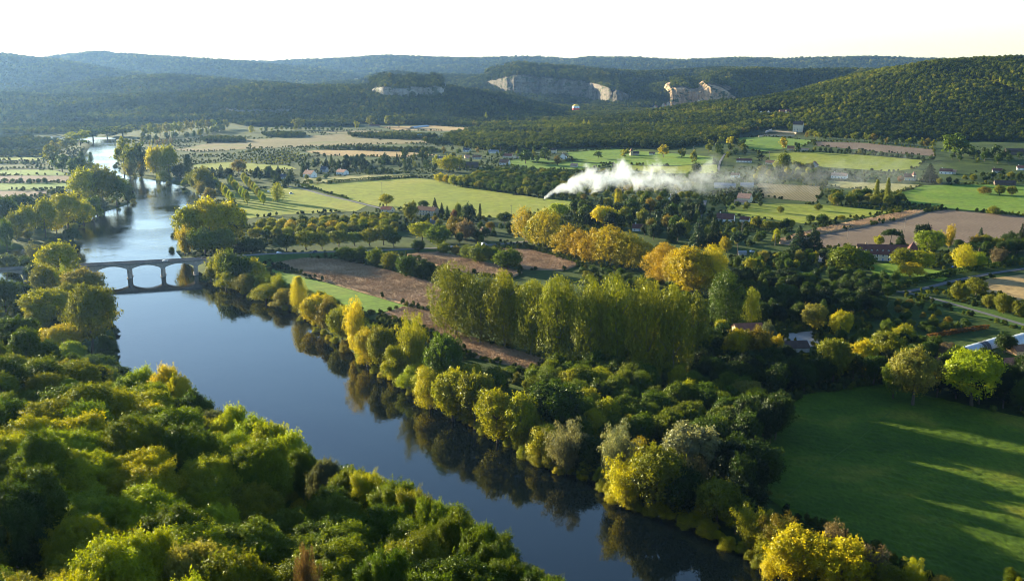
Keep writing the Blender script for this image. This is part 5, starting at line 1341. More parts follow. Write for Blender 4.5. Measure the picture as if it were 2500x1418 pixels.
zone('garden_tree', 'garden tree', 'between the pine clump and the hamlet', [(880, 402), (1000, 392), (1060, 402), (1050, 418), (900, 430)], 30, (6, 11), (.6, .9), [(4, 'dark green'), (3, 'deep green'), (2, 'blue-green'), (1, 'olive')], [(3, 'round'), (2, 'conifer'), (1, 'bush')], 9)
zone('pine_tree', 'pine', 'in the dark clump beside the white houses', [(728, 416), (765, 404), (890, 396), (895, 416), (860, 420), (780, 410), (740, 428)], 36, (13, 18), (.42, .6), [(3, 'black-green'), (3, 'dark green'), (2, 'blue-green')], [(3, 'conifer'), (3, 'round'), (1, 'umbrella')], 7, None, 0, False)
zone('conifer_tree', 'conifer', 'above the poplar rows', [(600, 436), (660, 420), (715, 430), (716, 448), (700, 462), (655, 448)], 22, (9, 15), (.45, .7), [(3, 'blue-green'), (3, 'dark green'), (1, 'black-green')], [(3, 'conifer'), (2, 'round')], 7)
zone('garden_tree', 'tree', 'in the lower meadow garden below the pines', [(730, 440), (800, 436), (810, 446), (740, 452)], 5, (5, 8), (.8, 1), [(2, 'green'), (1, 'olive')], [(1, 'round')], 10)
for a in [(519, 432, 409, 22, 'conifer', 'blue-green', 'left blue conifer near the river poplars'), (540, 432, 403, 24, 'conifer', 'blue-green', 'middle blue conifer near the river poplars'), (560, 438, 410, 24, 'round', 'black-green', 'black-green tree right of the three blue conifers'), (583, 426, 393, 40, 'broad', 'bronze', 'bronze twiggy walnut behind the poplar rows')]:
    one('conifer_tree' if a[4] == 'conifer' else 'garden_tree', *a)
# --- the young poplar rows
for nm, a, b, n in (('left', (522, 458), (567, 502), 8), ('middle', (561, 456), (604, 502), 8), ('right', (596, 450), (644, 502), 9)):
    P, Q = G(*a), G(*b)
    for i in range(n):
        q = Q.lerp(P, i / (n - 1)); h = random.uniform(14, 16.5)
        tree('poplar_tree', 'round' if i % 2 else 'broad', q.x, q.y, h, 6.6, random.choice(['yellow-green', 'lime', 'yellow-green']), f'young yellow-green poplar, {ordinal(i)} from the near end of the {nm} row', 'young poplars in three rows by the river')
one('poplar_tree', 678, 494, 447, 30, 'plane', 'yellow-green', 'single young poplar standing right of the three rows')
one('riverside_tree', 515, 494, 461, 30, 'round', 'bronze', 'small bronze tree at the waterside below the poplar rows')
for i, (px, py, tp, w, c) in enumerate([(474, 462, 416, 44, 'olive'), (496, 468, 412, 46, 'olive'), (516, 470, 426, 40, 'grey-green'), (490, 476, 440, 40, 'pale olive')]):
    one('willow_tree', px, py, tp, w, 'feather' if i != 1 else 'broad', c, f'{c} willow, {ordinal(i)} from the left on the point before the poplars', 'tree', 'willows on the point before the poplar rows')
# --- the yellow clump at the bridge
for px, py, tp, w, s, c, lab in [(466, 606, 502, 74, 'broad', 'yellow-green', 'left of the big yellow trees at the bridge end'), (512, 604, 490, 84, 'broad', 'yellow', 'tallest of the big yellow trees at the bridge end'), (556, 602, 491, 78, 'broad', 'yellow', 'right of the big yellow trees at the bridge end'), (578, 598, 512, 52, 'broad', 'olive', 'olive tree on the right flank of the yellow clump'),
                        (452, 624, 548, 48, 'feather', 'golden', 'golden leaning tree over the water above the bridge'), (500, 624, 560, 78, 'broad', 'mid green', 'green tree in front of the big yellow clump'), (546, 618, 556, 70, 'round', 'mid green', 'green tree under the right yellow tree by the road'), (616, 620, 582, 60, 'round', 'dark green', 'dark round tree between the yellow clump and orchard'), (590, 622, 590, 44, 'bush', 'black-green', 'black-green bush at the roadside by the bridge')]:
    one('riverside_tree', px, py, tp, w, s, c, lab)
# --- upstream on the right bank
for px, py, tp, w, s, c, lab in [(304, 426, 338, 46, 'broad', 'olive', 'leftmost tall olive tree on the river bend'), (330, 432, 342, 50, 'broad', 'olive', 'second tall olive tree on the river bend'), (348, 426, 346, 36, 'round', 'deep green', 'deep green tree behind the two olive trees on the bend'), (346, 440, 392, 30, 'feather', 'bronze', 'bronze willow at the foot of the bend trees'),
                        (318, 438, 398, 40, 'feather', 'pale olive', 'pale willow over the water on the river bend'), (382, 442, 364, 46, 'broad', 'yellow', 'left of two golden trees on the river bend'), (414, 440, 360, 50, 'broad', 'yellow-green', 'right of two golden trees on the river bend'), (400, 446, 416, 40, 'bush', 'yellow-green', 'bush under the two golden trees'), (438, 442, 400, 34, 'round', 'dark green', 'dark round tree right of the golden pair'),
                        (462, 444, 383, 18, 'poplar', 'deep green', 'dark columnar poplar on the river bank'), (454, 450, 434, 22, 'bush', 'yellow-green', 'small bush at the foot of the columnar poplar')]:
    one('riverside_tree' if s != 'poplar' else 'poplar_tree', px, py, tp, w, s, c, lab)
row('bare_tree', 'pale leafless tree', 'in the row behind the golden bend trees', [(362, 360), (424, 352)], 10, (13, 17), (.3, .4), [(1, 'grey-brown'), (1, 'pale olive')], [(1, 'feather')])
row('tall_tree', 'tall pale olive tree', 'in the upstream bank belt', [(345, 338), (400, 332), (460, 324), (562, 314)], 18, (24, 32), (.6, .85), [(4, 'olive'), (3, 'yellow-green'), (2, 'pale olive'), (1, 'deep green')], [(3, 'broad'), (1, 'round')])
row('tall_tree', 'dark tree', 'in the lower rank of the upstream belt', [(340, 352), (400, 344), (470, 338), (550, 322)], 14, (14, 20), (.7, 1.0), [(3, 'deep green'), (2, 'dark green'), (1, 'olive')], [(2, 'round'), (2, 'broad')])
# --- the left bank above the bridge
LB = [(126, 408, 345, 44, 'round', 'olive'), (152, 420, 371, 42, 'round', 'deep green'), (176, 428, 383, 28, 'round', 'green'), (190, 424, 384, 20, 'poplar', 'green'), (203, 424, 369, 17, 'poplar', 'dark green'), (222, 402, 372, 10, 'poplar', 'dark green'), (233, 424, 390, 34, 'round', 'yellow-green'),
      (140, 380, 336, 36, 'round', 'pale olive'), (165, 372, 330, 44, 'broad', 'olive'), (196, 356, 311, 62, 'broad', 'olive'), (228, 346, 314, 60, 'broad', 'deep green'), (262, 338, 308, 60, 'round', 'deep green'), (300, 334, 304, 60, 'broad', 'olive'),
      (214, 506, 403, 74, 'broad', 'olive'), (254, 504, 402, 74, 'broad', 'olive'), (286, 504, 424, 58, 'broad', 'deep green'), (312, 496, 428, 46, 'feather', 'dark green'), (238, 522, 468, 52, 'bush', 'grey-green'),
      (42, 590, 506, 46, 'round', 'olive'), (72, 586, 492, 50, 'broad', 'olive'), (112, 580, 476, 60, 'broad', 'yellow-green'), (166, 566, 458, 70, 'broad', 'olive'), (138, 570, 506, 50, 'round', 'bright yellow'), (206, 556, 486, 50, 'round', 'olive'), (230, 546, 470, 46, 'bush', 'deep green'), (16, 560, 474, 60, 'broad', 'dark green'),
      (52, 530, 470, 60, 'broad', 'dark green'), (18, 612, 530, 40, 'round', 'deep green'), (88, 646, 578, 62, 'feather', 'grey-green'), (148, 604, 560, 50, 'bush', 'grey-green'), (120, 612, 580, 40, 'bush', 'olive'), (178, 590, 548, 46, 'bush', 'dark green')]
LB = [(a, b, t + (b - t) * .12, w, s, {'dark green': 'deep green', 'deep green': 'green', 'olive': 'yellow-green' if i % 2 else 'olive'}.get(c, c)) for i, (a, b, t, w, s, c) in enumerate(LB)]
LB.sort(key=lambda b: -b[1])
for i, (px, py, tp, w, s, c) in enumerate(LB):
    one('riverside_tree', px, py, tp, w, s, c, f'{HOW[s]} {c} left bank tree, {ordinal(i)} going upstream from the bridge', 'tree', 'trees on the left bank above the bridge')
# --- the left bank island below the bridge
IS = [(66, 662, 622, 60, 'bush', 'dark green'), (40, 660, 626, 50, 'bush', 'deep green'), (148, 700, 588, 94, 'broad', 'golden'), (112, 726, 648, 60, 'round', 'bronze'), (160, 730, 642, 54, 'feather', 'lime'), (206, 748, 655, 96, 'broad', 'pale olive'), (226, 862, 690, 104, 'broad', 'olive'), (116, 806, 700, 108, 'broad', 'golden'), (172, 770, 690, 70, 'broad', 'bronze'), (90, 828, 756, 64, 'round', 'olive'),
      (152, 866, 792, 100, 'broad', 'yellow'), (110, 900, 832, 80, 'round', 'dark green'), (176, 900, 834, 64, 'broad', 'lime'), (228, 928, 866, 92, 'broad', 'green'), (42, 866, 775, 92, 'broad', 'deep green'), (14, 776, 680, 62, 'broad', 'dark green'), (38, 724, 686, 46, 'round', 'dark green'), (32, 936, 868, 76, 'broad', 'olive'), (18, 690, 628, 58, 'broad', 'grey-green'),
      (264, 800, 735, 48, 'feather', 'deep green'), (262, 880, 810, 52, 'bush', 'dark green'), (270, 924, 878, 50, 'bush', 'black-green'), (62, 790, 716, 60, 'broad', 'dark green'), (70, 900, 800, 70, 'round', 'green'), (140, 940, 880, 80, 'round', 'dark green'), (196, 946, 890, 70, 'bush', 'deep green'), (250, 960, 906, 60, 'bush', 'olive'), (80, 690, 640, 46, 'bush', 'deep green')]
IS = [(a, b, t, w, s, {'golden': 'yellow-green', 'bronze': 'olive', 'dark green': 'deep green'}.get(c, c)) for a, b, t, w, s, c in IS]
IS.sort(key=lambda b: b[1])
for i, (px, py, tp, w, s, c) in enumerate(IS):
    one('riverside_tree', px, py, tp, w * 1.05, s, c, f'{HOW[s]} {c} island tree, {ordinal(i)} below the left part of the bridge', 'tree', 'trees on the left bank island below the bridge')
zone('bank_tree', 'dark tree', 'filling the left bank behind the waterside', [(-60, 545), (20, 500), (60, 480), (150, 470), (230, 500), (200, 545), (170, 600), (120, 600), (20, 590), (-60, 600)], 42, (7, 13), (.8, 1.05), [(4, 'dark green'), (3, 'deep green'), (2, 'olive')], [(2, 'round'), (2, 'broad'), (1, 'bush')], 7)
zone('bank_tree', 'low tree', 'filling the island below the bridge', [(60, 700), (180, 690), (250, 760), (275, 860), (280, 930), (200, 965), (60, 960), (-60, 940), (-60, 800), (20, 740)], 52, (6, 11), (.85, 1.1), [(4, 'dark green'), (3, 'deep green'), (2, 'olive'), (1, 'mid green')], [(2, 'round'), (2, 'broad'), (1, 'bush')], 6)
zone('bank_tree', 'tree', 'below the hill foot left of the river', [(-100, 1005), (0, 985), (150, 965), (290, 945), (300, 975), (150, 1000), (0, 1010)], 26, (8, 13), (.85, 1.1), [(3, 'dark green'), (3, 'mid green'), (2, 'olive')], [(2, 'round'), (2, 'broad')], 7)
row('field_tree', 'small round tree', 'in the lone row on the brown strip', [(2, 446), (122, 447)], 6, (5.5, 7), (1.0, 1.2), [(2, 'deep green'), (1, 'green')], [(1, 'round')])
row('field_tree', 'little vine row tree', 'on the left bank strips', [(-20, 400), (112, 399)], 14, (3.5, 5), (1.1, 1.5), [(2, 'green'), (1, 'olive')], [(1, 'bush')])
row('field_tree', 'little vine row bush', 'nearest the left green strip', [(-20, 412), (124, 411)], 14, (3, 4.5), (1.1, 1.5), [(2, 'deep green'), (1, 'green')], [(1, 'bush')])
# --- small trees far out in the fields
for a in [(907, 309, 284, 26, 'broad', 'olive', 'left round tree by the far plum roofed farm'), (952, 312, 279, 36, 'broad', 'olive', 'left half of the big round pair by the far farm'), (974, 312, 280, 32, 'broad', 'olive', 'right half of the big round pair by the far farm'), (870, 313, 294, 15, 'round', 'yellow-green', 'small yellowish tree left of the far farm'),
          (728, 317, 290, 30, 'broad', 'olive', 'tall olive tree in the hedge beyond the harvested field'), (1187, 300, 277, 5, 'poplar', 'yellow-green', 'thin poplar at the foot of the dark hill'), (1240, 305, 283, 4, 'poplar', 'green', 'second thin poplar at the foot of the dark hill'), (1425, 316, 294, 6, 'poplar', 'yellow-green', 'left of two yellow poplars under the knoll'),
          (1437, 319, 297, 6, 'poplar', 'yellow-green', 'right of two yellow poplars under the knoll'), (610, 362, 350, 9, 'round', 'deep green', 'tiny round tree alone on the harvested field'), (614, 324, 308, 10, 'poplar', 'yellow-green', 'pale small poplar beside the shaded meadow'), (928, 342, 337, 9, 'bush', 'dark green', 'tiny dark bush alone on the brown field')]:
    one('field_tree', *a)
row('hedge_tree', 'field hedge tree', 'beyond the harvested field', [(632, 322), (720, 318), (840, 322)], 18, (8, 14), (.8, 1.1), [(3, 'deep green'), (2, 'olive'), (1, 'yellow-green')], [(2, 'round'), (2, 'broad')])
row('hedge_tree', 'grove tree', 'before the dark hill', [(1150, 318), (1240, 316), (1380, 322)], 20, (11, 18), (.8, 1.1), [(3, 'olive'), (2, 'deep green'), (1, 'pale olive')], [(2, 'round'), (2, 'broad')])
row('hedge_tree', 'orchard edge tree', 'along the blue barn orchard', [(1040, 346), (1160, 344), (1330, 348)], 24, (6, 9), (1.1, 1.5), [(3, 'yellow-green'), (2, 'olive')], [(2, 'round'), (1, 'bush')])
row('hedge_tree', 'stubble hedge tree', 'behind the tan stubble', [(780, 364), (900, 366), (1060, 370)], 26, (6, 10), (.9, 1.2), [(3, 'deep green'), (2, 'green'), (1, 'olive')], [(2, 'round'), (1, 'broad')])
for k, (a, b) in enumerate([((592, 396), (700, 372)), ((612, 399), (716, 374)), ((634, 401), (732, 376)), ((656, 403), (748, 378)), ((680, 404), (760, 382))]):
    row('vine_tree', 'small orchard tree', f'of the {ordinal(k)} slanting row by the bend', [a, b], 13, (3.6, 4.8), (1.1, 1.4), [(2, 'olive'), (2, 'yellow-green')], [(1, 'bush')], 'tree', .05, 'from the near end')
row('hedge_tree', 'low hedge tree', 'left of the slanting orchard rows', [(480, 384), (590, 376), (640, 366)], 16, (4, 6), (1.1, 1.5), [(2, 'deep green'), (1, 'olive')], [(1, 'bush')])
# --- foot of the oak hill and the right hand fields
row('oak_tree', 'oak', 'at the lower edge of the hill wood', [(1970, 336), (2010, 340), (2100, 346), (2200, 356), (2290, 364)], 24, (12, 18), (.75, 1.0), [(3, 'olive'), (3, 'deep green'), (2, 'yellow-green'), (1, 'bronze'), (1, 'dark green')], [(2, 'round'), (2, 'broad')], 'tree', .3)
row('oak_tree', 'round tree', 'beside the chateau terraces', [(1796, 330), (1830, 322), (1862, 318), (1900, 312), (1925, 308)], 13, (9, 14), (.8, 1.1), [(3, 'dark green'), (2, 'deep green'), (2, 'olive'), (1, 'bronze')], [(2, 'round'), (1, 'broad')], 'tree', .3)
zone('oak_tree', 'oak', 'in the clump left of the chateau meadow', [(1712, 366), (1760, 348), (1828, 354), (1832, 376), (1785, 388), (1722, 378)], 22, (9, 15), (.7, .95), [(3, 'deep green'), (3, 'dark green'), (2, 'olive'), (1, 'yellow-green')], [(2, 'round'), (2, 'broad')], 10)
row('hedge_tree', 'hedge tree', 'under the brown hill field', [(1985, 368), (2060, 372), (2180, 384), (2290, 392)], 24, (5, 9), (.9, 1.3), [(3, 'dark green'), (2, 'deep green'), (1, 'olive')], [(2, 'bush'), (1, 'round')], 'tree', .3)
zone('oak_tree', 'big tree', 'in the far right shade under the hill', [(2292, 382), (2400, 372), (2520, 376), (2540, 398), (2400, 404), (2320, 396)], 26, (9, 16), (.75, 1.0), [(3, 'deep green'), (3, 'dark green'), (1, 'olive')], [(2, 'round'), (2, 'broad')], 9)
for a in [(2330, 384, 328, 80, 'broad', 'green', 'huge round green tree at the right end of the brown field'), (1912, 365, 335, 24, 'round', 'golden', 'golden tree left of the ochre cottage'), (1946, 371, 345, 19, 'round', 'deep green', 'dark round tree right of the ochre cottage'), (1783, 360, 331, 20, 'broad', 'yellow', 'yellow tree above the oak clump'), (1912, 418, 375, 36, 'broad', 'mid green', 'rounded green tree between the bungalow and the grey gable'),
          (2268, 446, 402, 44, 'conifer', 'black-green', 'big dark cedar left of the white house on the right'), (1855, 392, 374, 20, 'round', 'black-green', 'nearly black tree between bungalow and brown roofed house'), (2137, 498, 443, 10, 'poplar', 'olive', 'left of two slim poplars in the field clump'), (2164, 498, 440, 10, 'poplar', 'olive', 'right of two slim poplars in the field clump'),
          (1906, 521, 504, 18, 'round', 'olive', 'small round tree in the strip below the vineyard'), (1997, 515, 497, 19, 'round', 'olive', 'small round tree left of the field clump'), (1978, 545, 524, 23, 'round', 'deep green', 'left of the small pair above the maize belt'), (2007, 547, 523, 30, 'round', 'deep green', 'right of the small pair above the maize belt'), (2055, 538, 524, 20, 'bush', 'yellow-green', 'little bush right of the small pair'),
          (2426, 524, 501, 38, 'bush', 'olive', 'wide round bush at the edge of the bright green field'), (2402, 474, 455, 36, 'bush', 'bronze', 'low bronze tree in the bright green field'), (2440, 477, 452, 26, 'round', 'olive', 'olive tree right of the low bronze one'), (2470, 477, 454, 28, 'round', 'olive', 'rightmost olive tree above the bright green field'), (2198, 445, 430, 16, 'round', 'rusty', 'rust red tree at the plum roofed house'),
          (1692, 398, 365, 20, 'round', 'olive', 'olive tree beside the climbing lane'), (1664, 385, 362, 22, 'round', 'olive', 'olive tree at the left end of the slope'), (1700, 430, 396, 24, 'round', 'deep green', 'dark tree on the slope in front of the smoke')]:
    one('garden_tree' if a[4] != 'conifer' else 'conifer_tree', *a)
zone('field_tree', 'clump tree', 'in the field clump right of the vineyard', [(2015, 492), (2100, 480), (2200, 490), (2206, 510), (2100, 505), (2020, 503)], 26, (9, 14), (.75, 1.0), [(4, 'olive'), (3, 'deep green'), (1, 'pale olive')], [(2, 'round'), (2, 'broad')], 8)
zone('garden_tree', 'tree', 'in the drifting smoke behind the vineyard', [(1840, 440), (1850, 412), (1960, 402), (2005, 420), (2005, 444), (1900, 440)], 36, (8, 13), (.7, .95), [(3, 'deep green'), (3, 'olive'), (2, 'dark green'), (1, 'yellow-green')], [(2, 'round'), (2, 'broad')], 9)
zone('garden_tree', 'garden tree', 'around the right hand white houses', [(2180, 446), (2240, 436), (2300, 440), (2420, 428), (2520, 424), (2520, 446), (2400, 448), (2300, 452)], 26, (5, 10), (.7, 1.0), [(3, 'dark green'), (2, 'deep green'), (2, 'olive')], [(2, 'round'), (1, 'broad'), (1, 'bush')], 9)
zone('garden_tree', 'garden tree', 'around the steep pink farm', [(1720, 500), (1790, 505), (1860, 500), (1850, 515), (1740, 520)], 9, (4, 7), (.8, 1.1), [(2, 'deep green'), (1, 'olive')], [(2, 'round'), (1, 'bush')], 9)
row('hedge_tree', 'garden hedge tree', 'right of the plum roofed house', [(1840, 556), (1880, 562), (1935, 560)], 9, (7, 11), (.8, 1.1), [(2, 'yellow-green'), (2, 'olive'), (1, 'dark green')], [(2, 'round'), (1, 'broad')])
for i, (px, c) in enumerate([(1836, 'yellow'), (1842, 'red'), (1850, 'yellow'), (1858, 'bright yellow'), (1866, 'lime')]):
    one('garden_tree', px, 552 + (i % 2) * 4, 536 + (i % 2) * 3, 9, 'round', c, f'tiny {c} ornamental tree, {ordinal(i)} from the left by the plum roof', 'tree', 'tiny ornamental trees beside the plum roofed house')
# --- the manor park
for a in [(2072, 668, 602, 88, 'broad', 'mid green', 'broad green tree covering the left end of the manor'), (2104, 664, 612, 56, 'broad', 'green', 'green tree in front of the manor dormers'), (2204, 662, 610, 58, 'broad', 'olive', 'olive dome tree in front of the pavilion'), (2240, 664, 612, 66, 'broad', 'yellow-green', 'yellow-green tree in front of the pavilion'), (2222, 676, 636, 66, 'bush', 'golden', 'golden bush below the two pavilion trees'),
          (2350, 658, 597, 58, 'plane', 'yellow', 'bright yellow tree on the lawn right of the manor'), (2384, 656, 618, 48, 'round', 'lime', 'lime green tree touching the bright yellow one'), (2433, 648, 602, 60, 'feather', 'grey-brown', 'grey hazy willow near the right edge'), (2174, 604, 555, 44, 'umbrella', 'dark green', 'umbrella pine rising behind the manor roof'), (2254, 594, 545, 44, 'round', 'black-green', 'dark round oak behind the pavilion roof'),
          (2270, 622, 562, 68, 'broad', 'fresh green', 'fresh green lime tree right of the pavilion'), (2316, 606, 545, 42, 'feather', 'golden', 'golden larch behind the manor park'), (2490, 606, 546, 22, 'conifer', 'black-green', 'pointed black conifer at the right edge'), (2146, 600, 575, 26, 'round', 'yellow-green', 'yellow-green tree at the left of the umbrella pine'), (2198, 602, 562, 28, 'conifer', 'dark green', 'dark conifer between umbrella pine and pavilion'),
          (2390, 618, 590, 70, 'umbrella', 'dark green', 'flat dark pine behind the bright yellow tree'), (2392, 600, 556, 24, 'conifer', 'blue-green', 'blue pointed conifer in the row right of the larch'), (2340, 736, 689, 44, 'round', 'olive', 'left walnut beside the verge lane'), (2382, 724, 680, 54, 'round', 'olive', 'tallest walnut beside the verge lane'), (2412, 754, 717, 34, 'round', 'olive', 'small walnut in the middle of the verge row'), (2450, 766, 715, 48, 'round', 'olive', 'wide walnut toward the right of the verge row'), (2488, 774, 731, 44, 'round', 'olive', 'last walnut at the right edge of the verge')]:
    one('conifer_tree' if a[4] in ('conifer', 'umbrella') else 'walnut_tree' if 'walnut' in a[6] else 'garden_tree', *a)
zone('garden_tree', 'park tree', 'in the row right of the manor', [(2325, 606), (2420, 600), (2520, 598), (2520, 622), (2400, 628), (2340, 622)], 18, (9, 14), (.6, .9), [(3, 'dark green'), (2, 'deep green'), (1, 'olive'), (1, 'bronze')], [(2, 'round'), (2, 'broad'), (1, 'conifer')], 7)
zone('garden_tree', 'park tree', 'between the cedars and the manor', [(1790, 660), (1830, 640), (1960, 624), (2060, 640), (2080, 668), (1960, 664), (1880, 680)], 40, (6, 12), (.6, .85), [(3, 'green'), (3, 'deep green'), (2, 'yellow-green'), (2, 'dark green'), (1, 'pale olive')], [(2, 'round'), (2, 'broad'), (1, 'feather'), (1, 'conifer')], 6)
zone('garden_tree', 'park tree', 'below the manor lawn', [(1960, 690), (2080, 676), (2140, 690), (2200, 692), (2190, 712), (2080, 718), (1980, 716)], 26, (6, 10), (.6, .9), [(3, 'deep green'), (3, 'dark green'), (1, 'green')], [(2, 'round'), (2, 'broad'), (1, 'conifer')], 6)
# --- dark woods at the lower right
for a in [(1772, 800, 665, 98, 'plane', 'deep green', 'weeping dark green tree right of the plane grove'), (1834, 796, 704, 44, 'plane', 'yellow-green', 'yellow-green tree beside the weeping dark one'), (1986, 812, 739, 60, 'broad', 'pale olive', 'pale olive round tree above the courtyard'), (2050, 832, 760, 56, 'broad', 'yellow', 'spreading golden tree right of the courtyard'), (1760, 822, 776, 38, 'round', 'yellow-green', 'small yellow-green tree beside the red roof'),
          (1800, 905, 798, 74, 'broad', 'golden', 'golden brown tree below the red roof'), (1846, 908, 796, 70, 'broad', 'bronze', 'bronze tree left of the dark barn'), (1874, 852, 785, 44, 'round', 'grey-green', 'grey-green tree above the dark barn'), (1892, 886, 815, 42, 'round', 'golden', 'small golden tree at the dark barn corner'), (2034, 938, 824, 86, 'broad', 'olive', 'olive crowned tree below the courtyard'),
          (2106, 918, 829, 76, 'broad', 'yellow', 'bright yellow-green tree in the middle of the dark wood'), (2162, 898, 811, 90, 'broad', 'olive', 'wide olive tree behind the bright yellow-green one'), (2166, 820, 780, 42, 'round', 'mid green', 'small tree above the wide olive one'), (2202, 846, 791, 54, 'round', 'yellow-green', 'round yellow-green tree below the orchard'), (2228, 990, 848, 122, 'broad', 'pale olive', 'large pale olive tree at the pasture edge'),
          (2180, 975, 880, 60, 'broad', 'fresh green', 'fresh green tree left of the large pale olive one'), (2372, 990, 850, 134, 'broad', 'lime', 'large lime green tree before the red farm roof'), (2312, 880, 830, 56, 'bush', 'grey-brown', 'grey-brown tree left of the polytunnel'), (2452, 862, 812, 52, 'round', 'dark green', 'dark tree in front of the polytunnel'), (1816, 985, 925, 80, 'broad', 'pale olive', 'pale tree at the end of the thicket by the pasture'),
          (2400, 870, 846, 30, 'bush', 'grey-brown', 'small leafless bush in front of the polytunnel')]:
    one('wood_tree', *a)
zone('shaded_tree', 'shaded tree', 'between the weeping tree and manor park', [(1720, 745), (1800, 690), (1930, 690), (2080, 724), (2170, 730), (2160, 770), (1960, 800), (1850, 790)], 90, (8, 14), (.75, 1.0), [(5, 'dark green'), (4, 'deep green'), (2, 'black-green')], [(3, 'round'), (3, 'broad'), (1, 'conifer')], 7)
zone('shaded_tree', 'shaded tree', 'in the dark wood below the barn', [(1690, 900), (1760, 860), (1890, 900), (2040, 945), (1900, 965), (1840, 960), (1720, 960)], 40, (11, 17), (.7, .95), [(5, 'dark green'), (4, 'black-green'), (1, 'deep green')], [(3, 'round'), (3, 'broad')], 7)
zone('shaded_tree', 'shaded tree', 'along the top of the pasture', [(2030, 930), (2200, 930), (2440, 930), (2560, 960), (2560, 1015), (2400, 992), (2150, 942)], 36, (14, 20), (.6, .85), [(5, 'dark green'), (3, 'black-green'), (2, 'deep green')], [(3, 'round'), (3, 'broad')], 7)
zone('wood_tree', 'tree', 'between the courtyard and the polytunnel', [(1990, 850), (2060, 840), (2280, 850), (2320, 880), (2200, 900), (2020, 890)], 24, (7, 12), (.65, .9), [(4, 'dark green'), (3, 'deep green'), (2, 'olive')], [(3, 'round'), (3, 'broad')], 7)
zone('orchard_tree', 'little fruit tree', 'in the shaded orchard by the verge', [(2080, 770), (2200, 740), (2330, 775), (2370, 800), (2300, 826), (2180, 812)], 32, (4, 6.5), (.9, 1.25), [(3, 'deep green'), (2, 'olive'), (1, 'bronze')], [(2, 'round'), (2, 'bush')], 5.5)
# --- clipped and field hedges
def hedge(label, pts, h, w, colour, cards=90):
    P = [G(*p) for p in pts]
    V, t = [], []
    rng = np.random.default_rng(len(TREES) + 77)
    for a, b in zip(P[:-1], P[1:]):
        L = (b - a).length; n = int(L * cards / 3)
        s = np.array((b - a).normalized()); q = np.array([s[1], -s[0], 0])
        u = rng.uniform(0, L, n); v = rng.uniform(-1, 1, n); f = rng.random(n)
        side = rng.random(n) < .6
        off = np.where(side, np.sign(v), v) * w / 2; zz = np.where(side, f * h, h * (.9 + .15 * rng.random(n)))
        off = off + rng.normal(0, .12, n); zz = zz * (1 + .14 * vnoise(u / 3.0, u * 0, 3))
        C = np.array(a)[None] + s[None] * u[:, None] + q[None] * off[:, None]; C[:, 2] = hgt(C[:, 0], C[:, 1]) + zz
        d = rng.normal(size=(n, 3)); d /= np.linalg.norm(d, axis=1)[:, None]; e = rng.normal(size=(n, 3)); e -= (e * d).sum(1)[:, None] * d; e /= np.linalg.norm(e, axis=1)[:, None]
        k = rng.uniform(.35, .7, n)[:, None]
        V.append(np.stack([C - d * k, C + e * k * .6, C + d * k, C - e * k * .6], 1).reshape(-1, 3)); t.append(np.repeat(np.clip(rng.normal(.45, .2, n), 0, 1), 4))
    V = np.concatenate(V); t = np.concatenate(t)
    o = link('hedge', with_tint(mesh_np('hedge', V, np.arange(len(V)).reshape(-1, 4), [LEAF]), t)); o.color = (*COLR[colour], 1)
    tag(o, label, 'hedge')
hedge('long clipped hedge along the shaded lane by the manor', [(2185, 706), (2240, 690), (2330, 668), (2410, 655), (2500, 642)], 3.4, 3.0, 'deep green')
hedge('dark hedge between dry strip and wide meadow', [(800, 447), (900, 440), (1010, 432)], 3.2, 3.0, 'dark green')
hedge('dark hedge below the garden of the plum roofed house', [(1815, 562), (1850, 568), (1935, 566)], 3.5, 3.0, 'black-green')
hedge('low hedge in front of the white gable house', [(1300, 398), (1340, 402), (1410, 392)], 2.4, 2.4, 'dark green')
hedge('low hedge lining the thin meadow lane', [(735, 452), (780, 466), (850, 486)], 1.6, 1.6, 'deep green')
hedge('red leaved hedge behind the polytunnel field', [(2265, 826), (2340, 812), (2412, 802)], 2.2, 2.0, 'rusty')
hedge('clipped hedge behind the manor forecourt', [(1985, 612), (2060, 610), (2085, 606)], 2.0, 2.0, 'dark green')

# --- the hillside in front: broadleaf trees seen from above
CURVE = [(-200, 940), (0, 936), (150, 916), (280, 926), (330, 896), (440, 908), (520, 986), (560, 986), (700, 1032), (750, 1106), (830, 1126), (950, 1162), (1050, 1206), (1180, 1270), (1230, 1346), (1330, 1392), (1370, 1420), (1500, 1500)]
cxs = [c[0] for c in CURVE]; cys = [c[1] for c in CURVE]
HILL = []
def hill_tree(x, y, h, w, c, s):
    z = float(hgt([x], [y])[0])
    HILL.append((x, y, z, h, w, c, s))
EDGE = [(15, 950, 262, 13, 'yellow-green'), (75, 936, 268, 14, 'lime'), (140, 922, 275, 14, 'lime'), (200, 928, 285, 12, 'mid green'), (262, 930, 292, 13, 'yellow-green'), (318, 906, 288, 12, 'fresh green'), (352, 892, 292, 9, 'lime'), (400, 890, 285, 10, 'yellow'), (432, 906, 280, 9, 'yellow'), (370, 925, 270, 13, 'fresh green'), (470, 950, 262, 11, 'deep green'),
        (520, 990, 250, 9, 'grey-green'), (560, 988, 240, 10, 'lime'), (612, 1006, 232, 10, 'lime'), (660, 1022, 224, 11, 'yellow-green'), (700, 1040, 216, 10, 'lime'), (738, 1090, 205, 8, 'mid green'), (790, 1118, 198, 8, 'grey-green'), (850, 1132, 190, 9, 'mid green'), (905, 1142, 184, 9, 'yellow-green'), (960, 1166, 176, 9, 'mid green'), (1015, 1186, 170, 8, 'olive'), (1060, 1212, 164, 8, 'fresh green'),
        (1120, 1242, 157, 8, 'mid green'), (1172, 1268, 151, 8, 'green'), (1205, 1310, 146, 7, 'deep green'), (1240, 1352, 141, 7, 'green'), (1300, 1386, 136, 7, 'deep green'), (1345, 1404, 132, 7, 'green')]
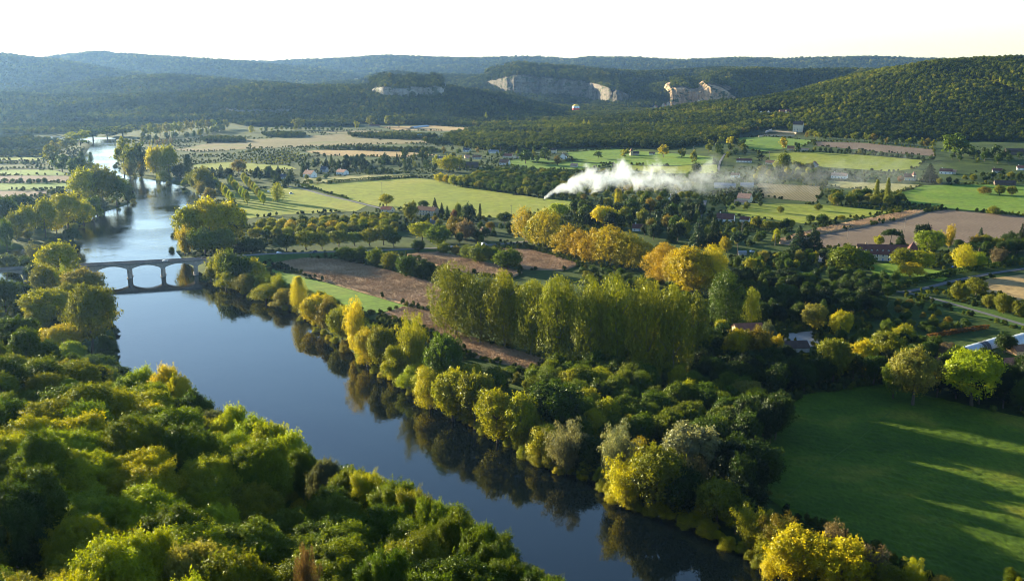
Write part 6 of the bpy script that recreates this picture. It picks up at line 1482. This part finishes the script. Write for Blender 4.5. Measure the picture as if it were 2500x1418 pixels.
for px, py, d, w, c in EDGE:
    v = at(px, py, d); z = float(hgt([v.x], [v.y])[0])
    h = min(max(v.z - z, 6.5), 19)
    HILL.append((v.x, v.y, v.z - h if v.z - z > 6.5 else z, h, w, c, 'broad'))
# the big crowns one can point at
for px, py, d, w, c in [(250, 1116, 122, 14, 'lime'), (150, 1190, 112, 10, 'yellow-green'), (330, 1120, 128, 9, 'yellow-green'), (470, 1118, 126, 11, 'pale olive'), (560, 1140, 122, 12, 'olive'), (430, 1190, 112, 9, 'lime'), (60, 1330, 92, 10, 'lime'), (160, 1310, 94, 9, 'lime'), (250, 1325, 92, 10, 'yellow-green'), (320, 1345, 90, 9, 'lime'), (450, 1300, 94, 9, 'lime'), (530, 1340, 92, 9, 'lime'),
                        (30, 1276, 100, 8, 'bronze'), (620, 1395, 92, 8, 'mid green'), (70, 1060, 150, 11, 'deep green'), (90, 1045, 170, 10, 'mid green'), (10, 1110, 140, 12, 'dark green'), (640, 1060, 180, 12, 'mid green'), (330, 1010, 190, 13, 'mid green'), (200, 1000, 200, 13, 'yellow-green'), (450, 1030, 190, 13, 'green'), (90, 985, 220, 14, 'yellow-green'), (940, 1290, 128, 8, 'green'), (1050, 1320, 122, 9, 'green'), (1130, 1370, 116, 8, 'deep green'), (850, 1370, 112, 7, 'green')]:
    v = at(px, py, d); z = float(hgt([v.x], [v.y])[0]); h = min(max(v.z - z, 8), 17)
    HILL.append((v.x, v.y, min(z, v.z - h) if v.z - z > 8 else z, h, w, c, 'broad'))
random.seed(21)
for _ in range(9000):
    a = rad(random.uniform(-33, 16)); r = math.sqrt(random.uniform(72 ** 2, 330 ** 2))
    x, y = math.sin(a) * r, math.cos(a) * r
    z, hl, ix, fh, sd = (q[0] for q in hgt([x], [y], True))
    if fh < 6: continue
    gap = 6.6 if r < 200 else 8.0
    if any((x - q[0]) ** 2 + (y - q[1]) ** 2 < (gap * .5 + q[4] * .22) ** 2 for q in HILL): continue
    h = random.uniform(9, 13.5)
    px, py = proj(x, y, z + h)
    need = np.interp(px, cxs, cys) + 14
    while py < need and h > 5: h -= .5; px, py = proj(x, y, z + h)
    if py < need or py > 1560 or px < -140: continue
    t = px / 1250
    cols = [(4, 'yellow-green'), (2, 'mid green'), (3, 'lime'), (1, 'green'), (2, 'olive')] if px < 600 and py > 1000 else [(3, 'mid green'), (2, 'yellow-green'), (2, 'fresh green'), (2, 'green'), (1, 'olive')] if px < 800 else [(4, 'green'), (3, 'mid green'), (2, 'deep green'), (1, 'olive')]
    HILL.append((x, y, z, h, h * random.uniform(.95, 1.25), pick(cols), pick([(4, 'broad'), (1, 'round')])))
    if len(HILL) > 292: break
# tiers by distance, counted from the left within each
D_ = sorted(HILL, key=lambda q: math.hypot(q[0], q[1]))
nt_ = max(1, len(D_) // 12)
for k in range(12 + 1):
    tier = sorted(D_[k * nt_:(k + 1) * nt_] if k < 12 else D_[12 * nt_:], key=lambda q: q[0] / q[1])
    tot = {}
    for q in tier: tot[q[5]] = tot.get(q[5], 0) + 1
    kk = {}
    for x, y, z, h, w, c, s in tier:
        i = kk.get(c, 0); kk[c] = i + 1
        lab = f'{ordinal(i)} {c} tree from the left in the {ordinal(k)} tier up the foreground slope' if tot[c] > 1 else f'only {c} tree in the {ordinal(k)} tier up the foreground slope'
        tree('hillside_tree', s, x, y, h, w, c, lab, 'trees on the steep slope in the foreground', 'tree', None, .1, z - .3)
v = at(742, 1275, 118); z = float(hgt([v.x], [v.y])[0])
tree('hillside_tree', 'feather', v.x, v.y, max(v.z - z, 6) * .9, 5, 'brown', 'half bare rust brown tree on the dark foreground slope', None, 'tree', None, .05, z - .3)
for o in bpy.data.objects:
    if len(str(o.get('label', '')).split()) > 16: print('LONG', o['label'])
print('TREES', len(TREES), 'hill', len(HILL))

# ------------------------------------------------------------------ the bridge
BSTONE = plain('bridge_stone', (.36, .32, .27), .9, .35, .5)
BDARK = plain('parapet_stone', (.20, .19, .18), .9, .3, .5)
p1 = Vector((*flat(318, 677), 0)); p3 = Vector((*flat(479, 668), 0))
bd = (p3 - p1).normalized(); ang = math.atan2(bd.y, bd.x)
SP = (p3 - p1).length / 2
bridge = tag(empty('bridge', p1, ang), 'stone road bridge with low segmental arches over the river', 'bridge')
DECK, SPRING, CROWN, BW = 10.5, 6.6, 9.2, 4.2
first, last = -5, 3                                  # spans counted from the first pier in view; local x = 0 is that pier
for i in range(first, last):                          # one arch per span
    x0, x1 = i * SP, (i + 1) * SP
    mb = MB(); pts = [(x0, -BW, SPRING)]
    for k in range(0, 19):
        u = k / 18; pts.append((x0 + 1.3 + (SP - 2.6) * u, -BW, SPRING + (CROWN - SPRING) * (1 - (2 * u - 1) ** 2)))
    pts += [(x1, -BW, SPRING), (x1, -BW, DECK - .35), (x0, -BW, DECK - .35)]
    mb.poly(pts, (0, 2 * BW, 0)); mb.build('arch', BSTONE, bridge)
for i in range(first, last + 1):
    x = i * SP
    mb = MB()
    mb.poly([(x - 1.5, -BW - .6, -4), (x, -BW - 2.2, -4), (x + 1.5, -BW - .6, -4), (x + 1.5, BW + .6, -4), (x, BW + 2.2, -4), (x - 1.5, BW + .6, -4)], (0, 0, SPRING + 3.6))
    mb.box(x - 1.7, x + 1.7, -BW - .5, BW + .5, SPRING - .4, SPRING + .12)
    pr = mb.build('pier', BSTONE, bridge)
    mb = MB(); mb.box(x - 2.0, x + 2.0, -BW - 2.5, BW + 2.5, -4, .35); mb.build('footing', BDARK, pr)
X0, X1 = first * SP - 30, last * SP + 12
mb = MB(); mb.box(X0, X1, -BW - .45, BW + .45, DECK - .35, DECK); mb.build('cornice', BDARK, bridge)
mb = MB(); mb.box(X0, X1, -BW + .5, BW - .5, DECK + .003, DECK + .08); mb.build('roadway', MAT['road'], bridge)
for s in (-1, 1):
    mb = MB(); mb.box(X0, X1, s * (BW + .05) - .18, s * (BW + .05) + .18, DECK + .002, DECK + 1.0); mb.build('parapet', BDARK, bridge)
for xa, xb in ((last * SP + .1, X1), (X0, first * SP - .1)):
    mb = MB(); mb.box(xa, xb, -BW, BW, -3, DECK - .37); mb.build('abutment', BSTONE, bridge)
def on_bridge(x, y): return p1 + Vector((math.cos(ang) * x - math.sin(ang) * y, math.sin(ang) * x + math.cos(ang) * y, DECK + .09))

# ------------------------------------------------------------------ cars
PAINT = {}
def paint(n, c):
    if n not in PAINT:
        m, nt, bs = new_mat('car_paint_' + n); bs.inputs['Base Color'].default_value = (*c, 1); bs.inputs['Roughness'].default_value = .25; bs.inputs['Coat Weight'].default_value = .6; PAINT[n] = m
    return PAINT[n]
RUB = plain('tyre_rubber', (.02, .02, .02), .9)
LAMP = plain('lamp_glass', (.7, .7, .68), .2)
def car(loc, rz, col, c, label, name='car', cat='car', L=4.2, van=False):
    r = tag(empty(name, loc, rz), label, cat, 'cars on the road and bridge')
    hL = L / 2; H = 1.45 if not van else 2.2
    prof = [(-hL, .30), (-hL, .85), (-hL + .25, .95), (-hL + .75, H - .1), (-hL + 1.1, H), (hL - 1.9, H), (hL - 1.15, .98), (hL - .15, .80), (hL, .65), (hL, .30)]
    mb = MB(); mb.poly([(x, -.85, z) for x, z in prof], (0, 1.7, 0)); mb.build('body', paint(col, c), r)
    mb = MB()
    for s in (-1, 1): mb.poly([(-hL + .75, s * .865, .98), (-hL + 1.05, s * .865, H - .12), (hL - 1.95, s * .865, H - .12), (hL - 1.35, s * .865, .98)], (0, s * .012, 0))
    mb.build('side_window', GLASS, r)
    mb = MB(); mb.poly([(hL - 1.87, -.7, H - .02), (hL - 1.12, -.7, 1.02), (hL - 1.12, .7, 1.02), (hL - 1.87, .7, H - .02)], (.02, 0, .02)); mb.build('windscreen', GLASS, r)
    for x in (-hL + .8, hL - .8):
        for s in (-1, 1):
            mb = MB(); mb.cyl((x, s * .72, .32), (x, s * .89, .32), .32, n=14); mb.build('wheel', RUB, r)
    for s in (-1, 1):
        mb = MB(); mb.box(hL - .05, hL + .02, s * .6 - .18, s * .6 + .18, .60, .74); mb.build('headlight', LAMP, r)
    return r
def along(px, py, z, zoff=.08):
    """a spot on the embankment road near a photo point, and the road's direction there"""
    x, y = flat(px, py, z)
    k = min(range(len(RPTS) - 1), key=lambda i: (RPTS[i][0] + RPTS[i + 1][0] - 2 * x) ** 2 + (RPTS[i][1] + RPTS[i + 1][1] - 2 * y) ** 2)
    a, b = RPTS[k], RPTS[k + 1]
    t = max(0, min(1, ((x - a[0]) * (b[0] - a[0]) + (y - a[1]) * (b[1] - a[1])) / ((b[0] - a[0]) ** 2 + (b[1] - a[1]) ** 2)))
    return Vector((a[0] + t * (b[0] - a[0]), a[1] + t * (b[1] - a[1]), a[2] + t * (b[2] - a[2]) + zoff)), math.atan2(b[1] - a[1], b[0] - a[0])
car(on_bridge(SP * 1.08, -1.6), ang, 'white', (.8, .82, .84), 'white car crossing the middle of the bridge')
car(on_bridge(SP * 2.28, 1.5), ang + math.pi, 'black', (.02, .022, .03), 'dark car at the right end of the bridge')
v, a = along(680, 618, 8.0); car(v, a, 'silver', (.55, .6, .66), 'silver car on the road just past the bridge')
v, a = along(766, 615, 5.6); car(v, a + math.pi, 'navy', (.03, .05, .12), 'dark blue car on the road beside the orchard')
v, a = along(1181, 598, 2.8); car(v, a, 'pale', (.62, .68, .75), 'pale van on the road near the hidden cottage', 'van', 'van', 5.0, True)
v, a = along(922, 611, 3.5); car(v, a, 'white', (.8, .82, .84), 'white car behind the walnut hedge trees')
v, a = along(1100, 603, 2.9); car(v, a, 'white', (.8, .82, .84), 'white car on the road between the two walnut hedges')
for px, py, lab in ((656, 468, 'white car parked under the last poplar row'), (711, 473, 'white van parked near the riverside conifers')):
    p = G(px, py, .4); car(p + Vector((0, 0, -.1)), .4, 'white', (.8, .82, .84), lab, *(('van', 'van', 5, True) if 'van' in lab else ()))
for px, py, lab in ((1836, 614, 'white car parked beside the garden shed'), (2330, 652, 'blue car parked right of the manor pavilion')):
    p = G(px, py, .4); car(p + Vector((0, 0, -.1)), .3, *(('white', (.8, .82, .84)) if 'white' in lab else ('blue', (.08, .18, .5))), lab)

# ------------------------------------------------------------------ poles
WOODP = plain('grey_timber', (.20, .165, .135), .9, .3, 3)
STEEL = plain('galvanised_steel', (.42, .43, .44), .5, .1, 1, .5)
def pole(px, py, top, label, lamp=False):
    p = G(px, py); h = (py - top) * p.y / FPX
    r = tag(empty('utility_pole' if not lamp else 'street_lamp', p, .5), label, 'pole' if not lamp else 'street lamp')
    mb = MB(); mb.cyl((0, 0, -.4), (0, 0, h), .30, .18, 8); mb.build('post', WOODP if not lamp else STEEL, r)
    mb = MB()
    if lamp: mb.cyl((0, 0, h - .1), (1.6, 0, h + .2), .09, .06, 6); mb.box(1.3, 2.1, -.18, .18, h + .1, h + .28)
    else:
        mb.box(-1.3, 1.3, -.10, .10, h - .9, h - .65)
        for x in (-1.1, 0, 1.1): mb.cyl((x, 0, h - .65), (x, 0, h - .3), .07, .05, 6)
    mb.build('lamp_head' if lamp else 'crossarm', STEEL if lamp else WOODP, r)
pole(933, 482, 444, 'tall pole at the left end of the wide meadow')
pole(1248, 533, 500, 'thick wooden pole at the near edge of the wide meadow')
pole(1811, 570, 541, 'grey pole with bracket below the plum roofed house')
pole(2208, 566, 532, 'pole with crossbar in the ploughed field by the maize belt')
pole(2069, 585, 554, 'short pole standing in the ploughed field')
pole(2264, 616, 565, 'street lamp pole right of the manor pavilion', True)
pole(1892, 600, 570, 'thin pole among the trees left of the cedars')
pole(1923, 735, 712, 'pole rising from the dark wood below the cedars')
pole(53, 440, 417, 'thin pole between the green and brown strips on the left bank')
pole(1693, 385, 357, 'pole on the olive slope left of the climbing lane')
pole(1878, 392, 370, 'pole in the meadow above the brown roofed house')

# ------------------------------------------------------------------ polytunnels
PLAST = plain('white_plastic_film', (.36, .41, .47), .35, .15, .5, 0, .5)
SHADE = plain('dark_shade_net', (.06, .07, .09), .8)
def tunnel(label, a, b, w, bands, hgt_f=.5):
    A, B = G(*a), G(*b); d = B - A; L = Vector((d.x, d.y)).length; r = tag(empty('polytunnel', A, math.atan2(d.y, d.x)), label, 'greenhouse')
    n = 14
    def strip(x0, x1, rr, name, mat, par):
        V = []; m = max(2, int((x1 - x0) / 2))
        for i in range(m + 1):
            x = x0 + (x1 - x0) * i / m
            sag = .985 if i % 2 else 1.0
            for k in range(n + 1):
                t = math.pi * k / n; V.append((x, -math.cos(t) * w / 2 * rr * sag, math.sin(t) * w * hgt_f * rr * sag))
        Fq = [(i * (n + 1) + k, (i + 1) * (n + 1) + k, (i + 1) * (n + 1) + k + 1, i * (n + 1) + k + 1) for i in range(m) for k in range(n)]
        return link(name, mesh_np(name, V, Fq, [mat], smooth_=True), par)
    strip(0, L, 1.0, 'cover', PLAST, r)
    for x0, x1 in bands: strip(x0 * L, x1 * L, 1.02, 'shade_net', SHADE, r)
    for k in range(int(L / 5) + 1):
        mb = MB(); x = min(k * 5, L - .06)
        for q in range(8):
            t0, t1 = math.pi * q / 8, math.pi * (q + 1) / 8
            mb.cyl((x, -math.cos(t0) * w / 2 * 1.03, math.sin(t0) * w * hgt_f * 1.03), (x, -math.cos(t1) * w / 2 * 1.03, math.sin(t1) * w * hgt_f * 1.03), .06, n=5)
        mb.build('hoop', STEEL, r)
    mb = MB(); mb.poly([(L, -math.cos(math.pi * k / n) * w / 2, math.sin(math.pi * k / n) * w * hgt_f) for k in range(n + 1)], (.06, 0, 0)); mb.build('end_panel', PLAST, r)
tunnel('long white polytunnel with dark shade bands by the farm', (2345, 866), (2440, 838), 7.5, [(.02, .08), (.45, .62)])
tunnel('short open polytunnel behind the long white one', (2452, 846), (2500, 832), 9, [(.1, .2)])
tunnel('far white polytunnel on the brown strip', (1006, 313), (1043, 309), 12, [], .3)

# ------------------------------------------------------------------ hot air balloon
def balloon():
    c = at(1406, 264, 3300); R = 12.0
    r = tag(empty('hot_air_balloon', c - Vector((0, 0, 20)), .3), 'hot air balloon striped yellow white and red near the cliff', 'balloon')
    ms = [plain('balloon_' + n, cc, .6, .05) for n, cc in (('yellow', (.75, .52, .06)), ('white', (.85, .84, .78)), ('red', (.70, .07, .05)), ('dark', (.08, .07, .07)))]
    n, mseg = 24, 20
    V, Fq, mi = [], [], []
    for i in range(mseg + 1):
        t = math.pi * .93 * i / mseg
        rr = R * math.sin(t) if t < math.pi / 2 else R * (math.sin(t) ** .85 * .92 + .08 * math.sin(t))
        z = 20 + R * math.cos(t) * (1.0 if t < math.pi / 2 else 1.28)
        for k in range(n): V.append((max(rr, .6) * math.cos(2 * math.pi * k / n), max(rr, .6) * math.sin(2 * math.pi * k / n), z))
    for i in range(mseg):
        for k in range(n):
            Fq.append((i * n + k, i * n + (k + 1) % n, (i + 1) * n + (k + 1) % n, (i + 1) * n + k))
            mi.append(0 if i < 7 else 1 if i < 10 else (3 if (k % 3 == 0 and i == 10) else 1) if i < 11 else 2 if i < 14 else 1 if i < 16 else 2)
    link('envelope', mesh_np('envelope', V, Fq, ms, mi, True), r)
    mb = MB(); mb.box(-1.1, 1.1, -.9, .9, 0, 1.4); mb.box(-1.2, 1.2, -1.0, 1.0, 1.4, 1.52); mb.build('basket', plain('wicker', (.16, .10, .05), .9, .3, 3), r)
    mb = MB()
    for sx in (-1, 1):
        for sy in (-1, 1): mb.cyl((sx * 1.0, sy * .8, 1.4), (sx * 1.6, sy * 1.6, 6.2), .06, n=5)
    mb.build('rigging', WOODP, r)
balloon()

# ------------------------------------------------------------------ smoke
def smoke():
    b = G(1328, 487)
    # path of the plume: distance along x from the fire, height of its middle, radius, thickness
    K = [(0, 1.0, 2.2, 1.0), (8, 7, 4.0, 1.0), (22, 15, 7.5, .85), (36, 19, 9, .6), (50, 25, 14, .42), (68, 19, 11, .36), (90, 26, 18, .2), (110, 19, 12, .2), (135, 25, 19, .1), (160, 17, 13, .07), (195, 22, 19, .035), (225, 18, 15, .02), (262, 21, 20, .014), (300, 19, 18, .01), (350, 22, 22, .008), (420, 22, 24, .006), (500, 22, 24, .0)]
    V, Fq = [], []
    n = 16
    for i, (x, z, r, t) in enumerate(K):
        for k in range(n): V.append((x, 1.55 * r * math.cos(2 * math.pi * k / n) + x * .22, max(z + 1.55 * r * math.sin(2 * math.pi * k / n), .4)))
    Fq = [(i * n + k, i * n + (k + 1) % n, (i + 1) * n + (k + 1) % n, (i + 1) * n + k) for i in range(len(K) - 1) for k in range(n)]
    me = bpy.data.meshes.new('smoke'); me.from_pydata(V, [], Fq + [tuple(range(n))[::-1], tuple(range((len(K) - 1) * n, len(K) * n))])
    me.update()
    m = bpy.data.materials.new('white_smoke'); m.use_nodes = True
    nt = m.node_tree; nt.nodes.clear(); L = nt.links.new
    out = N(nt, 'ShaderNodeOutputMaterial'); v = N(nt, 'ShaderNodeVolumePrincipled'); v.inputs['Color'].default_value = (.84, .92, 1.0, 1); v.inputs['Anisotropy'].default_value = .2
    tc = N(nt, 'ShaderNodeTexCoord'); sx = N(nt, 'ShaderNodeSeparateXYZ'); L(tc.outputs['Object'], sx.inputs[0])
    XM = K[-1][0]
    def mth(op, a, b=None, c=None):
        q = N(nt, 'ShaderNodeMath', operation=op)
        for i, s in enumerate((a, b, c)):
            if s is None: continue
            if hasattr(s, 'links'): L(s, q.inputs[i])
            else: q.inputs[i].default_value = s
        return q.outputs[0]
    u = mth('DIVIDE', sx.outputs['X'], XM)
    def curve(idx, scale):
        e = ramp(nt, u, [(k[0] / XM, (k[idx] / scale,) * 3) for k in K]); return mth('MULTIPLY', e, scale)
    zc, rr, tt = curve(1, 50.0), curve(2, 30.0), curve(3, 1.0)
    yy = mth('SUBTRACT', sx.outputs['Y'], mth('MULTIPLY', sx.outputs['X'], .22))
    zz = mth('SUBTRACT', sx.outputs['Z'], zc)
    d = mth('DIVIDE', mth('SQRT', mth('ADD', mth('MULTIPLY', yy, yy), mth('MULTIPLY', zz, zz))), rr)
    nz = N(nt, 'ShaderNodeTexNoise', i_Scale=.055, i_Detail=8, i_Roughness=.68, i_Distortion=.8); L(tc.outputs['Object'], nz.inputs['Vector'])
    f = mth('SUBTRACT', mth('MULTIPLY', mth('SUBTRACT', nz.outputs['Fac'], .42), mth('ADD', 3.2, mth('MULTIPLY', u, 6.0))), mth('SUBTRACT', mth('MULTIPLY', d, mth('ADD', .8, mth('MULTIPLY', u, .5))), .55))
    f = mth('MULTIPLY', mth('MINIMUM', mth('MAXIMUM', f, 0.0), 1.0), mth('MULTIPLY', tt, .34))
    L(f, v.inputs['Density']); L(v.outputs[0], out.inputs['Volume'])
    me.materials.append(m)
    o = link('smoke', me, None, b); o.rotation_euler = (0, 0, rad(-3))
    tag(o, 'white bonfire smoke drifting right across the valley', None, None, 'stuff')
smoke()
fr = G(1328, 488)
mb = MB()
for i in range(26):
    a = random.uniform(0, 6.28); mb.cyl((fr.x + random.uniform(-1.6, 1.6), fr.y + random.uniform(-1.2, 1.2), fr.z), (fr.x + 1.4 * math.cos(a), fr.y + 1.2 * math.sin(a), fr.z + random.uniform(.3, 1.0)), .10, .05, 5)
tag(mb.build('bonfire', plain('charred_wood', (.03, .025, .022), .95)), 'charred bonfire heap at the foot of the smoke', 'bonfire')
for px, py, lab in ((1222, 469, 'left brush heap at the edge of the walnut wood'), (1259, 476, 'right brush heap nearer the bonfire')):
    p = G(px, py); mb = MB()
    for i in range(150):
        a = random.uniform(0, 6.28); r_ = random.uniform(0, 4.5); b_ = random.uniform(0, 6.28)
        z = max(.1, 1.5 * (1 - r_ / 4.8)); mb.cyl((p.x + r_ * math.cos(a), p.y + r_ * .7 * math.sin(a), p.z + z * random.random()), (p.x + r_ * math.cos(a) + 1.4 * math.cos(b_), p.y + r_ * .7 * math.sin(a) + 1.4 * math.sin(b_), p.z + z), .11, .06, 4)
    tag(mb.build('brush_heap', plain('dead_brush', (.06, .05, .035), .95)), lab, 'brush heap')

# ------------------------------------------------------------------ scrub on the rough ground between the fields
def undergrowth():
    P = []
    for r0, r1, step in ((230, 700, 3.6), (700, 1300, 5.5), (1300, 2300, 9.0)):
        q = scatter(lambda hl, idx, x, y: (hl < 7) & (river_sd(x, y) > 5) & (hillside(x, y) < 1.5) & (fbm(x / 60, y / 60, 71, 3) > .02 - .05 * (y < 620)), r0, r1, step)
        P.append(q)
    for W in FIELDS:                                         # weeds along the field edges
        for a, b in zip(W, W[1:] + W[:1]):
            L = math.hypot(b[0] - a[0], b[1] - a[1]); n = int(L / 3.2); t = RNG.random(n)
            x = a[0] + (b[0] - a[0]) * t + RNG.normal(0, .9, n); y = a[1] + (b[1] - a[1]) * t + RNG.normal(0, .9, n)
            k = fbm(x / 30, y / 30, 77, 2) > -.05
            if k.any(): P.append(np.stack([x[k], y[k], hgt(x[k], y[k]) - .9], -1))
    P = np.concatenate(P)
    k = np.ones(len(P), bool)
    for hx, hy, r, w in HOUSES: k &= np.hypot(P[:, 0] - hx, P[:, 1] - hy) > r + 4
    for pts in ROADS:
        d, _ = seg_dist(P[:, 0], P[:, 1], pts); k &= d > 6
    k &= river_sd(P[:, 0], P[:, 1]) > 4
    P = P[k]; P[:, 2] += .2
    wood('undergrowth', 'scattered scrub and tall weeds on rough ground', P, 1.8, 4.6)
    return len(P)
print('SCRUB', undergrowth())

def hill_undergrowth():
    q = scatter(lambda hl, idx, x, y: hillside(x, y) > 2.5, 62, 420, 3.6)
    q = q[(river_sd(q[:, 0], q[:, 1]) > 3)]
    wood('undergrowth', 'dense thicket between the trees of the foreground slope', q, 3.0, 5.6, near_col)
hill_undergrowth()
